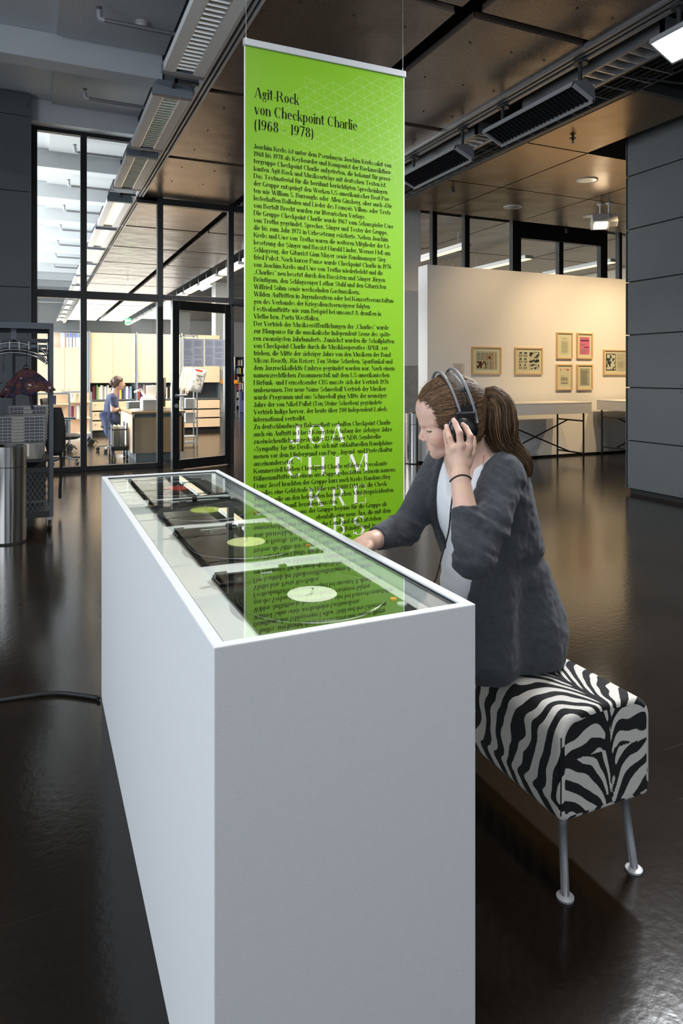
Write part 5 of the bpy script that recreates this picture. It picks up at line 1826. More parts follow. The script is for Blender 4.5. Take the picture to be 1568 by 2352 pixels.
for k in range(14):
    xx = KX0 + 0.035 + 0.0405 * k
    put('roof_slat', bx(xx, xx + 0.024, KY0 + 0.032, KY1 - 0.032, KZ - 0.020, KZ - 0.012), 'cart_dark', cart)
put('roof_sheet', bx(KX0 + 0.03, KX1 - 0.03, KY0 + 0.03, KY1 - 0.03, KZ - 0.011, KZ - 0.006), 'cart_dark', cart)
# bracket and chrome arcs
xm = -0.155
put('bracket', MB().box(xm - 0.02, xm + 0.02, KY0 + 0.05, KY0 + 0.075, KZ - 0.14, KZ - 0.05).bar((xm, KY0 + 0.06, KZ - 0.13), (xm + 0.04, KY0 + 0.30, KZ - 0.19), 0.03, 0.02), 'cart_grey', cart)
for dz, yy in ((0, KY0 + 0.10), (-0.05, KY0 + 0.22), (-0.075, KY0 + 0.30)):
    pts = [(xm + 0.30 * math.sin(a), yy, KZ - 0.165 + dz - 0.085 * (1 - math.cos(a * 1.1)) * 2.0) for a in np.linspace(-1.05, 1.05, 17)]
    put('hanger_arc', MB().tube(pts, 0.011, 8), 'chrome', cart, smooth=True)
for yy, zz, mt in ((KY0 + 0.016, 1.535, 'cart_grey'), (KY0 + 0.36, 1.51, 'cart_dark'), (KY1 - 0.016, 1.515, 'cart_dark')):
    rl_ = put('hook_rail', bx(KX0 + 0.032, KX1 - 0.032, yy - 0.008, yy + 0.008, zz, zz + 0.028), mt, cart)
    for k in range(8):
        xx = KX0 + 0.06 + 0.072 * k
        put('hook', MB().tube([(xx, yy - 0.010, zz - 0.005), (xx, yy - 0.022, zz - 0.014), (xx, yy - 0.022, zz + 0.012), (xx, yy - 0.016, zz + 0.05)], 0.0035, 6), 'alu_matt', rl_)
put('shelf', bx(KX0, KX1, KY0 + 0.0325, KY1, 0.575, 0.592), 'cart_dark', cart)
# basket: frame and expanded-metal lattice
put('basket_rail', bx(KX0, KX1, KY0 + 0.002, KY0 + 0.03, 0.49, 0.53), 'cart_dark', cart)
put('basket_rail', bx(KX0, KX1, KY0 + 0.002, KY0 + 0.03, 0.11, 0.16), 'cart_dark', cart)
put('basket_floor', bx(KX0, KX1, KY0 + 0.03, KY1, 0.11, 0.13), 'cart_dark', cart)
lat = MB()
nx = 17
for k in range(-12, nx + 12):
    for s_ in (1, -1):
        xa = KX0 + 0.036 * k
        za, zb = 0.16, 0.49
        xb = xa + s_ * 0.20
        lo, hi = KX0 + 0.034, KX1 - 0.034
        # clip to the frame
        t0, t1 = 0.0, 1.0
        dx = xb - xa
        for (bound, sgn) in ((lo, 1), (hi, -1)):
            f0, f1 = (xa - bound) * sgn, (xb - bound) * sgn
            if f0 < 0 and f1 < 0:
                t0 = 2
            elif f0 < 0:
                t0 = max(t0, f0 / (f0 - f1))
            elif f1 < 0:
                t1 = min(t1, f0 / (f0 - f1))
        if t0 < t1:
            yy = KY0 + (0.015 if s_ > 0 else 0.018)
            lat.bar((xa + dx * t0, yy, za + (zb - za) * t0), (xa + dx * t1, yy, za + (zb - za) * t1), 0.004, 0.006, (0, 1, 0))
put('mesh_front', lat, 'cart_grey', cart)['kind'] = 'stuff'
put('basket_lining', bx(KX0 + 0.05, KX1 - 0.05, KY1 - 0.06, KY1 - 0.04, 0.14, 0.56), 'black_matt', cart)
for (xx, yy) in ((KX0 + 0.02, KY0 + 0.03), (KX1 - 0.03, KY0 + 0.03), (KX0 + 0.02, KY1 - 0.03), (KX1 - 0.03, KY1 - 0.03)):
    c_ = put('castor_fork', MB().box(xx - 0.02, xx + 0.02, yy - 0.02, yy + 0.02, 0.085, 0.11).box(xx - 0.018, xx - 0.014, yy - 0.015, yy + 0.02, 0.03, 0.085).box(xx + 0.014, xx + 0.018, yy - 0.015, yy + 0.02, 0.03, 0.085), 'alu', cart)
    put('wheel', MB().lathe([(0.03, -0.011), (0.034, -0.008), (0.034, 0.008), (0.03, 0.011)], (xx, yy, 0.034), 20, axis=(1, 0, 0)), 'rubber', c_)

# second frame standing behind the cart
r2_ = tag(empty('coat_stand_frame', (-0.1, 7.35, 0), label='plain dark metal frame standing behind the wardrobe cart', cat='rack'))
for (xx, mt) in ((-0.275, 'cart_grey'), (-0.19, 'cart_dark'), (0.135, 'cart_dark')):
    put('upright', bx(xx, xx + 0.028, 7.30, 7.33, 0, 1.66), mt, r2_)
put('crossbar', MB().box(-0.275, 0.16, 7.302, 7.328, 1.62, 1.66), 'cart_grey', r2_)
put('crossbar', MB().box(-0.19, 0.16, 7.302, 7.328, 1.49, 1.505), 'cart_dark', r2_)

# clear plastic crates on the cart
def milky_mat(name, col, tr):
    m = bpy.data.materials.new(name)
    m.use_nodes = True
    nt = m.node_tree
    nt.nodes.clear()
    out = nt.nodes.new('ShaderNodeOutputMaterial')
    d = nt.nodes.new('ShaderNodeBsdfPrincipled')
    d.inputs['Base Color'].default_value = (*col, 1)
    d.inputs['Roughness'].default_value = 0.3
    t = nt.nodes.new('ShaderNodeBsdfTransparent')
    mx = nt.nodes.new('ShaderNodeMixShader')
    mx.inputs['Fac'].default_value = 1 - tr
    nt.links.new(t.outputs[0], mx.inputs[1])
    nt.links.new(d.outputs[0], mx.inputs[2])
    nt.links.new(mx.outputs[0], out.inputs['Surface'])
    MATS[name] = m


milky_mat('clear_plastic', (0.36, 0.35, 0.33), 0.25)
pbr('slot_dark', (0.055, 0.062, 0.075), 0.5)


def crate(x0, x1, y0, y1, z0, z1, label, tote):
    t = tag(empty('plastic_crate', ((x0 + x1) / 2, (y0 + y1) / 2, z0), label=label, cat='crate', group='clear plastic crates on the cart'))
    if tote:
        i_ = 0.03
        V = [(x0 + i_, y0 + i_, z0), (x1 - i_, y0 + i_, z0), (x1 - i_, y1 - i_, z0), (x0 + i_, y1 - i_, z0), (x0, y0, z1), (x1, y0, z1), (x1, y1, z1), (x0, y1, z1)]
        put('body', MB().add(V, [(0, 3, 2, 1), (0, 1, 5, 4), (1, 2, 6, 5), (2, 3, 7, 6), (3, 0, 4, 7), (4, 5, 6, 7)]), 'clear_plastic', t, bevel=0.008)
        put('paper_note', MB().obox(((x0 + x1) / 2 - 0.04, y0 + 0.010, (z0 + z1) / 2 + 0.005), (1, 0, 0), (0, 1, 0.17), (0, -0.17, 1), 0.10, 0.001, 0.055), 'card_grey', t)
        rb = MB()
        for k in (0.08, 0.11, 0.14, 0.80, 0.83, 0.86):
            xx = x0 + (x1 - x0) * k
            rb.bar((xx, y0 + i_ - 0.002, z0 + 0.02), (xx, y0 - 0.002, z1 - 0.02), 0.006, 0.006)
        put('ribs', rb, 'clear_plastic', t)
    else:
        put('body', bx(x0, x1, y0, y1, z0, z1), 'clear_plastic', t, bevel=0.006)
        put('rim', MB().box(x0 - 0.006, x1 + 0.006, y0 - 0.006, y1 + 0.006, z1 - 0.0065, z1 - 0.001), 'clear_plastic', t)
        W0 = x1 - x0
        for (a, b) in ((0.03, 0.36), (0.60, 0.93)):
            put('grip_slot', MB().box(x0 + W0 * a, x0 + W0 * b, y0 - 0.004, y0 + 0.001, z0 + 0.002, z1 - 0.0075), 'slot_dark', t, bevel=0.0)
            rb = MB()
            for q in (0.28, 0.55, 0.82):
                xx = x0 + W0 * (a + (b - a) * q)
                rb.box(xx - 0.002, xx + 0.002, y0 - 0.006, y0 - 0.003, z0 + 0.002, z1 - 0.0075)
            put('slot_rib', rb, 'clear_plastic', t)
    return t


yb = KY0 + 0.036
crate(-0.285, 0.095, yb + 0.02, yb + 0.29, 0.5925, 0.745, 'clear plastic tote with a paper note under the stack of flat crates', True)
CR = ['lowest', 'second lowest', 'third from below', 'fourth from below', 'fourth from the top', 'third from the top', 'second from the top', 'topmost']
for k in range(8):
    crate(-0.325, 0.098, yb + 0.003, yb + 0.30, 0.747 + 0.0268 * k, 0.747 + 0.0268 * (k + 1) - 0.0012, 'flat clear crate with dark slots, ' + CR[k] + ' of the front stack', False)
for k in range(3):
    crate(-0.20, 0.115, yb + 0.35, yb + 0.60, 0.93 + 0.034 * k, 0.93 + 0.034 * (k + 1) - 0.0015, 'flat clear crate of the rear stack, ' + ('lowest visible', 'middle', 'topmost')[k] + ' behind the front crates', False)
crate(-0.20, 0.115, yb + 0.35, yb + 0.60, 0.5925, 0.928, 'deep clear tote carrying the rear stack of crates', True)

# folded patterned umbrella hanging from the front hook rail
blotch_mat('umbrella_cloth', (0.004, 0.003, 0.010), (0.042, 0.005, 0.012), 14, 0.46, (0.060, 0.018, 0.010))


def umbrella_mat():
    m = MATS['umbrella_cloth']
    nt = m.node_tree
    b = nt.nodes['Principled BSDF']
    tc = nt.nodes.new('ShaderNodeTexCoord')
    vo = nt.nodes.new('ShaderNodeTexNoise')
    vo.inputs['Scale'].default_value = 17
    nt.links.new(tc.outputs['Object'], vo.inputs['Vector'])
    cr_ = nt.nodes.new('ShaderNodeValToRGB')
    cr_.color_ramp.interpolation = 'CONSTANT'
    e = cr_.color_ramp.elements
    e[0].color = (0.012, 0.02, 0.11, 1)
    e[1].position = 0.36
    e[1].color = (0, 0, 0, 1)
    x = e.new(0.655)
    x.color = (0.34, 0.31, 0.33, 1)
    nt.links.new(vo.outputs['Fac'], cr_.inputs['Fac'])
    mx = nt.nodes.new('ShaderNodeMix')
    mx.data_type = 'RGBA'
    mx.blend_type = 'LIGHTEN'
    mx.inputs['Factor'].default_value = 1
    src = b.inputs['Base Color'].links[0].from_socket
    nt.links.new(src, mx.inputs['A'])
    nt.links.new(cr_.outputs['Color'], mx.inputs['B'])
    nt.links.new(mx.outputs['Result'], b.inputs['Base Color'])


umbrella_mat()
uc = on_y(60, 843, KY0 - 0.10)
um = tag(empty('folded_umbrella', (uc.x, uc.y, uc.z - 0.2), label='half folded umbrella in dark red and blue floral print hanging from the cart', cat='umbrella'))
rows = []
for i in range(15):
    t_ = i / 14
    row = []
    for j in range(97):
        a = 2 * math.pi * j / 96
        ple = 0.5 + 0.5 * math.cos(14 * a + 0.5)
        r = (0.018 + 0.20 * t_ ** 0.8) * (1 - 0.22 * ple * t_) * (1 + 0.10 * math.sin(a + 0.5))
        z = -0.035 * t_ - 0.165 * t_ ** 1.25 * (1 - 0.16 * math.cos(a - 0.35)) + 0.012 * t_ * math.cos(7 * a + 0.5)
        row.append((uc.x + r * math.cos(a), uc.y + r * 0.55 * math.sin(a), uc.z - 0.015 + z))
    rows.append(row)
put('canopy', MB().sheet(rows, thick=0.002), 'umbrella_cloth', um, smooth=True)
put('cap', MB().lathe([(0.004, -0.03), (0.019, -0.022), (0.024, -0.008), (0.020, 0.008), (0.008, 0.018)], (uc.x, uc.y, uc.z), 16), 'black_plastic', um, autos=60)
put('cord', MB().tube([(uc.x, uc.y, uc.z + 0.015), (uc.x + 0.004, uc.y + 0.03, uc.z + 0.09), (uc.x + 0.006, KY0 - 0.022, 1.545)], 0.004, 6), 'black_matt', um)
put('strap', MB().sheet([[(uc.x + 0.030 + 0.018 * k * k / 25 + s_, uc.y - 0.02, uc.z - 0.19 - 0.031 * k) for s_ in (-0.011, 0.011)] for k in range(6)], thick=0.002), 'umbrella_cloth', um)

# black bag hanging on the far side of the cart
bg = tag(empty('black_bag', (0.22, 7.2, 0.5), label='black cloth bag with a dangling strap beside the clear crates', cat='bag'))
rows = []
for i in range(11):
    t_ = i / 10
    wdt = 0.115 * math.sin(math.pi * min(1, 0.18 + 0.62 * t_)) + 0.015
    rows.append([(0.185 + wdt * math.cos(a) * 0.75, 7.16 + 0.05 * math.sin(a), 0.99 - 0.46 * t_) for a in np.linspace(0, 2 * math.pi, 25)])
put('body', MB().sheet(rows, thick=0.004).add([rows[0][j] for j in range(24)], [tuple(range(24))]).add([rows[-1][j] for j in range(24)], [tuple(range(24))[::-1]]), 'black_matt', bg, smooth=True)
put('strap', MB().sheet([[(0.235 + 0.006 * math.sin(k) + s_, 7.15, 0.56 - 0.09 * k) for s_ in (-0.014, 0.014)] for k in range(6)], thick=0.004), 'black_matt', bg)
put('hanging_loop', MB().tube([(0.15, 7.16, 0.98), (0.145, 7.16, 1.2), (0.12, 7.28, 1.50)], 0.008, 6), 'black_matt', bg)

# ================================================================== LIBRARY BEHIND THE GLASS
wood_mat('maple', (0.78, 0.59, 0.42), (0.73, 0.53, 0.36), 2.2, 'Z', 0.4)
wood_mat('maple_dark', (0.40, 0.24, 0.11), (0.46, 0.29, 0.14), 2.2, 'Z', 0.4)
pbr('metal_blue_grey', (0.33, 0.37, 0.42), 0.45, 0.3)
pbr('slate', (0.10, 0.115, 0.13), 0.5)
LY = 15.40


def wall_unit(x0, x1, label):
    t = tag(empty('wall_cabinet', ((x0 + x1) / 2, LY + 0.2, 0), label=label, cat='cabinet', group='maple cabinet wall of the library office'))
    put('carcass', MB().box(x0, x1, LY + 0.40, LY + 0.45, 0.10, 2.18).box(x0, x0 + 0.02, LY + 0.02, LY + 0.40, 0.10, 2.18).box(x1 - 0.02, x1, LY + 0.02, LY + 0.40, 0.10, 2.18), 'slate', t)
    put('shelf_board', bx(x0 + 0.02, x1 - 0.02, LY - 0.0, LY + 0.40, 0.735, 0.765), 'slate', t)
    put('plinth', bx(x0, x1, LY + 0.05, LY + 0.45, 0, 0.10), 'black_matt', t)
    xm_ = (x0 + x1) / 2
    for (a, b) in ((x0 + 0.02, xm_ - 0.002), (xm_ + 0.002, x1 - 0.02)):
        d = put('door', bx(a, b, LY - 0.0, LY + 0.02, 1.12, 2.19), 'maple', t)
        hx_ = a + 0.012 if a < xm_ - 0.1 else b - 0.012
        put('hinge', MB().box(hx_ - 0.015, hx_ + 0.015, LY - 0.006, LY, 1.24, 1.32).box(hx_ - 0.015, hx_ + 0.015, LY - 0.006, LY, 1.98, 2.06), 'alu_matt', d)
    put('upper_body', bx(x0 + 0.02, x1 - 0.02, LY + 0.021, LY + 0.39, 1.12, 2.18), 'maple', t)
    for (z0, z1) in ((0.11, 0.30), (0.33, 0.50), (0.53, 0.72)):
        d = put('drawer_front', bx(x0 + 0.02, x1 - 0.02, LY, LY + 0.02, z0, z1), 'maple', t)
        put('knob', MB().lathe([(0.010, 0), (0.014, 0.012), (0.012, 0.022)], (x0 + 0.12, LY, (z0 + z1) / 2 + 0.03), 12, axis=(0, -1, 0)), 'alu', d)
    put('post', bx(x0 - 0.014, x0 + 0.014, LY - 0.03, LY - 0.002, 0.0, 2.22), 'metal_blue_grey', t)
    return t


wall_unit(1.07, 2.03, 'maple wall cabinet with closed doors behind the seated librarian')
wall_unit(2.045, 3.00, 'maple wall cabinet with closed doors right of the seated librarian')
wall_unit(3.015, 3.9, 'maple wall cabinet at the right end of the row, mostly behind the door')

BOOKC = {'white': (0.75, 0.75, 0.74), 'cream': (0.66, 0.58, 0.42), 'red': (0.48, 0.045, 0.05), 'dark blue': (0.04, 0.05, 0.18), 'black': (0.02, 0.02, 0.022), 'grey': (0.32, 0.33, 0.35), 'green': (0.30, 0.52, 0.20), 'maroon': (0.20, 0.03, 0.06), 'light blue': (0.35, 0.60, 0.70), 'yellow': (0.80, 0.62, 0.10), 'purple': (0.22, 0.13, 0.34)}
for k_, c_ in BOOKC.items():
    pbr('book_' + k_.replace(' ', '_'), c_, 0.55)
pbr('book_pages', (0.75, 0.72, 0.64), 0.8)


def book(x0, w, y0, dep, z0, h, colour, tilt, label, group):
    o = tag(empty('book', (x0 + w / 2, y0, z0), label=label, cat='book', group=group))
    o.rotation_euler = (0, tilt, 0)
    put('cover', MB().box(-w / 2, -w / 2 + 0.003, 0, dep, 0, h).box(w / 2 - 0.003, w / 2, 0, dep, 0, h).box(-w / 2 + .003, w / 2 - .003, 0, 0.004, 0, h), 'book_' + colour.replace(' ', '_'), o, local=True)
    put('pages', bx(-w / 2 + 0.003, w / 2 - 0.003, 0.004, dep - 0.006, 0.004, h - 0.005), 'book_pages', o, local=True)
    return o


WT = ['white', 'white', 'cream', 'red', 'dark blue', 'black', 'grey', 'green', 'maroon', 'light blue', 'cream', 'yellow', 'purple', 'grey', 'white']
for (xa, xb, where, dark) in ((1.10, 2.0, 'shelf behind the librarian', False), (2.08, 2.97, 'shelf right of the librarian', True)):
    x = xa
    seen = {}
    row = []
    while x < xb - 0.06:
        w = random.uniform(0.022, 0.05)
        c_ = random.choice(['black', 'black', 'maroon', 'grey', 'dark blue', 'black', 'red', 'cream'] if dark else WT)
        row.append((x, w, random.uniform(0.23, 0.32), c_))
        x += w + random.choice([0.002, 0.003, 0.012])
    tot = {c: sum(1 for r in row if r[3] == c) for c in BOOKC}
    for (x, w, h, c_) in row:
        seen[c_] = seen.get(c_, 0) + 1
        lbl = '%s book in the open %s' % (c_, where) if tot[c_] == 1 else '%s %s book from the left in the %s' % (ORD[seen[c_] - 1], c_, where)
        book(x, w, LY + 0.05 + random.uniform(0, 0.05), 0.2, 0.766, h, c_, 0.0, lbl, 'books on the ' + where)

# tall cupboard at the left with ring binders on top
tc_ = tag(empty('tall_cupboard', (0.5, LY + 0.2, 0), label='tall maple cupboard behind the first pane with binders on its top shelf', cat='cupboard'))
put('carcass', MB().box(0.0, 1.02, LY + 0.02, LY + 0.42, 0.1, 1.87).box(0.0, 1.02, LY + 0.40, LY + 0.42, 1.87, 2.2), 'maple', tc_)
put('top_board', bx(-0.02, 1.04, LY - 0.02, LY + 0.42, 2.20, 2.23), 'slate', tc_)
for (a, b) in ((0.0, 0.577), (0.583, 1.02)):
    d = put('door', bx(a, b, LY - 0.002, LY + 0.019, 0.86, 1.865), 'maple', tc_)
    kx_ = 0.52 if a < 0.3 else 0.645
    put('knob', MB().lathe([(0.01, 0), (0.016, 0.012), (0.012, 0.024)], (kx_, LY - 0.002, 0.98), 12, axis=(0, -1, 0)), 'alu', d)
put('post', bx(1.02, 1.05, LY - 0.03, LY, 0, 2.2), 'metal_blue_grey', tc_)
pbr('binder_blue', (0.50, 0.62, 0.80), 0.5)
pbr('binder_label', (0.12, 0.20, 0.62), 0.5)
for k, (px, wpx, bl) in enumerate(((140, 8, True), (152, 6, False), (159, 6, False), (167, 6, False), (174, 6, False), (180, 6, False))):
    a, b = on_y(px, 800, LY + 0.03).x, on_y(px + wpx, 800, LY + 0.03).x
    t = tag(empty('ring_binder', ((a + b) / 2, LY + 0.15, 1.87), label=['light blue ring binder standing alone on the tall cupboard', 'white ring binder beside the blue one on the tall cupboard', 'white ring binder, second of the white row on the cupboard', 'white ring binder, third of the white row on the cupboard', 'white ring binder, fourth of the white row on the cupboard', 'white ring binder at the right end of the cupboard top'][k], cat='binder', group='ring binders on the cupboard'))
    put('spine', bx(a, b - 0.003, LY + 0.03, LY + 0.28, 1.871, 2.175), 'binder_blue' if bl else 'paper_white', t)
    put('spine_label', bx(a + 0.006, b - 0.009, LY + 0.028, LY + 0.03, 2.08 if not bl else 1.95, 2.165 if not bl else 2.0), 'binder_label' if not bl else 'paper_white', t)

# --- reception desk
DX0, DX1, DY0, DY1 = 1.335, 2.10, 10.52, 12.10
dk = tag(empty('office_desk', ((DX0 + DX1) / 2, (DY0 + DY1) / 2, 0), label='wooden reception desk with dark plinth just behind the glass', cat='desk'))
put('front_panel', bx(DX0 + 0.01, DX1 - 0.01, DY0 + 0.03, DY0 + 0.06, 0.125, 0.66), 'maple_dark', dk)
put('side_panel', bx(DX0, DX0 + 0.03, DY0 + 0.03, DY1, 0.125, 0.70), 'maple', dk)
put('side_panel', bx(DX1 - 0.03, DX1, DY0 + 0.03, DY1, 0.125, 0.70), 'maple', dk)
put('shadow_gap', bx(DX0 + 0.04, DX1 - 0.03, DY0 + 0.07, DY1 - 0.03, 0.62, 0.715), 'slate', dk)
put('desk_top', bx(DX0 - 0.015, DX1 + 0.015, DY0, DY1 + 0.02, 0.716, 0.752), 'maple_dark', dk, bevel=0.003)
put('plinth', bx(DX0 + 0.06, DX1 - 0.05, DY0 + 0.09, DY1 - 0.05, 0, 0.124), 'slate', dk)


def on_desk(name, label, cat, box, mat, z0=0.753, group=None, bev=0.004):
    x0, x1, y0, y1, h = box
    return tag(put(name, bx(x0, x1, y0, y1, z0, z0 + h), mat, origin=((x0 + x1) / 2, (y0 + y1) / 2, z0), bevel=bev), label, cat, group)


pc = tag(empty('computer_case', (1.62, 10.75, 0.753), label='pale grey computer case standing sideways on the desk', cat='computer'))
put('housing', bx(1.50, 1.74, 10.66, 10.95, 0.754, 0.925), 'paper_white', pc, bevel=0.006)
pbr('pc_grey', (0.45, 0.46, 0.47), 0.5)
put('side_cover', bx(1.515, 1.735, 10.652, 10.660, 0.762, 0.918), 'pc_grey', pc)
mo = tag(empty('monitor', (1.90, 11.2, 0.753), label='black flat monitor seen edge-on on the reception desk', cat='monitor'))
put('screen', MB().obox((1.90, 11.2, 1.09), (0.25, 1, 0), (1, -0.25, 0), (0, 0, 1), 0.24, 0.025, 0.165), 'black_plastic', mo, bevel=0.01)
put('stand', MB().box(1.885, 1.925, 11.17, 11.23, 0.77, 0.98).box(1.82, 2.0, 11.08, 11.32, 0.754, 0.77), 'black_plastic', mo)
for k, (bxx, mt, lb) in enumerate((((1.80, 2.02, 10.60, 10.80, 0.02), 'book_black', 'flat black book lying at the right front of the desk'), ((1.79, 1.98, 10.86, 11.06, 0.035), 'book_yellow', 'yellow book lying behind the black one on the desk'), ((1.75, 1.83, 10.58, 10.66, 0.05), 'book_red', 'small reddish book lying before the computer case'))):
    x0, x1, y0, y1, h = bxx
    t = tag(empty('book', ((x0 + x1) / 2, (y0 + y1) / 2, 0.753), label=lb, cat='book', group='books lying on the desk'))
    put('cover', bx(x0, x1, y0, y1, 0.754, 0.754 + h), mt, t, bevel=0.003)
    put('pages', bx(x0 + 0.004, x1 + 0.002, y0 - 0.002, y1 - 0.01, 0.757, 0.751 + h), 'book_pages', t)
for k, (x0, y0, lb) in enumerate(((1.36, 10.70, 'loose white papers at the left front of the desk'), (1.38, 11.05, 'stack of white papers beside the computer case'))):
    t = tag(empty('paper_stack', (x0 + 0.06, y0 + 0.1, 0.753), label=lb, cat='paper', group='papers on the desk'))
    for q in range(4):
        put('sheet', MB().obox((x0 + 0.07 + 0.008 * q, y0 + 0.1 - 0.01 * q, 0.7545 + 0.0022 * q), (1, 0.1 * q, 0), (-0.1 * q, 1, 0), (0, 0, 1), 0.06, 0.11, 0.001), 'paper_white', t)
tr = tag(empty('letter_tray', (1.5, 11.5, 0.753), label='dark letter tray with papers on top in front of the librarian', cat='tray'))
put('tray_body', bx(1.38, 1.70, 11.35, 11.65, 0.754, 0.86), 'slate', tr)
put('top_sheet', MB().obox((1.53, 11.5, 0.866), (1, 0.2, 0), (-0.2, 1, 0), (0, 0, 1), 0.15, 0.11, 0.004), 'paper_white', tr)
sc = tag(empty('label_printer', (1.78, 11.7, 0.753), label='white desk scanner with an arm behind the computer case', cat='scanner'))
put('base', bx(1.64, 1.86, 11.68, 11.9, 0.754, 0.93), 'paper_white', sc, bevel=0.02)
put('arm', MB().bar((1.70, 11.78, 0.93), (1.62, 11.78, 1.06), 0.05, 0.04).bar((1.62, 11.78, 1.05), (1.52, 11.78, 1.01), 0.05, 0.03).box(1.72, 1.90, 11.75, 11.85, 0.93, 1.12), 'paper_white', sc)

# --- office chair of the librarian
def swivel_chair(cx, cy, label, seat_z=0.46, back_dir=(-1, 0), arms=True, base='alu', back=True):
    t = tag(empty('office_chair', (cx, cy, 0), label=label, cat='chair', group='office chairs behind the glass'))
    put('seat', MB().lathe([(0.19, 0), (0.225, 0.015), (0.23, 0.045), (0.20, 0.07), (0.0, 0.075)], (cx, cy, seat_z - 0.075), 24), 'black_matt', t, autos=50)
    put('column', MB().tube([(cx, cy, 0.09), (cx, cy, seat_z - 0.075)], 0.025, 10), 'black_plastic', t)
    bxv = Vector((back_dir[0], back_dir[1], 0)).normalized()
    sv = Vector((-bxv.y, bxv.x, 0))
    if back:
        rows = []
        for i in range(7):
            z = seat_z + 0.10 + 0.07 * i
            rows.append([tuple(Vector((cx, cy, z)) + bxv * (0.21 + 0.02 * math.cos(u * 2.2) + 0.01 * i) + sv * u * 0.20) for u in np.linspace(-1, 1, 7)])
        put('backrest', MB().sheet(rows, thick=0.035), 'black_matt', t, smooth=True)
        put('back_stem', MB().bar(Vector((cx, cy, seat_z - 0.04)) + bxv * 0.15, Vector((cx, cy, seat_z + 0.3)) + bxv * 0.26, 0.05, 0.02), 'black_plastic', t)
    if arms:
        for s_ in (-1, 1):
            a = Vector((cx, cy, 0)) + sv * s_ * 0.25
            put('armrest', MB().bar(a + bxv * 0.12 + Vector((0, 0, seat_z + 0.21)), a - bxv * 0.13 + Vector((0, 0, seat_z + 0.21)), 0.06, 0.03).bar(a + Vector((0, 0, seat_z - 0.05)), a + Vector((0, 0, seat_z + 0.2)), 0.03, 0.04), 'metal_blue_grey', t)
    for k in range(5):
        a = 2 * math.pi * k / 5 + 0.3
        e = Vector((cx + 0.28 * math.cos(a), cy + 0.28 * math.sin(a), 0.075))
        sp = put('base_spoke', MB().bar((cx, cy, 0.10), e, 0.04, 0.025), base, t)
        put('castor', MB().lathe([(0.026, -0.022), (0.03, -0.018), (0.03, 0.018), (0.026, 0.022)], (e.x, e.y, 0.0305), 14, axis=(math.sin(a), -math.cos(a), 0)), 'rubber', sp)
    return t


swivel_chair(1.26, 12.25, 'office chair with bright star base under the seated librarian', 0.46, (-1, 0), False, 'alu', False)
swivel_chair(0.40, 10.75, 'empty black office chair with grey armrests behind the left pane', 0.44, (-1, 0.2), True, 'rubber')

# --- filing trolley with hanging folders
ft = tag(empty('filing_trolley', (1.22, 11.1, 0), label='low blue filing trolley with hanging folders left of the desk', cat='trolley'))
pbr('trolley_blue', (0.10, 0.14, 0.30), 0.5)
fx0, fx1, fy0, fy1 = 1.075, 1.315, 10.92, 11.32
for (xx, yy) in ((fx0, fy0), (fx1 - 0.02, fy0), (fx0, fy1 - 0.02), (fx1 - 0.02, fy1 - 0.02)):
    put('post', bx(xx, xx + 0.02, yy, yy + 0.02, 0.07, 0.56), 'trolley_blue', ft)
    put('castor', MB().lathe([(0.028, -0.012), (0.032, 0), (0.028, 0.012)], (xx + 0.01, yy + 0.01, 0.033), 12, axis=(1, 0, 0)).box(xx, xx + 0.02, yy, yy + 0.02, 0.05, 0.07), 'rubber', ft)
put('top_rail', MB().box(fx0, fx1, fy0, fy0 + 0.02, 0.45, 0.47).box(fx0, fx1, fy1 - 0.02, fy1, 0.45, 0.47), 'black_steel', ft)
put('lower_tray', MB().box(fx0, fx1, fy0, fy1, 0.14, 0.20), 'black_steel', ft)
for k in range(9):
    xx = fx0 + 0.03 + 0.021 * k
    put('folder', MB().obox((xx, (fy0 + fy1) / 2, 0.36), (1, 0, 0.12 * random.uniform(-1, 1)), (0, 1, 0), (0, 0, 1), 0.002, 0.165, 0.14 + 0.02 * random.random()), random.choice(['paper_white', 'paper_cream', 'paper_old']), ft)

# --- book trolleys with wooden shelves
def book_trolley(cx, cy, label, h=0.97, w=0.5, dep=0.36):
    t = tag(empty('book_trolley', (cx, cy, 0), label=label, cat='trolley', group='book trolleys'))
    for sx in (-1, 1):
        for sy in (-1, 1):
            xx, yy = cx + sx * w / 2, cy + sy * dep / 2
            put('post', MB().box(xx - 0.012, xx + 0.012, yy - 0.012, yy + 0.012, 0.12, h), 'metal_blue_grey', t)
            put('wheel', MB().lathe([(0.045, -0.015), (0.055, -0.01), (0.055, 0.01), (0.045, 0.015)], (xx, yy, 0.056), 18, axis=(0, 1, 0)).tube([(xx - 0.12 * sx * -1, yy, 0.035), (xx - 0.02, yy, 0.12)], 0.01, 6), 'black_plastic', t)
    for zz in (0.20, 0.48, 0.78):
        put('shelf', bx(cx - w / 2 + 0.012, cx + w / 2 - 0.012, cy - dep / 2, cy + dep / 2, zz, zz + 0.02), 'maple', t)
    put('top_bar', MB().box(cx - w / 2, cx + w / 2, cy - dep / 2 - 0.012, cy - dep / 2 + 0.012, h, h + 0.02).box(cx - w / 2, cx + w / 2, cy + dep / 2 - 0.012, cy + dep / 2 + 0.012, h, h + 0.02), 'metal_blue_grey', t)
    put('side_panel', bx(cx - w / 2 + 0.013, cx + w / 2 - 0.013, cy + dep / 2 - 0.01, cy + dep / 2, 0.22, h), 'maple', t)
    return t


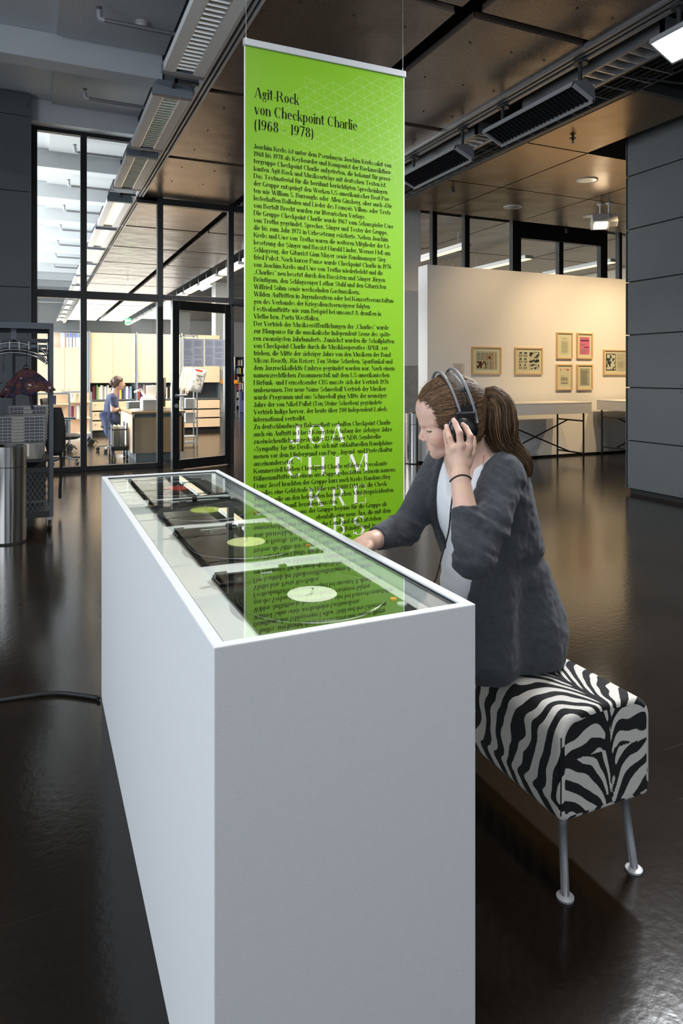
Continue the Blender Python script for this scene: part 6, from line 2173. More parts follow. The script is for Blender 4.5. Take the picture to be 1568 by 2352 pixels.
book_trolley(0.72, 13.6, 'book trolley with maple shelves left of the seated librarian')
book_trolley(0.30, 12.6, 'book trolley with orange wooden shelves behind the empty office chair')
k_ = 0
for (cx, cy, zz, cols) in ((0.72, 13.6, 0.80, ['white', 'cream', 'grey']), (0.72, 13.6, 0.50, ['maroon', 'white', 'light blue']), (0.30, 12.6, 0.80, ['white', 'dark blue'])):
    for i, c_ in enumerate(cols):
        book(cx - 0.10 + 0.09 * i, 0.05, cy - 0.14, 0.2, zz + 0.001, 0.22 if zz < 0.7 else 0.15, c_, 0, '%s book on the %s shelf of the %s trolley' % (c_, 'top' if zz > 0.7 else 'middle', 'left-hand' if cx < 0.5 else 'right-hand'), 'books on the trolleys')
# side table with bottle behind the first panes
st_ = tag(empty('side_table', (0.72, 14.6, 0), label='white side table with a green-capped bottle behind the first panes', cat='table'))
put('top', bx(0.35, 1.0, 14.4, 14.9, 0.83, 0.86), 'paper_white', st_)
for (xx, yy) in ((0.37, 14.42), (0.96, 14.42), (0.37, 14.86), (0.96, 14.86)):
    put('leg', bx(xx, xx + 0.025, yy, yy + 0.025, 0, 0.83), 'metal_blue_grey', st_)
put('drawer_unit', bx(0.55, 0.93, 14.45, 14.85, 0.25, 0.80), 'maple', st_)
bo = tag(empty('glass_bottle', (0.88, 14.5, 0.86), label='clear bottle with a green cap on the white side table', cat='bottle'))
put('body', MB().lathe([(0.035, 0.001), (0.036, 0.01), (0.036, 0.16), (0.014, 0.22), (0.013, 0.25)], (0.88, 14.5, 0.86), 16), 'paper_white', bo, autos=50)
pbr('cap_green', (0.05, 0.45, 0.15), 0.5)
put('cap', MB().lathe([(0.016, 0.25), (0.016, 0.28)], (0.88, 14.5, 0.86), 12), 'cap_green', bo)

# --- newspaper stand with papers on wooden sticks
ns = tag(empty('newspaper_stand', (2.65, 12.6, 0), label='tall grey metal newspaper stand seen through the door pane', cat='stand'))
a_, b_ = on_y(417, 900, 12.6).x, on_y(450, 900, 12.6).x
for yy in (12.45, 12.75):
    for xx in (a_, b_ - 0.02):
        put('post', bx(xx, xx + 0.02, yy, yy + 0.02, 0, 2.02), 'metal_blue_grey', ns)
put('top_bar', MB().box(a_, b_, 12.45, 12.47, 2.0, 2.02).box(a_, b_, 12.75, 12.77, 2.0, 2.02), 'metal_blue_grey', ns)
for zz in (0.05, 0.16, 0.42, 0.68):
    put('shelf', bx(a_ + 0.02, b_ - 0.02, 12.45, 12.77, zz, zz + 0.012), 'metal_blue_grey', ns)
for i, zz in enumerate((0.435, 0.695)):
    t = tag(empty('magazine_box', ((a_ + b_) / 2, 12.6, zz), label='grey and white paper pile on the %s shelf of the newspaper stand' % ('lower', 'upper')[i], cat='paper', group='papers in the newspaper stand'))
    put('pile', bx(a_ + 0.05, b_ - 0.03, 12.50, 12.72, zz, zz + 0.17), 'paper_white', t)
    put('front_sheet', bx(a_ + 0.05, b_ - 0.07, 12.488, 12.497, zz, zz + 0.17), 'pc_grey', t)
put('stick_bar', MB().box(a_ - 0.25, b_, 12.38, 12.40, 1.27, 1.29).box(a_, a_ + 0.02, 12.38, 12.46, 1.27, 1.29).box(b_ - 0.02, b_, 12.38, 12.46, 1.27, 1.29), 'metal_blue_grey', ns)
blotch_mat('news_photo', (0.25, 0.25, 0.26), (0.72, 0.72, 0.72), 14, 0.5)
for k in range(4):
    top_ = on_y(422 + 8 * k + (2 if k == 3 else 0), 843, 12.35 - 0.03 * k)
    bot_ = on_y((407, 416, 426, 431)[k], 904 + (0, 0, 2, 0)[k], 12.35 - 0.03 * k)
    t = tag(empty('newspaper', tuple(bot_), label=['newspaper on a stick, leftmost of the four in the stand', 'newspaper on a stick, second of the four in the stand', 'newspaper on a stick, third of the four in the stand', 'newspaper on a stick with its front page showing'][k], cat='newspaper', group='newspapers on wooden sticks'))
    put('stick', MB().tube([bot_, top_ + (top_ - bot_) * 0.05], 0.014, 8), 'maple', t)
    d = (top_ - bot_)
    ax_ = Vector((0.96, 0, -0.22))
    L_ = d.length
    wn = (0.07, 0.10, 0.09, 0.225)[k] * 1.0
    o_ = bot_ + d * 0.12
    rows = [[tuple(o_ + d * (0.86 * i / 6) + ax_ * (wn * j / 4) + Vector((0, 0.004 * math.sin(i + j * 1.7) - 0.012, 0))) for j in range(5)] for i in range(7)]
    pg = put('paper_sheets', MB().sheet(rows, thick=0.008), 'paper_white', t, smooth=True)
    if k == 3:
        dn = d.normalized()
        def onp(u0, v0, u1, v1):
            q = [o_ + d * (0.86 * v) + ax_ * (wn * u) + Vector((0, -0.022, 0)) for u, v in ((u0, v0), (u1, v0), (u1, v1), (u0, v1))]
            return MB().add(q, [(0, 1, 2, 3)])
        put('red_masthead', onp(0.04, 0.88, 0.98, 0.95), 'ink_red', pg)
        put('front_photo', onp(0.12, 0.32, 0.92, 0.72), 'news_photo', pg)
        q = MB()
        for i in range(6):
            m_ = onp(0.08, 0.06 + 0.035 * i, 0.95, 0.075 + 0.035 * i)
            q.add(m_.v, m_.f)
        put('news_lines', q, 'pc_grey', pg)['kind'] = 'stuff'

# --- sheets taped to the door pane
def on_door(px, py):
    u = (px - 784) / F
    v = (HOR - py) / F
    D = Vector((SN + u * CS, CS - u * SN, v))
    n = Vector((-dv.y, dv.x, 0)).normalized()
    P0 = Vector((hx, hy, 0)) + n * 0.012
    P1 = Vector((hx, hy, 0)) - n * 0.012
    k = min((P0 - Vector((0, 0, CAM_H))).dot(n) / D.dot(n), (P1 - Vector((0, 0, CAM_H))).dot(n) / D.dot(n))
    return Vector((0, 0, CAM_H)) + D * k


def thin_paper(name, col, fac):
    """paper that lets light through from behind"""
    pbr(name, col, 0.8)
    nt = MATS[name].node_tree
    tl = nt.nodes.new('ShaderNodeBsdfTranslucent')
    tl.inputs['Color'].default_value = (*col, 1)
    mx = nt.nodes.new('ShaderNodeMixShader')
    mx.inputs['Fac'].default_value = fac
    nt.links.new(nt.nodes['Principled BSDF'].outputs[0], mx.inputs[1])
    nt.links.new(tl.outputs[0], mx.inputs[2])
    nt.links.new(mx.outputs[0], nt.nodes['Material Output'].inputs['Surface'])


thin_paper('sheet_lilac', (0.62, 0.63, 0.70), 0.6)
thin_paper('sheet_ink', (0.50, 0.51, 0.58), 0.6)
for k, (l, r, t_, b_, cols) in enumerate(((421, 468, 777, 842, 2), (470, 514.5, 778, 841, 2))):
    p0, p1 = on_door(l, b_), on_door(r, b_)
    p2, p3 = on_door(r, t_), on_door(l, t_)
    p1.z = p0.z
    p2.z = p3.z
    t = tag(empty('paper_sheet', tuple((p0 + p1) / 2), label=['left of two printed sheets taped to the door pane', 'right of two printed sheets taped to the door pane'][k], cat='paper', group='sheets on the door pane'))
    e = (p1 - p0).normalized()
    n = Vector((e.y, -e.x, 0))
    put('sheet', MB().obox((p0 + p2) / 2, e, n, (0, 0, 1), (p1 - p0).length / 2, 0.001, (p2.z - p0.z) / 2), 'sheet_lilac', t)
    q = MB()
    Wd, Hd = (p1 - p0).length, p2.z - p0.z
    for c in range(cols):
        for i in range(26):
            if random.random() < 0.1:
                continue
            u0 = 0.04 + 0.48 * c
            u1 = u0 + 0.42 - 0.1 * random.random()
            zc = p0.z + Hd * (0.04 + 0.035 * i)
            c0 = p0 + e * Wd * (u0 + u1) / 2 + n * 0.0016
            q.add([(c0 - e * Wd * (u1 - u0) / 2 + Vector((0, 0, dz))) * 1 + Vector((0, 0, zc - c0.z)) for dz in (-Hd * 0.008, Hd * 0.008)] + [(c0 + e * Wd * (u1 - u0) / 2 + Vector((0, 0, dz))) + Vector((0, 0, zc - c0.z)) for dz in (Hd * 0.008, -Hd * 0.008)], [(0, 1, 2, 3)])
    put('printed_lines', q, 'sheet_ink', t)['kind'] = 'stuff'

# --- exit sign hanging in the library
pbr('exit_green', (0.05, 0.45, 0.12), 0.5, emit=(0.06, 0.55, 0.15), estr=1.6)
pbr('exit_white', (0.9, 0.95, 0.9), 0.5, emit=(0.9, 1.0, 0.9), estr=2.5)
ec = on_y(293.5, 737, 19.0)
es = tag(empty('exit_sign', tuple(ec), label='small green and white exit sign hanging in the library', cat='exit sign'))
put('sign_box', bx(ec.x - 0.075, ec.x + 0.075, 18.99, 19.03, ec.z - 0.075, ec.z + 0.075), 'exit_green', es)
put('arrow', MB().box(ec.x - 0.015, ec.x + 0.03, 18.982, 18.99, ec.z - 0.012, ec.z + 0.012).add([(ec.x - 0.035, 18.984, ec.z), (ec.x - 0.01, 18.984, ec.z - 0.03), (ec.x - 0.01, 18.984, ec.z + 0.03)], [(0, 1, 2)]), 'exit_white', es)
put('door_pictogram', bx(ec.x - 0.062, ec.x - 0.04, 18.984, 18.99, ec.z - 0.04, ec.z + 0.04), 'exit_white', es)
put('running_figure', MB().box(ec.x + 0.04, ec.x + 0.06, 18.984, 18.99, ec.z - 0.03, ec.z + 0.03), 'exit_white', es)
put('hanger', MB().tube([(ec.x, 19.01, ec.z + 0.075), (ec.x, 19.01, CEIL + 0.02)], 0.008, 6), 'alu_matt', es)

# --- high orange table, far shelves, sofa
pbr('orange_lacquer', (0.85, 0.32, 0.02), 0.4)
a_, b_ = on_y(500, 900, 20.0).x, on_y(553, 900, 20.0).x
ot = tag(empty('high_table', ((a_ + b_) / 2, 20.2, 0), label='orange topped high table on thin legs beside the pale column', cat='table'))
put('table_top', MB().box(a_, b_, 20.0, 20.45, 1.02, 1.045).box(a_, b_ - 0.1, 20.0, 20.45, 1.045, 1.13), 'orange_lacquer', ot)
for (xx, yy) in ((a_ + 0.02, 20.02), (b_ - 0.05, 20.02), (a_ + 0.02, 20.40), (b_ - 0.05, 20.40)):
    put('leg', bx(xx, xx + 0.03, yy, yy + 0.03, 0, 1.02), 'rail_grey', ot)
put('foot_bar', bx(a_ + 0.05, b_ - 0.05, 20.40, 20.43, 0.12, 0.15), 'rail_grey', ot)


def far_shelf(x0, x1, y, label, top=1.95):
    t = tag(empty('bookshelf', ((x0 + x1) / 2, y + 0.15, 0), label=label, cat='bookshelf', group='dark shelves deep in the library'))
    for xx in np.arange(x0, x1 + 0.01, (x1 - x0) / max(1, round((x1 - x0) / 1.0))):
        put('upright', bx(xx - 0.02, xx + 0.02, y, y + 0.3, 0, top), 'black_steel', t)
    put('back_panel', bx(x0, x1, y + 0.29, y + 0.31, 0, top), 'dark_paint', t)
    n = 6
    for i in range(n):
        z = 0.12 + i * (top - 0.15) / n
        put('shelf_board', bx(x0 + 0.02, x1 - 0.02, y, y + 0.29, z - 0.02, z), 'rail_grey', t)
        groups = {}
        x = x0 + 0.04
        while x < x1 - 0.08:
            w = random.uniform(0.025, 0.055)
            c_ = random.choice(list(BOOKC))
            groups.setdefault(c_, MB()).box(x, x + w, y + 0.02, y + 0.25, z, z + random.uniform(0.17, 0.25))
            x += w + random.choice([0.001, 0.001, 0.02, 0.06])
        for c_, mb in groups.items():
            put('row_of_books', mb, 'book_' + c_.replace(' ', '_'), t)['kind'] = 'stuff'
    return t


far_shelf(6.9, 8.9, 25.0, 'tall dark bookshelf filled with books right of the open door')
far_shelf(4.9, 6.6, 27.5, 'dark bookshelf seen low through the door pane', 1.5)
sf = tag(empty('sofa', (7.3, 22.0, 0), label='dark blue upholstered sofa before the far bookshelf', cat='sofa'))
pbr('sofa_blue', (0.03, 0.03, 0.09), 0.8)
put('seat', bx(6.35, 7.9, 21.8, 22.4, 0.0, 0.42), 'sofa_blue', sf, bevel=0.04)
put('backrest', bx(6.35, 7.9, 22.4, 22.6, 0.0, 0.72), 'sofa_blue', sf, bevel=0.04)

# --- ventilation duct seen above the partition
vd = tag(empty('ventilation_duct', (7.0, 12.5, 4.2), label='round silver ventilation duct behind the panes above the partition', cat='duct'))
put('pipe', MB().tube([(6.3, 12.6, 4.02), (9.2, 14.6, 4.55)], 0.17, 20), 'alu_matt', vd, smooth=True)
for k in range(6):
    c = Vector((6.3, 12.6, 4.02)).lerp(Vector((9.2, 14.6, 4.55)), 0.06 + 0.15 * k)
    put('clamp_ring', MB().lathe([(0.178, -0.015), (0.178, 0.015)], c, 20, axis=(2.9, 2.0, 0.53)), 'alu', vd)
# ================================================================== PEOPLE: smooth bodies from blended volumes
def _cf(p):
    """world -> camera-aligned frame (right, depth, up)"""
    return np.array([p[0] * CS - p[1] * SN, p[0] * SN + p[1] * CS, p[2]])


def cpx(px, py, d, side=0.0):
    return np.array([(px - 784.0) / F * d, d - side, CAM_H + (HOR - py) / F * d])


def to_world(V):
    V = np.asarray(V)
    out = V.copy()
    out[:, 0] = V[:, 0] * CS + V[:, 1] * SN
    out[:, 1] = -V[:, 0] * SN + V[:, 1] * CS
    return out


RW = np.array([[CS, SN, 0], [-SN, CS, 0], [0, 0, 1.0]])    # world axes written in the camera frame


def seg(P, a, b, ra, rb):
    a = np.asarray(a, np.float32); b = np.asarray(b, np.float32)
    ba = b - a
    pa = P - a
    t = np.clip(pa @ ba / max(float(ba @ ba), 1e-9), 0, 1)
    q = pa - t[:, None] * ba
    return np.sqrt((q * q).sum(1)) - (ra + (rb - ra) * t)


def ell(P, c, r, R=None):
    q = P - np.asarray(c, np.float32)
    if R is not None:
        q = q @ np.asarray(R, np.float32).T
    r = np.asarray(r, np.float32)
    k0 = np.sqrt(((q / r) ** 2).sum(1))
    k1 = np.sqrt(((q / (r * r)) ** 2).sum(1)) + 1e-9
    return k0 * (k0 - 1) / k1


def smin(a, b, k):
    h = np.clip(0.5 + 0.5 * (b - a) / k, 0, 1)
    return b + (a - b) * h - k * h * (1 - h)


def smax(a, b, k):
    return -smin(-a, -b, k)


def surface(fn, lo, hi, h, B=8):
    """surface nets on the blocks that the surface crosses"""
    lo = np.array(lo, float); hi = np.array(hi, float)
    nb = np.ceil((hi - lo) / (h * B)).astype(int)
    gi = np.stack(np.meshgrid(*[np.arange(n) for n in nb], indexing='ij'), -1).reshape(-1, 3)
    cen = (lo + (gi + 0.5) * h * B).astype(np.float32)
    d = np.concatenate([fn(c) for c in np.array_split(cen, max(1, len(cen) // 60000))])
    gi = gi[np.abs(d) < h * B * 0.97]
    o = np.stack(np.meshgrid(*[np.arange(B + 1)] * 3, indexing='ij'), -1).reshape(-1, 3)
    cid, cpos, quads = [], [], []
    N = nb * B + 2
    def gid(I):
        return (I[..., 0].astype(np.int64) * N[1] + I[..., 1]) * N[2] + I[..., 2]
    for blk in np.array_split(gi, max(1, len(gi) // 300)):
        if not len(blk):
            continue
        I = (blk[:, None, :] * B + o[None]).reshape(-1, 3)
        f = fn((lo + I * h).astype(np.float32)).reshape(len(blk), B + 1, B + 1, B + 1)
        s = f < 0
        # active cells
        cnt = np.zeros((len(blk), B, B, B), int)
        for dx in (0, 1):
            for dy in (0, 1):
                for dz in (0, 1):
                    cnt += s[:, dx:B + dx, dy:B + dy, dz:B + dz]
        act = (cnt > 0) & (cnt < 8)
        ib = np.argwhere(act)
        if not len(ib):
            continue
        b_, x, y, z = ib.T
        acc = np.zeros((len(ib), 3)); num = np.zeros(len(ib))
        cr = [(i, j, k) for i in (0, 1) for j in (0, 1) for k in (0, 1)]
        for p in cr:
            for ax in range(3):
                if p[ax] == 1:
                    continue
                q = list(p); q[ax] = 1
                fa = f[b_, x + p[0], y + p[1], z + p[2]]
                fb = f[b_, x + q[0], y + q[1], z + q[2]]
                m = (fa < 0) != (fb < 0)
                t = np.where(m, fa / np.where(m, fa - fb, 1), 0)
                e = np.repeat(np.array(p, float)[None], len(ib), 0)
                e[:, ax] += t
                acc += e * m[:, None]
                num += m
        C = blk[b_] * B + np.stack([x, y, z], 1)
        cid.append(gid(C))
        cpos.append(lo + (C + acc / num[:, None]) * h)
        # quads from crossing edges owned by corners 0..B-1
        for ax in range(3):
            sl0 = s[:, :B, :B, :B]
            sh = [slice(0, B)] * 3
            sh[ax] = slice(1, B + 1)
            sl1 = s[(slice(None), *sh)]
            e = np.argwhere(sl0 != sl1)
            if not len(e):
                continue
            neg = sl0[tuple(e.T)]
            G = blk[e[:, 0]] * B + e[:, 1:]
            u, v = (ax + 1) % 3, (ax + 2) % 3
            qs = []
            for du, dv_ in ((0, 0), (-1, 0), (-1, -1), (0, -1)):
                g = G.copy()
                g[:, u] += du
                g[:, v] += dv_
                qs.append(gid(g))
            qs = np.stack(qs, 1)
            qs[~neg] = qs[~neg][:, ::-1]
            quads.append(qs)
    cid = np.concatenate(cid); cpos = np.concatenate(cpos); quads = np.concatenate(quads)
    u, idx = np.unique(cid, return_index=True)
    V = cpos[idx]
    k = np.searchsorted(u, quads)
    k = np.clip(k, 0, len(u) - 1)
    ok = (u[k] == quads).all(1)
    return V, k[ok]


def displaced(V, fn, dist):
    """move surface points along the field's gradient: d + dist = 0 becomes the new surface"""
    P = V.astype(np.float32)
    e = np.float32(0.004)
    g = np.stack([fn(P + np.eye(3, dtype=np.float32)[i] * e) - fn(P - np.eye(3, dtype=np.float32)[i] * e) for i in range(3)], 1)
    g /= (np.linalg.norm(g, axis=1)[:, None] + 1e-9)
    return V - g * dist[:, None]


def body_mesh(name, V, Q, mats, parent, colour=None, smooth_it=0):
    """V in the camera frame"""
    Wd = to_world(V)
    off = np.array(wloc(parent))
    me = bpy.data.meshes.new(name)
    Wl = (Wd - off).astype(np.float32)
    me.vertices.add(len(Wl))
    me.vertices.foreach_set('co', Wl.ravel())
    me.loops.add(len(Q) * 4)
    me.loops.foreach_set('vertex_index', Q.ravel().astype(np.int32))
    me.polygons.add(len(Q))
    me.polygons.foreach_set('loop_start', np.arange(len(Q), dtype=np.int32) * 4)
    me.polygons.foreach_set('use_smooth', np.ones(len(Q), bool))
    me.update(calc_edges=True)
    me.validate()
    for m in (mats if isinstance(mats, (list, tuple)) else [mats]):
        me.materials.append(MATS[m])
    if colour is not None:
        at = me.color_attributes.new('tint', 'FLOAT_COLOR', 'POINT')
        at.data.foreach_set('color', np.column_stack([colour, np.ones(len(colour))]).astype(np.float32).ravel())
    o = bpy.data.objects.new(name, me)
    COL.objects.link(o)
    o.parent = parent
    if smooth_it:
        sm = o.modifiers.new('relax', 'SMOOTH')
        sm.factor = 0.5
        sm.iterations = smooth_it
    return o


def tint_mat(name, rough, sss=0.0, bump=0.0, bscale=400, sheen=0.0, spec=0.4):
    m = bpy.data.materials.new(name)
    m.use_nodes = True
    nt = m.node_tree
    b = nt.nodes['Principled BSDF']
    b.inputs['Roughness'].default_value = rough
    b.inputs['Specular IOR Level'].default_value = spec
    if sss:
        b.inputs['Subsurface Weight'].default_value = sss
        b.inputs['Subsurface Radius'].default_value = (0.010, 0.004, 0.0025)
        b.inputs['Subsurface Scale'].default_value = 0.5
    at = nt.nodes.new('ShaderNodeVertexColor')
    at.layer_name = 'tint'
    tc = nt.nodes.new('ShaderNodeTexCoord')
    nz = nt.nodes.new('ShaderNodeTexNoise')
    nz.inputs['Scale'].default_value = 60
    nz.inputs['Detail'].default_value = 4
    nt.links.new(tc.outputs['Object'], nz.inputs['Vector'])
    mix = nt.nodes.new('ShaderNodeMix')
    mix.data_type = 'RGBA'
    mix.blend_type = 'MULTIPLY'
    mix.inputs['Factor'].default_value = 0.22
    nt.links.new(at.outputs['Color'], mix.inputs['A'])
    nt.links.new(nz.outputs['Color'], mix.inputs['B'])
    nt.links.new(mix.outputs['Result'], b.inputs['Base Color'])
    if bump:
        n2 = nt.nodes.new('ShaderNodeTexNoise')
        n2.inputs['Scale'].default_value = bscale
        nt.links.new(tc.outputs['Object'], n2.inputs['Vector'])
        bp = nt.nodes.new('ShaderNodeBump')
        bp.inputs['Strength'].default_value = bump
        bp.inputs['Distance'].default_value = 0.002
        nt.links.new(n2.outputs['Fac'], bp.inputs['Height'])
        nt.links.new(bp.outputs['Normal'], b.inputs['Normal'])
    MATS[name] = m


tint_mat('skin', 0.5, sss=0.12, bump=0.12, bscale=500)
pbr('cardigan_knit', (0.052, 0.057, 0.066), 0.9, 0, var=0.35, vscale=160, bump=0.30, bscale=900, spec=0.12, sheen=0.15)
pbr('shirt_white', (0.76, 0.77, 0.80), 0.85, 0, bump=0.15, bscale=500, spec=0.2)
pbr('trouser_dark', (0.02, 0.022, 0.03), 0.85)
pbr('hair_dark', (0.060, 0.033, 0.017), 0.55, spec=0.3)
pbr('hair_mid', (0.135, 0.076, 0.040), 0.55, spec=0.3)
pbr('hair_light', (0.26, 0.155, 0.080), 0.55, spec=0.3)
pbr('eye_white', (0.72, 0.70, 0.68), 0.2)
pbr('eye_dark', (0.03, 0.035, 0.045), 0.15)

DH = 1.97
H = lambda px, py, side=0.0: cpx(px, py, DH, side)
WC = lambda x, y, z: _cf((x, y, z))

woman = tag(empty('person', (1.30, 1.70, 0.0), label='woman in a grey cardigan and white shirt holding headphones to her ear', cat='person'))

WR = cpx(1056, 1096, 1.800)
EL = cpx(1086, 1286, 1.725)
SHN = WC(1.190, 1.545, 1.036)
SHF = WC(1.205, 1.860, 1.040)
ELF = WC(1.006, 1.773, 0.858)
WRF = cpx(848, 1244, 1.900)
SKINB = np.array([0.74, 0.48, 0.37])
MCP = [cpx(1076.5, 1027, 1.812), cpx(1058, 1024, 1.806), cpx(1041, 1031, 1.813), cpx(1031.5, 1039, 1.824)]
FING = [
    [MCP[0], cpx(1079.5, 1002, 1.808), cpx(1070, 983, 1.828), cpx(1062.5, 974.5, 1.846)],
    [MCP[1], cpx(1054.5, 994, 1.802), cpx(1046, 974, 1.822), cpx(1041.5, 965, 1.840)],
    [MCP[2], cpx(1031.5, 1005, 1.818), cpx(1026.5, 987, 1.836), cpx(1024.8, 978.5, 1.850)],
    [MCP[3], cpx(1025.5, 1013, 1.838), cpx(1022.5, 998, 1.856), cpx(1021.5, 990, 1.868)],
]
FR = [(0.0098, 0.0088, 0.0076, 0.0066), (0.0100, 0.0092, 0.0079, 0.0068), (0.0096, 0.0085, 0.0074, 0.0064), (0.0086, 0.0074, 0.0064, 0.0055)]
THUMB = [cpx(1070, 1066, 1.812), cpx(1083, 1040, 1.838), cpx(1087, 1020, 1.856), cpx(1087, 1006, 1.866)]


def hand_sdf(P):
    d = seg(P, WR, cpx(1057, 1070, 1.808), 0.0235, 0.022)
    for m, r in zip(MCP, (0.0125, 0.013, 0.0122, 0.011)):
        d = smin(d, seg(P, cpx(1056, 1074, 1.812), m, 0.0155, r), 0.012)
    d = smin(d, ell(P, cpx(1054, 1050, 1.822), (0.030, 0.014, 0.034)), 0.012)
    for f, rr in zip(FING, FR):
        q = seg(P, f[0], f[1], rr[0], rr[1])
        q = smin(q, seg(P, f[1], f[2], rr[1] * 0.97, rr[2]), 0.0025)
        q = smin(q, seg(P, f[2], f[3], rr[2], rr[3]), 0.0022)
        d = smin(d, q, 0.0045)
    t = smin(seg(P, THUMB[0], THUMB[1], 0.015, 0.0105), smin(seg(P, THUMB[1], THUMB[2], 0.010, 0.0088), seg(P, THUMB[2], THUMB[3], 0.0088, 0.0072), 0.002), 0.004)
    d = smin(d, t, 0.008)
    # knuckles and tendons
    for m in MCP:
        d = smin(d, ell(P, m + np.array([0, -0.0075, 0.0]), (0.006, 0.005, 0.007)), 0.008)
    return d


def head_sdf(P):
    d = ell(P, H(1037, 934), (0.0975, 0.0735, 0.083))
    d = smin(d, ell(P, H(1003, 944), (0.056, 0.062, 0.054)), 0.025)
    d = smin(d, ell(P, H(1017, 990), (0.057, 0.056, 0.056)), 0.02)
    d = smin(d, ell(P, H(1030, 1012), (0.050, 0.050, 0.036)), 0.02)
    for s in (-1, 1):
        d = smin(d, seg(P, H(1003, 1038, s * 0.010), H(1056, 1014, s * 0.050), 0.0155, 0.016), 0.016)
        d = smin(d, ell(P, H(1004, 1003, s * 0.036), (0.027, 0.022, 0.026)), 0.016)
        d = smax(d, -ell(P, H(974, 984, s * 0.030), (0.0125, 0.0135, 0.0085)), 0.011)
        d = smin(d, ell(P, H(985, 985.5, s * 0.031), (0.0128, 0.0125, 0.0105)), 0.003)
        d = smin(d, seg(P, H(969, 972.5, s * 0.014), H(990, 969, s * 0.050), 0.0052, 0.0048), 0.016)
        d = smin(d, ell(P, H(974.5, 1009.5, s * 0.0105), (0.0085, 0.0062, 0.0066)), 0.004)
        d = smin(d, seg(P, H(984.5, 1025.2, 0), H(992, 1027.2, s * 0.020), 0.0044, 0.0026), 0.0035)
        d = smin(d, seg(P, H(987.0, 1032.5, 0), H(993.5, 1030.5, s * 0.018), 0.0048, 0.0028), 0.0035)
    d = smin(d, seg(P, H(975.5, 976), H(968.8, 1003.5), 0.0072, 0.0098), 0.007)
    d = smin(d, seg(P, H(968.8, 1003.5), H(979, 1010), 0.0098, 0.0085), 0.004)
    d = smin(d, ell(P, H(995, 1026), (0.0175, 0.027, 0.020)), 0.012)
    d = smin(d, ell(P, H(1002, 1041), (0.0155, 0.018, 0.0150)), 0.010)
    # nostril hollow, crease between lip and chin
    for s in (-1, 1):
        d = smax(d, -ell(P, H(971.5, 1012.8, s * 0.0070), (0.0045, 0.0028, 0.0024)), 0.002)
    d = smax(d, -ell(P, H(985.5, 1037.5), (0.0035, 0.015, 0.0030)), 0.006)
    d = smax(d, -seg(P, H(981.2, 1028.9, -0.020), H(981.2, 1028.9, 0.020), 0.0013, 0.0013), 0.002)
    return d


def torso_sdf(P, g=0.0):
    d = ell(P, WC(1.222, 1.70, 0.930), (0.128 + g, 0.165 + g, 0.185 + g), RW)
    d = smin(d, seg(P, WC(1.205, 1.585, 1.035), WC(1.205, 1.815, 1.035), 0.048 + g, 0.048 + g), 0.05)
    d = smin(d, ell(P, WC(1.250, 1.70, 0.735), (0.108 + g, 0.138 + g, 0.18), RW), 0.06)
    d = smin(d, ell(P, WC(1.305, 1.70, 0.570), (0.122 + g, 0.165 + g, 0.105 + g), RW), 0.06)
    return d


def neck_sdf(P):
    d = seg(P, H(1068, 998), WC(1.182, 1.70, 1.03), 0.050, 0.056)
    d = smin(d, seg(P, WC(1.20, 1.60, 1.035), WC(1.19, 1.70, 1.085), 0.040, 0.046), 0.05)
    d = smin(d, seg(P, WC(1.20, 1.80, 1.035), WC(1.19, 1.70, 1.085), 0.040, 0.046), 0.05)
    return d


def skin_sdf(P):
    out = np.full(len(P), 9.0, np.float32)
    hz = P[:, 2]
    m = hz > 1.02
    if m.any():
        q = P[m]
        out[m] = smin(head_sdf(q), neck_sdf(q), 0.018)
    m2 = hz <= 1.14
    if m2.any():
        q = P[m2]
        t = smin(torso_sdf(q, -0.024), neck_sdf(q), 0.04)
        t = smin(t, smin(seg(q, SHN, EL, 0.042, 0.036), seg(q, SHF, ELF, 0.042, 0.036), 0.001), 0.03)
        t = smin(t, seg(q, ELF, WRF, 0.034, 0.0255), 0.01)
        out[m2] = np.where(m[m2], smin(out[m2], t, 0.02), t)
    m3 = (P[:, 1] < 1.90) & (P[:, 0] < 0.50)
    if m3.any():
        q = P[m3]
        arm = seg(q, EL, WR + (EL - WR) * 0.55, 0.034, 0.0335)
        arm = smin(arm, seg(q, WR + (EL - WR) * 0.55, WR, 0.0335, 0.0245), 0.01)
        out[m3] = np.minimum(out[m3], smin(arm, hand_sdf(q), 0.012))
    m4 = (P[:, 0] < 0.17)
    if m4.any():
        q = P[m4]
        base = WRF
        dirv = cpx(790, 1268, 1.842) - WRF
        dirv = dirv / np.linalg.norm(dirv)
        side = np.cross(dirv, [0, 0, 1.0]); side /= np.linalg.norm(side)
        pc = base + dirv * 0.055
        hd = smin(seg(q, base, base + dirv * 0.03, 0.0255, 0.022), ell(q, pc, (0.045, 0.036, 0.015), np.stack([dirv, side, np.cross(side, dirv)])), 0.015)
        for i, (so, L, r) in enumerate(((-0.026, 0.066, 0.0082), (-0.009, 0.074, 0.0085), (0.009, 0.070, 0.0082), (0.025, 0.056, 0.0072))):
            a = pc + dirv * 0.034 + side * so
            b = a + dirv * L * 0.5 + np.array([0, 0, -0.008])
            c = b + dirv * L * 0.35 + np.array([0, 0, -0.022])
            hd = smin(hd, smin(seg(q, a, b, r * 1.1, r), seg(q, b, c, r, r * 0.85), 0.002), 0.005)
        a = base + dirv * 0.025 - side * 0.026
        hd = smin(hd, smin(seg(q, a, a + dirv * 0.035 - side * 0.018, 0.012, 0.0095), seg(q, a + dirv * 0.035 - side * 0.018, a + dirv * 0.062 - side * 0.018 + np.array([0, 0, -0.012]), 0.0095, 0.0078), 0.003), 0.008)
        out[m4] = smin(out[m4], hd, 0.01)
    return out


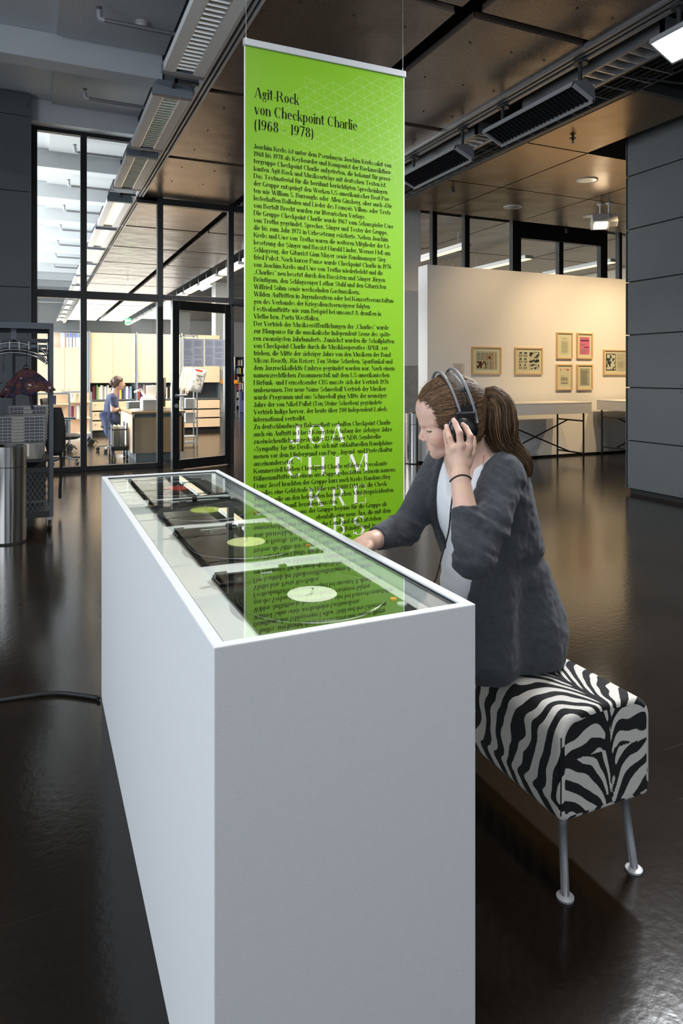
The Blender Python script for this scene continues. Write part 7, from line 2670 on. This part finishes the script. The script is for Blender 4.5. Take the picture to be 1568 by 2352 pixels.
_lo = cpx(790, 1250, 1.80) + np.array([-0.03, 0, 0]); 
V, Q = surface(skin_sdf, (-0.02, 1.60, 0.44), (0.66, 2.42, 1.34), 0.0021)


def near(V, pts, r):
    d = np.full(len(V), 9.0)
    for a, b in zip(pts[:-1], pts[1:]):
        d = np.minimum(d, seg(V.astype(np.float32), a, b, 0, 0))
    return np.clip(1 - d / r, 0, 1)


col = np.tile(SKINB, (len(V), 1))
def paint(mask, c):
    global col
    mask = np.clip(mask, 0, 1)[:, None]
    col = col * (1 - mask) + np.array(c) * mask


for s in (-1, 1):
    blush = np.clip(1 - ell(V.astype(np.float32), H(1008, 1008, s * 0.05), (0.034, 0.03, 0.028)) / 0.0 if False else 1 - np.sqrt((((V - H(1010, 1008, s * 0.052)) / np.array([0.036, 0.04, 0.030])) ** 2).sum(1)), 0, 1)
    paint(blush * 0.75, (0.66, 0.25, 0.20))
    paint(near(V, [H(982, 1024.5, 0), H(992, 1027, s * 0.021)], 0.0080) * 2.0, (0.46, 0.15, 0.15))
    paint(near(V, [H(984, 1033, 0), H(993, 1030.8, s * 0.019)], 0.0080) * 2.0, (0.50, 0.17, 0.16))
    paint(near(V, [H(968, 970, s * 0.018), H(985, 964.5, s * 0.048), H(1000, 968, s * 0.062)], 0.0050) * 1.1, (0.34, 0.19, 0.12))
    # lash line of the lowered lid and the eye slit
    paint(near(V, [H(972.5, 987.5, s * 0.0335), H(979, 990.0, s * 0.0425), H(991, 987.0, s * 0.046)], 0.0036) * 2.2, (0.045, 0.025, 0.02))
    paint(near(V, [H(974, 981.0, s * 0.034), H(983, 979.0, s * 0.043), H(993, 982, s * 0.046)], 0.004) * 0.55, (0.36, 0.19, 0.14))
paint(near(V, [H(967, 1007), H(963, 1002)], 0.012) * 0.5, (0.66, 0.28, 0.23))
for f in FING:
    for k_, rr in ((1, 0.012), (2, 0.008)):
        paint(np.clip(1 - np.linalg.norm(V - (f[k_] + np.array([0, -0.006, 0])), axis=1) / rr, 0, 1) * 0.55, (0.56, 0.26, 0.20))
    nd = f[3] - f[2]
    nd = nd / np.linalg.norm(nd)
    nc = f[3] + nd * 0.001 + np.array([0, -0.0062, 0.0015])
    nq = np.sqrt((((V - nc)[:, 0] / 0.0050) ** 2) + (((V - nc)[:, 1] / 0.006) ** 2) + (((V - nc)[:, 2] / 0.0066) ** 2))
    paint(np.clip((1.05 - nq) * 6, 0, 1), (0.80, 0.58, 0.56))
for m in MCP:
    paint(np.clip(1 - np.linalg.norm(V - (m + np.array([0, -0.010, 0])), axis=1) / 0.016, 0, 1) * 0.35, (0.56, 0.26, 0.20))
body_mesh('body', V, Q, 'skin', woman, col, 1)
for s in (1, -1):
    c = to_world(H(984.5, 985.5, s * 0.0310)[None])[0]
    e = put('eyeball', MB().lathe([(0.0096 * math.sin(a), -0.0096 * math.cos(a)) for a in np.linspace(0.05, 3.09, 14)], c, 20), 'eye_white', woman, smooth=True)


# ---- cardigan, shirt, trousers
def fold(P, amp, sx, sy, sz, seed):
    return amp * (vnoise(P * np.array([sx, sy, sz], np.float32), 1.0, seed) - 0.5)


CUFN = EL + (WR - EL) * 0.60
CUFF = ELF + (WRF - ELF) * 0.80


def cardigan_sdf(P):
    d = torso_sdf(P, 0.014)
    hem = ell(P, WC(1.315, 1.69, 0.520), (0.148, 0.196, 0.155), RW)
    d = smin(d, hem, 0.05)
    # back panel falling straight
    d = smin(d, seg(P, WC(1.30, 1.66, 0.86), WC(1.335, 1.63, 0.60), 0.075, 0.105), 0.06)
    d = smin(d, seg(P, WC(1.25, 1.70, 1.03), WC(1.205, 1.70, 1.05), 0.065, 0.06), 0.04)
    # near front panel draped over the thigh
    d = smin(d, seg(P, WC(1.19, 1.575, 0.82), WC(1.150, 1.570, 0.535), 0.058, 0.092), 0.05)
    body = d
    # open front: the two flaps end where the shirt shows
    Wx = P[:, 0] * CS + P[:, 1] * SN
    Wy = -P[:, 0] * SN + P[:, 1] * CS
    z = P[:, 2]
    lo = np.interp(z, [0.40, 0.60, 0.80, 0.95, 1.05, 1.12], [1.62, 1.605, 1.585, 1.575, 1.562, 1.565]).astype(np.float32)
    hi = np.interp(z, [0.40, 0.60, 0.72, 0.80, 0.90, 1.05, 1.12], [1.74, 1.755, 1.745, 1.715, 1.750, 1.765, 1.77]).astype(np.float32)
    xf = np.interp(z, [0.4, 0.6, 0.9, 1.03, 1.10], [1.26, 1.22, 1.19, 1.205, 1.25]).astype(np.float32)
    cut = np.maximum(np.maximum(lo - Wy, Wy - hi), Wx - xf)
    body = smax(body, -cut, 0.012)
    # neck opening
    body = smax(body, -seg(P, WC(1.165, 1.69, 1.055), WC(1.150, 1.68, 1.25), 0.078, 0.10), 0.012)
    sl = seg(P, SHN, SHN + (EL - SHN) * 0.55, 0.060, 0.056)
    sl = smin(sl, seg(P, SHN + (EL - SHN) * 0.55, EL, 0.058, 0.050), 0.02)
    cn = (CUFN - EL) / np.linalg.norm(CUFN - EL)
    fa_ = smax(seg(P, EL, CUFN + cn * 0.03, 0.0485, 0.0385), ((P - CUFN.astype(np.float32)) @ cn.astype(np.float32)) - 0.004, 0.004)
    fa_ = smax(fa_, -seg(P, CUFN - cn * 0.002, CUFN + cn * 0.06, 0.0285, 0.030), 0.003)
    sl = smin(sl, fa_, 0.02)
    cn2 = (CUFF - ELF) / np.linalg.norm(CUFF - ELF)
    sf_ = smax(seg(P, ELF, CUFF + cn2 * 0.03, 0.046, 0.0345), ((P - CUFF.astype(np.float32)) @ cn2.astype(np.float32)) - 0.004, 0.004)
    sf_ = smin(seg(P, SHF, ELF, 0.062, 0.046), sf_, 0.02)
    d = smin(body, sl, 0.022)
    d = smin(d, sf_, 0.030)
    d = smax(d, 0.474 - z, 0.01)
    # pinch at the waist
    d = d + 0.010 * np.exp(-((z - 0.775) / 0.02) ** 2) * np.clip((P[:, 0] - 0.42) / 0.05, 0, 1)
    return d


def cardigan_folds(P):
    P = P.astype(np.float32)
    z = P[:, 2]
    # diagonal drapes on the back and flank, creases near the elbows and armpit
    we = np.exp(-(np.linalg.norm(P - EL.astype(np.float32), axis=1) / 0.12) ** 2) + 0.8 * np.exp(-(np.linalg.norm(P - ELF.astype(np.float32), axis=1) / 0.12) ** 2) + 0.7 * np.exp(-(np.linalg.norm(P - SHN.astype(np.float32) - np.array([-0.01, 0, -0.07], np.float32), axis=1) / 0.11) ** 2)
    we = np.clip(we, 0, 1)
    q = P.copy()
    q[:, 2] += 0.55 * P[:, 0]
    d = (fold(q, 0.020, 8, 8, 36, 21) + fold(q, 0.010, 14, 14, 80, 22)) * we
    q2 = P.copy()
    q2[:, 0] += 0.25 * P[:, 2]
    d = d + fold(q2, 0.020, 16, 9, 3.2, 23) * np.clip((0.98 - z) / 0.25, 0, 1) * (1 - we)
    return d + fold(P, 0.004, 60, 60, 60, 25)


V, Q = surface(cardigan_sdf, (0.0, 1.58, 0.45), (0.70, 2.50, 1.22), 0.0032)
V = displaced(V, cardigan_sdf, cardigan_folds(V))
card = body_mesh('cardigan', V, Q, 'cardigan_knit', woman, None, 1)


def shirt_sdf(P):
    z = P[:, 2]
    d = torso_sdf(P, 0.0)
    d = smin(d, ell(P, WC(1.195, 1.675, 0.70), (0.105, 0.115, 0.13), RW), 0.05)
    d = smax(d, -seg(P, WC(1.10, 1.675, 1.075), WC(1.18, 1.70, 1.20), 0.072, 0.10), 0.010)
    d = smax(d, -ell(P, WC(1.075, 1.655, 1.035), (0.08, 0.058, 0.085), RW), 0.012)
    d = smax(d, 0.60 - z, 0.01)
    return d


V, Q = surface(shirt_sdf, (0.10, 1.70, 0.50), (0.66, 2.40, 1.12), 0.0038)
q_ = V.astype(np.float32).copy()
q_[:, 2] += 0.35 * q_[:, 0]
V = displaced(V, shirt_sdf, fold(q_, 0.012, 12, 12, 30, 31) * np.clip((0.95 - V[:, 2]) / 0.2, 0.25, 1))
body_mesh('shirt', V, Q, 'shirt_white', woman, None, 1)


def trouser_sdf(P):
    d = ell(P, WC(1.31, 1.70, 0.565), (0.12, 0.150, 0.085), RW)
    for s in (-1, 1):
        hip_ = WC(1.27, 1.70 + 0.080 * s, 0.548)
        kn = WC(0.87, 1.70 + 0.10 * s, 0.555)
        an = WC(0.90, 1.70 + 0.11 * s, 0.10)
        d = smin(d, seg(P, hip_, kn, 0.074, 0.056), 0.03)
        d = smin(d, seg(P, kn, an, 0.058, 0.042), 0.02)
    d = smax(d, 0.085 - P[:, 2], 0.005)
    return d


V, Q = surface(trouser_sdf, (-0.2, 1.70, 0.05), (0.7, 2.5, 0.70), 0.006)
body_mesh('trousers', V, Q, 'trouser_dark', woman)
for s in (-1, 1):
    cx_, cy_ = 0.90, 1.70 + 0.11 * s
    rows = []
    for i in range(9):
        t_ = i / 8
        x = cx_ + 0.075 - 0.205 * t_
        w_ = 0.040 * math.sin(math.pi * (0.18 + 0.70 * t_)) + 0.006
        h_ = 0.085 - 0.045 * t_
        rows.append([(x, cy_ + w_ * math.cos(a), 0.004 + max(0, h_ * (0.5 + 0.5 * math.sin(a)))) for a in np.linspace(0, 2 * math.pi, 15)])
    put('shoe', MB().sheet(rows).add(rows[0][:14], [tuple(range(14))[::-1]]).add(rows[-1][:14], [tuple(range(14))]), 'black_matt', woman, smooth=True)

# ---- hair
CC = H(1038, 932)
CR = np.array([0.1005, 0.0800, 0.0885])
TIE = H(1107, 917)
LINE_PY = [900, 924, 928, 934, 945, 960, 978, 1000, 1012, 1030, 1048]
LINE_PX = [948, 953, 958, 970, 986, 995, 1000, 1010, 1034, 1058, 1072]


def cap_base(P):
    d = ell(P, CC, CR)
    d = smin(d, ell(P, H(1075, 985), (0.044, 0.062, 0.060)), 0.03)
    d = smin(d, ell(P, H(1014, 956), (0.048, 0.0715, 0.056)), 0.02)
    d = smin(d, ell(P, TIE + np.array([-0.012, 0, 0]), (0.022, 0.020, 0.020)), 0.03)
    return d


def cap_sdf(P):
    d = cap_base(P)
    py = HOR - (P[:, 2] - CAM_H) * F / DH
    px = 784 + P[:, 0] * F / DH
    lim = np.interp(py, LINE_PY, LINE_PX)
    m = (lim - px) / F * DH
    d = smax(d, m.astype(np.float32) * 0.8, 0.008)
    return d


def grooves(P):
    # combed grooves running towards the tie
    q = P - TIE
    ang = np.arctan2(q[:, 2], -q[:, 0]) * 26 + np.arctan2(q[:, 1], np.hypot(q[:, 0], q[:, 2])) * 9
    return 0.0011 * np.sin(ang) + fold(np.column_stack([ang * 0.9, q[:, 1] * 30, q[:, 0] * 4]).astype(np.float32), 0.003, 1, 1, 1, 41)


V, Q = surface(cap_sdf, H(945, 1070) - np.array([0, 0.12, 0]), H(1125, 850) + np.array([0, 0.12, 0]), 0.0022)
V = displaced(V, cap_sdf, grooves(V))
hair = body_mesh('hair', V, Q, 'hair_mid', woman, None, 1)


def strand(mb, pts, r, mi):
    n = len(pts)
    rs = [r * min(1.0, 0.45 + 2.2 * i / n) * (1.0 if i < n - 3 else (n - i) / 3.6) for i in range(n)]
    mb.tube([Vector(p) for p in pts], rs, 4, mi, caps=False)


ALLP = []
hs = MB()
hr = np.random.default_rng(11)
for k in range(1900):
    t = hr.random()
    if t < 0.62:
        py = 868 + 150 * hr.random()
        px = np.interp(py, [868, 885, 905, 924, 928, 934, 945, 960, 978, 1000, 1012, 1020], [1020, 983, 959, 953, 957, 968, 983, 993, 998, 1008, 1030, 1045]) + hr.random() * 26
        sd = (hr.random() * 2 - 1) * 0.078 if hr.random() < 0.55 else 0.060 + 0.018 * hr.random()
    else:
        px = 1000 + 100 * hr.random()
        py = 1040 - 150 * hr.random()
        sd = 0.078 if hr.random() < 0.7 else -0.078
    p0 = H(px, py, sd)
    q = (p0 - CC) / CR
    p0 = CC + (p0 - CC) / np.linalg.norm(q)
    # keep behind the hairline
    ppx, ppy = 784 + p0[0] * F / DH, HOR - (p0[2] - CAM_H) * F / DH
    if ppx < np.interp(ppy, LINE_PY, LINE_PX) - 2:
        continue
    lift = 1.0 + 0.016 * hr.random()
    pts = []
    n = 11
    e = TIE + (hr.random(3) - 0.5) * np.array([0.006, 0.024, 0.024])
    sag = (hr.random() - 0.5) * 0.012
    for i in range(n):
        u = i / (n - 1)
        p = p0 * (1 - u) + e * u
        p = p + np.array([0, 0, sag * math.sin(math.pi * u)])
        q = (p - CC) / CR
        L = np.linalg.norm(q)
        s_ = CC + (p - CC) / L * lift
        w = max(0.0, (u - 0.8) / 0.2)
        pts.append(s_ * (1 - w) + e * w)
    ALLP.append(pts)
ALLP = np.array(ALLP)
flatp = ALLP.reshape(-1, 3)
tgt = np.repeat(hr.random(len(ALLP)) * 0.0028 + 0.0004, ALLP.shape[1])
for _ in range(3):                     # lift every strand just clear of the cap
    dd_ = cap_base(flatp.astype(np.float32))
    gg = flatp - H(1040, 950)
    gg /= np.linalg.norm(gg, axis=1)[:, None]
    flatp = flatp + gg * np.clip(tgt - dd_, 0, 0.02)[:, None]
for pts in flatp.reshape(ALLP.shape):
    strand(hs, to_world(pts), 0.0006 + 0.0007 * hr.random(), int(hr.choice([0, 0, 1, 1, 1, 2])))
put('hair_strands', hs, ['hair_dark', 'hair_mid', 'hair_light'], woman, smooth=True)['kind'] = 'stuff'

PT = [(1108, 916, 1.965), (1128, 910, 1.955), (1146, 932, 1.945), (1150, 978, 1.945), (1158, 1014, 1.955), (1184, 1040, 1.960), (1206, 1062, 1.955), (1216, 1095, 1.955)]
PR = [0.011, 0.024, 0.034, 0.039, 0.034, 0.024, 0.017, 0.006]
pc_ = np.array([cpx(*p) for p in PT])
tt = np.linspace(0, 1, len(PT))
t2 = np.linspace(0, 1, 22)


def catmull(P, t):
    x = t * (len(P) - 1)
    i = np.clip(np.floor(x).astype(int), 0, len(P) - 2)
    f = (x - i)[:, None]
    g = lambda k: P[np.clip(i + k, 0, len(P) - 1)]
    return 0.5 * (2 * g(0) + (g(1) - g(-1)) * f + (2 * g(-1) - 5 * g(0) + 4 * g(1) - g(2)) * f ** 2 + (-g(-1) + 3 * g(0) - 3 * g(1) + g(2)) * f ** 3)


path = catmull(pc_, t2)
rad = np.interp(t2, tt, PR)
pt = MB()
pt.tube([Vector(p) for p in to_world(path)], [r * 0.80 for r in rad], 14, 0)
tang = np.gradient(path, axis=0)
tang /= np.linalg.norm(tang, axis=1)[:, None]
nb_ = np.array([0, 1.0, 0])
n1_ = np.cross(tang, nb_)
n1_ /= np.linalg.norm(n1_, axis=1)[:, None]
n2_ = np.cross(tang, n1_)
for k in range(1400):
    a = 2 * math.pi * hr.random()
    rr = math.sqrt(0.55 + 0.75 * hr.random())
    da = (hr.random() - 0.5) * 1.5
    start = 0 if hr.random() < 0.8 else hr.integers(0, 6)
    end = len(t2) if hr.random() < 0.55 else int(hr.integers(13, 22))
    wob = hr.random() * 6
    pts = []
    for i in range(start, end):
        u = t2[i]
        ai = a + da * u
        r_ = rad[i] * rr * (1 + 0.16 * math.sin(wob + u * (5 + 6 * (k % 5) / 4)))
        pts.append(path[i] + (n1_[i] * math.cos(ai) + n2_[i] * math.sin(ai) * 0.85) * r_)
    strand(pt, to_world(np.array(pts)), 0.0005 + 0.0006 * hr.random(), int(hr.choice([0, 0, 1, 1, 2])))
put('ponytail', pt, ['hair_dark', 'hair_mid', 'hair_light'], woman, smooth=True)
tw = to_world(np.array([cpx(1110, 915, 1.963)]))[0]
put('hair_tie', MB().tube([Vector(p) for p in to_world(np.array([cpx(1111, 915, 1.963) + np.array([0.004 * math.cos(a), 0.020 * math.cos(a), 0.020 * math.sin(a)]) for a in np.linspace(0, 2 * math.pi, 21)[:-1]]))], 0.0062, 8, closed=True), 'black_matt', woman, smooth=True)
fly = MB()
for k in range(70):
    p0 = H(955 + 90 * hr.random(), 870 + 60 * hr.random(), (hr.random() * 2 - 1) * 0.05)
    q = (p0 - CC) / CR
    p0 = CC + (p0 - CC) / np.linalg.norm(q) * 1.01
    dr = np.array([-0.5 + hr.random(), (hr.random() - 0.5), 0.2 + 0.5 * hr.random()])
    pts = [p0 + (p0 - CC) * 0.18 * u + dr * 0.03 * u * u + (TIE - p0) * 0.15 * u for u in np.linspace(0, 1, 6)]
    fly.tube([Vector(p) for p in to_world(np.array(pts))], [0.0003] * 6, 3, 2, caps=False)
put('loose_hairs', fly, ['hair_dark', 'hair_mid', 'hair_light'], woman, smooth=True)['kind'] = 'stuff'

# ---- headphones, worn and held
wcm = lambda P: [Vector(p) for p in to_world(np.array(P))]
pbr('band_silver', (0.20, 0.205, 0.22), 0.5, 0.3)
pbr('strap_leather', (0.085, 0.070, 0.058), 0.6, var=0.1)
hp = tag(empty('headphones', tuple(to_world(cpx(1062, 985, 1.87)[None])[0]), label='black studio headphones with twin silver arches on the woman\'s head', cat='headphones'))
CUP = cpx(1063, 986, 1.885)
fwd = np.array([0.10, -0.985, -0.10]); fwd /= np.linalg.norm(fwd)


def w1(p):
    return Vector(to_world(np.array(p)[None])[0])


def wdir(v):
    return w1(np.array(v)) - w1(np.zeros(3))


for (c, ax, nm) in ((CUP, fwd, 'near'), (cpx(1018, 975, 2.075), -fwd * np.array([1, 1, -1]), 'far')):
    cup = put('ear_cup', MB().lathe([(0.036, -0.012), (0.041, -0.008), (0.042, 0.004), (0.039, 0.012), (0.031, 0.020), (0.018, 0.0245), (0.0, 0.0255)], w1(c), 40, axis=wdir(ax)), 'black_plastic', hp, smooth=True)
    put('ear_pad', MB().lathe([(0.020, -0.026), (0.034, -0.028), (0.042, -0.022), (0.043, -0.014), (0.036, -0.010)], w1(c), 32, axis=wdir(ax)), 'black_matt', cup, smooth=True)
    put('rim_ring', MB().lathe([(0.0415, -0.004), (0.0432, -0.002), (0.0432, 0.002), (0.0415, 0.004)], w1(c), 40, axis=wdir(ax), closed=False), 'band_silver', cup, smooth=True)
# plate with small print above the near cup
put('cup_plate', MB().obox(w1(CUP + np.array([0.002, -0.013, 0.034])), wdir((1, 0, 0.05)), wdir((0, 1, 0.25)), wdir((-0.05, -0.25, 1)), 0.026, 0.007, 0.016), 'black_plastic', hp, bevel=0.004)
cA = cpx(1045, 952, DH)
sA = np.array([17 * DH / F, -0.088, 0.0])       # towards the near ear
uA = np.array([-25 * DH / F, 0.0, 102 * DH / F])
fo = np.array([-1, 0, -0.22])
for k, off in enumerate((0.0195, -0.0195)):
    pts = [cA + fo * off + sA * 1.04 * math.cos(a) + uA * 1.0 * math.sin(a) for a in np.linspace(-0.0, math.pi, 33)]
    pts = [pts[0] + np.array([0.004 * 1, -0.0, -0.022])] + pts + [pts[-1] + np.array([0, 0, -0.02])]
    rows = []
    for i, p in enumerate(pts):
        rows.append(p)
    put('silver_arch', MB().tube(wcm(rows), 0.0042, 8), 'band_silver', hp, smooth=True)
uS = uA * 0.905
rows = []
for a in np.linspace(0.62, 2.75, 21):
    c = cA + sA * 1.0 * math.cos(a) + uS * math.sin(a)
    rows.append([tuple(w1(c + fo * o_)) for o_ in (0.016, 0.008, 0.0, -0.008, -0.016)])
st1 = put('head_strap', MB().sheet(rows, thick=0.003), 'strap_leather', hp, smooth=True)
for o_ in (0.0165, -0.0165):
    put('strap_edge', MB().tube([w1(cA + sA * 1.0 * math.cos(a) + uS * math.sin(a) + fo * o_) for a in np.linspace(0.62, 2.75, 21)], 0.0022, 6), 'black_matt', st1, smooth=True)
yk = cA + sA * 1.0 + uA * 0.14
put('yoke', MB().obox(w1(yk + np.array([0.0, -0.004, 0.004])), wdir((1, 0, 0.22)), wdir((0, 1, 0)), wdir((-0.22, 0, 1)), 0.0275, 0.007, 0.0065), 'black_plastic', hp, bevel=0.002)
put('strap_cord', MB().tube([w1(yk + np.array([-0.004, 0, 0.01])), w1(cA + sA * 1.0 * math.cos(0.62) + uS * math.sin(0.62))], 0.003, 6).tube([w1(yk + np.array([0.012, 0, 0.01])), w1(cA + sA * 1.0 * math.cos(0.62) + uS * math.sin(0.62) - fo * 0.012)], 0.003, 6), 'black_matt', hp)
cpts = [CUP + np.array([-0.006, -0.004, -0.042]), cpx(1048, 1080, 1.90), cpx(1036, 1160, 1.905), cpx(1030, 1220, 1.915), cpx(1015, 1275, 1.915), cpx(1004, 1318, 1.91), cpx(994, 1340, 1.89), cpx(950, 1380, 1.80)]
cc_ = catmull(np.array(cpts), np.linspace(0, 1, 40))
put('cable', MB().tube(wcm(cc_), 0.0022, 6), 'rubber', hp, smooth=True)

# ---- wrist band and necklace
bc = WR + (EL - WR) * 0.02
ad = (EL - WR) / np.linalg.norm(EL - WR)
s1 = np.cross(ad, [0, 1.0, 0]); s1 /= np.linalg.norm(s1)
s2 = np.cross(ad, s1)
tag(put('wrist_band', MB().tube(wcm([bc + s1 * 0.0268 * math.cos(a) + s2 * 0.0262 * math.sin(a) + ad * 0.004 * math.cos(a * 2) for a in np.linspace(0, 2 * math.pi, 33)[:-1]]), 0.0026, 8, closed=True), 'black_matt', smooth=True, origin=tuple(to_world(bc[None])[0])), 'thin black elastic band around the raised wrist', 'wrist band')
nk = [cpx(1112, 1046, 1.93), cpx(1106, 1075, 1.925), cpx(1094, 1098, 1.93), cpx(1080, 1115, 1.94), cpx(1062, 1128, 1.95), cpx(1044, 1136, 1.965), cpx(1036, 1120, 1.99), cpx(1032, 1090, 2.03)]
nk = np.array(nk)
for _ in range(30):                    # rest the chain on the skin
    dk_ = skin_sdf(nk.astype(np.float32))
    nk[:, 1] -= np.clip(0.0016 - dk_, -0.01, 0.01)
pbr('copper', (0.42, 0.20, 0.12), 0.35, 0.8)
tag(put('necklace', MB().tube(wcm(catmull(np.array(nk), np.linspace(0, 1, 40))), 0.0009, 5), 'copper', smooth=True, origin=tuple(to_world(nk[0][None])[0])), 'fine copper necklace at the woman\'s open collar', 'necklace')

# ================================================================== THE LIBRARIAN BEHIND THE GLASS
lib = tag(empty('person', (1.28, 12.25, 0.0), label='woman in a navy dress with pinned-up hair sitting at the desk behind the glass', cat='person'))
C2 = lambda x, y, z: _cf((x, y, z))
lw = lambda px, py, Y=12.25: _cf(on_y(px, py, Y))
HC = lw(272, 879)


def lib_skin(P):
    d = ell(P, HC, (0.090, 0.073, 0.105))
    d = smin(d, ell(P, lw(276.5, 886), (0.055, 0.055, 0.072)), 0.03)
    d = smin(d, seg(P, lw(284.5, 880), lw(286.5, 885), 0.010, 0.014), 0.01)
    d = smin(d, seg(P, lw(281, 891), lw(270, 889), 0.022, 0.03), 0.02)
    d = smin(d, seg(P, lw(266, 890), lw(261, 908), 0.046, 0.055), 0.03)
    d = smin(d, ell(P, C2(1.22, 12.25, 0.76), (0.10, 0.16, 0.22), RW), 0.03)
    d = smin(d, ell(P, C2(1.22, 12.25, 0.55), (0.13, 0.16, 0.12), RW), 0.03)
    for s in (-1, 1):
        sh = C2(1.215, 12.25 + 0.165 * s, 0.915)
        el_ = lw(259.0, 942, 12.25 + 0.20 * s)
        ha = lw(282, 939.5, 12.25 + 0.10 * s)
        d = smin(d, seg(P, sh, el_, 0.046, 0.038), 0.02)
        d = smin(d, seg(P, el_, ha, 0.037, 0.024), 0.015)
        d = smin(d, ell(P, ha + np.array([0.035, 0, 0.0]), (0.045, 0.03, 0.016)), 0.02)
        for fi in range(4):
            fa = ha + np.array([0.06, -0.024 + 0.016 * fi, 0.002])
            d = smin(d, seg(P, fa, fa + np.array([0.05, 0, -0.008]), 0.0085, 0.007), 0.006)
        d = smin(d, seg(P, ha + np.array([0.02, 0.03 * s, 0]), ha + np.array([0.06, 0.045 * s, 0.005]), 0.011, 0.008), 0.01)
        kn = C2(1.66 if s > 0 else 1.58, 12.25 + 0.10 * s, 0.50)
        d = smin(d, seg(P, C2(1.26, 12.25 + 0.09 * s, 0.545), kn, 0.08, 0.055), 0.03)
        d = smin(d, seg(P, kn, C2(1.55, 12.25 + 0.10 * s, 0.08), 0.053, 0.036), 0.02)
        d = smin(d, seg(P, C2(1.54, 12.25 + 0.10 * s, 0.05), C2(1.70, 12.25 + 0.11 * s, 0.035), 0.034, 0.026), 0.02)
    return d


b0 = _cf((1.3, 12.25, 0))
V, Q = surface(lib_skin, (b0[0] - 0.5, b0[1] - 0.5, 0.0), (b0[0] + 0.7, b0[1] + 0.6, 1.34), 0.0065)
col = np.tile(np.array([0.66, 0.44, 0.35]), (len(V), 1))
low = (V[:, 2] < 0.52) & (V[:, 2] > 0.075)
col[low] = (0.16, 0.12, 0.11)
col[V[:, 2] <= 0.075] = (0.02, 0.02, 0.02)
paint(near(V, [lw(284, 889.5), lw(281, 889)], 0.016) * 1.5, (0.55, 0.22, 0.2))
paint(near(V, [lw(281.5, 876.5, 12.20), lw(279, 876.5, 12.18)], 0.012) * 1.5, (0.12, 0.08, 0.06))
body_mesh('body', V, Q, 'skin', lib, col)


def lib_dress(P):
    d = ell(P, C2(1.215, 12.25, 0.76), (0.118, 0.182, 0.215), RW)
    d = smin(d, seg(P, C2(1.215, 12.10, 0.905), C2(1.215, 12.40, 0.905), 0.062, 0.062), 0.05)
    d = smin(d, ell(P, C2(1.215, 12.25, 0.56), (0.165, 0.19, 0.12), RW), 0.06)
    for s in (-1, 1):
        d = smin(d, seg(P, C2(1.215, 12.25 + 0.165 * s, 0.905), lw(261, 930, 12.25 + 0.19 * s), 0.062, 0.056), 0.03)
        d = smin(d, seg(P, C2(1.26, 12.25 + 0.09 * s, 0.55), C2(1.48, 12.25 + 0.10 * s, 0.515), 0.10, 0.085), 0.04)
    # long skirt hanging behind the seat
    d = smin(d, seg(P, C2(1.07, 12.17, 0.62), C2(1.19, 12.03, 0.20), 0.055, 0.045), 0.06)
    d = smin(d, seg(P, C2(1.07, 12.30, 0.62), C2(1.13, 12.12, 0.30), 0.06, 0.05), 0.06)
    d = smax(d, -seg(P, lw(263.5, 908), lw(270, 892), 0.050, 0.07), 0.01)
    return d


V, Q = surface(lib_dress, (b0[0] - 0.5, b0[1] - 0.5, 0.08), (b0[0] + 0.5, b0[1] + 0.6, 1.1), 0.0075)
V = displaced(V, lib_dress, fold(V.astype(np.float32), 0.03, 22, 14, 4, 51))
pbr('navy_cloth', (0.045, 0.058, 0.125), 0.85, bump=0.2, bscale=120)
body_mesh('dress', V, Q, 'navy_cloth', lib, None, 1)


def lib_hair(P):
    d = ell(P, lw(269.5, 876.5), (0.103, 0.088, 0.104))
    d = smax(d, -ell(P, lw(286.5, 887), (0.085, 0.2, 0.098)), 0.012)
    d = smin(d, ell(P, lw(264, 886), (0.045, 0.062, 0.055)), 0.02)
    d = smin(d, ell(P, lw(257.5, 879.5), (0.046, 0.050, 0.054)), 0.015)
    return d


V, Q = surface(lib_hair, HC - 0.25, HC + 0.25, 0.006)
V = displaced(V, lib_hair, fold(V.astype(np.float32), 0.012, 40, 40, 16, 61))
pbr('hair_brown', (0.075, 0.042, 0.03), 0.45)
body_mesh('hair', V, Q, 'hair_brown', lib, None, 1)
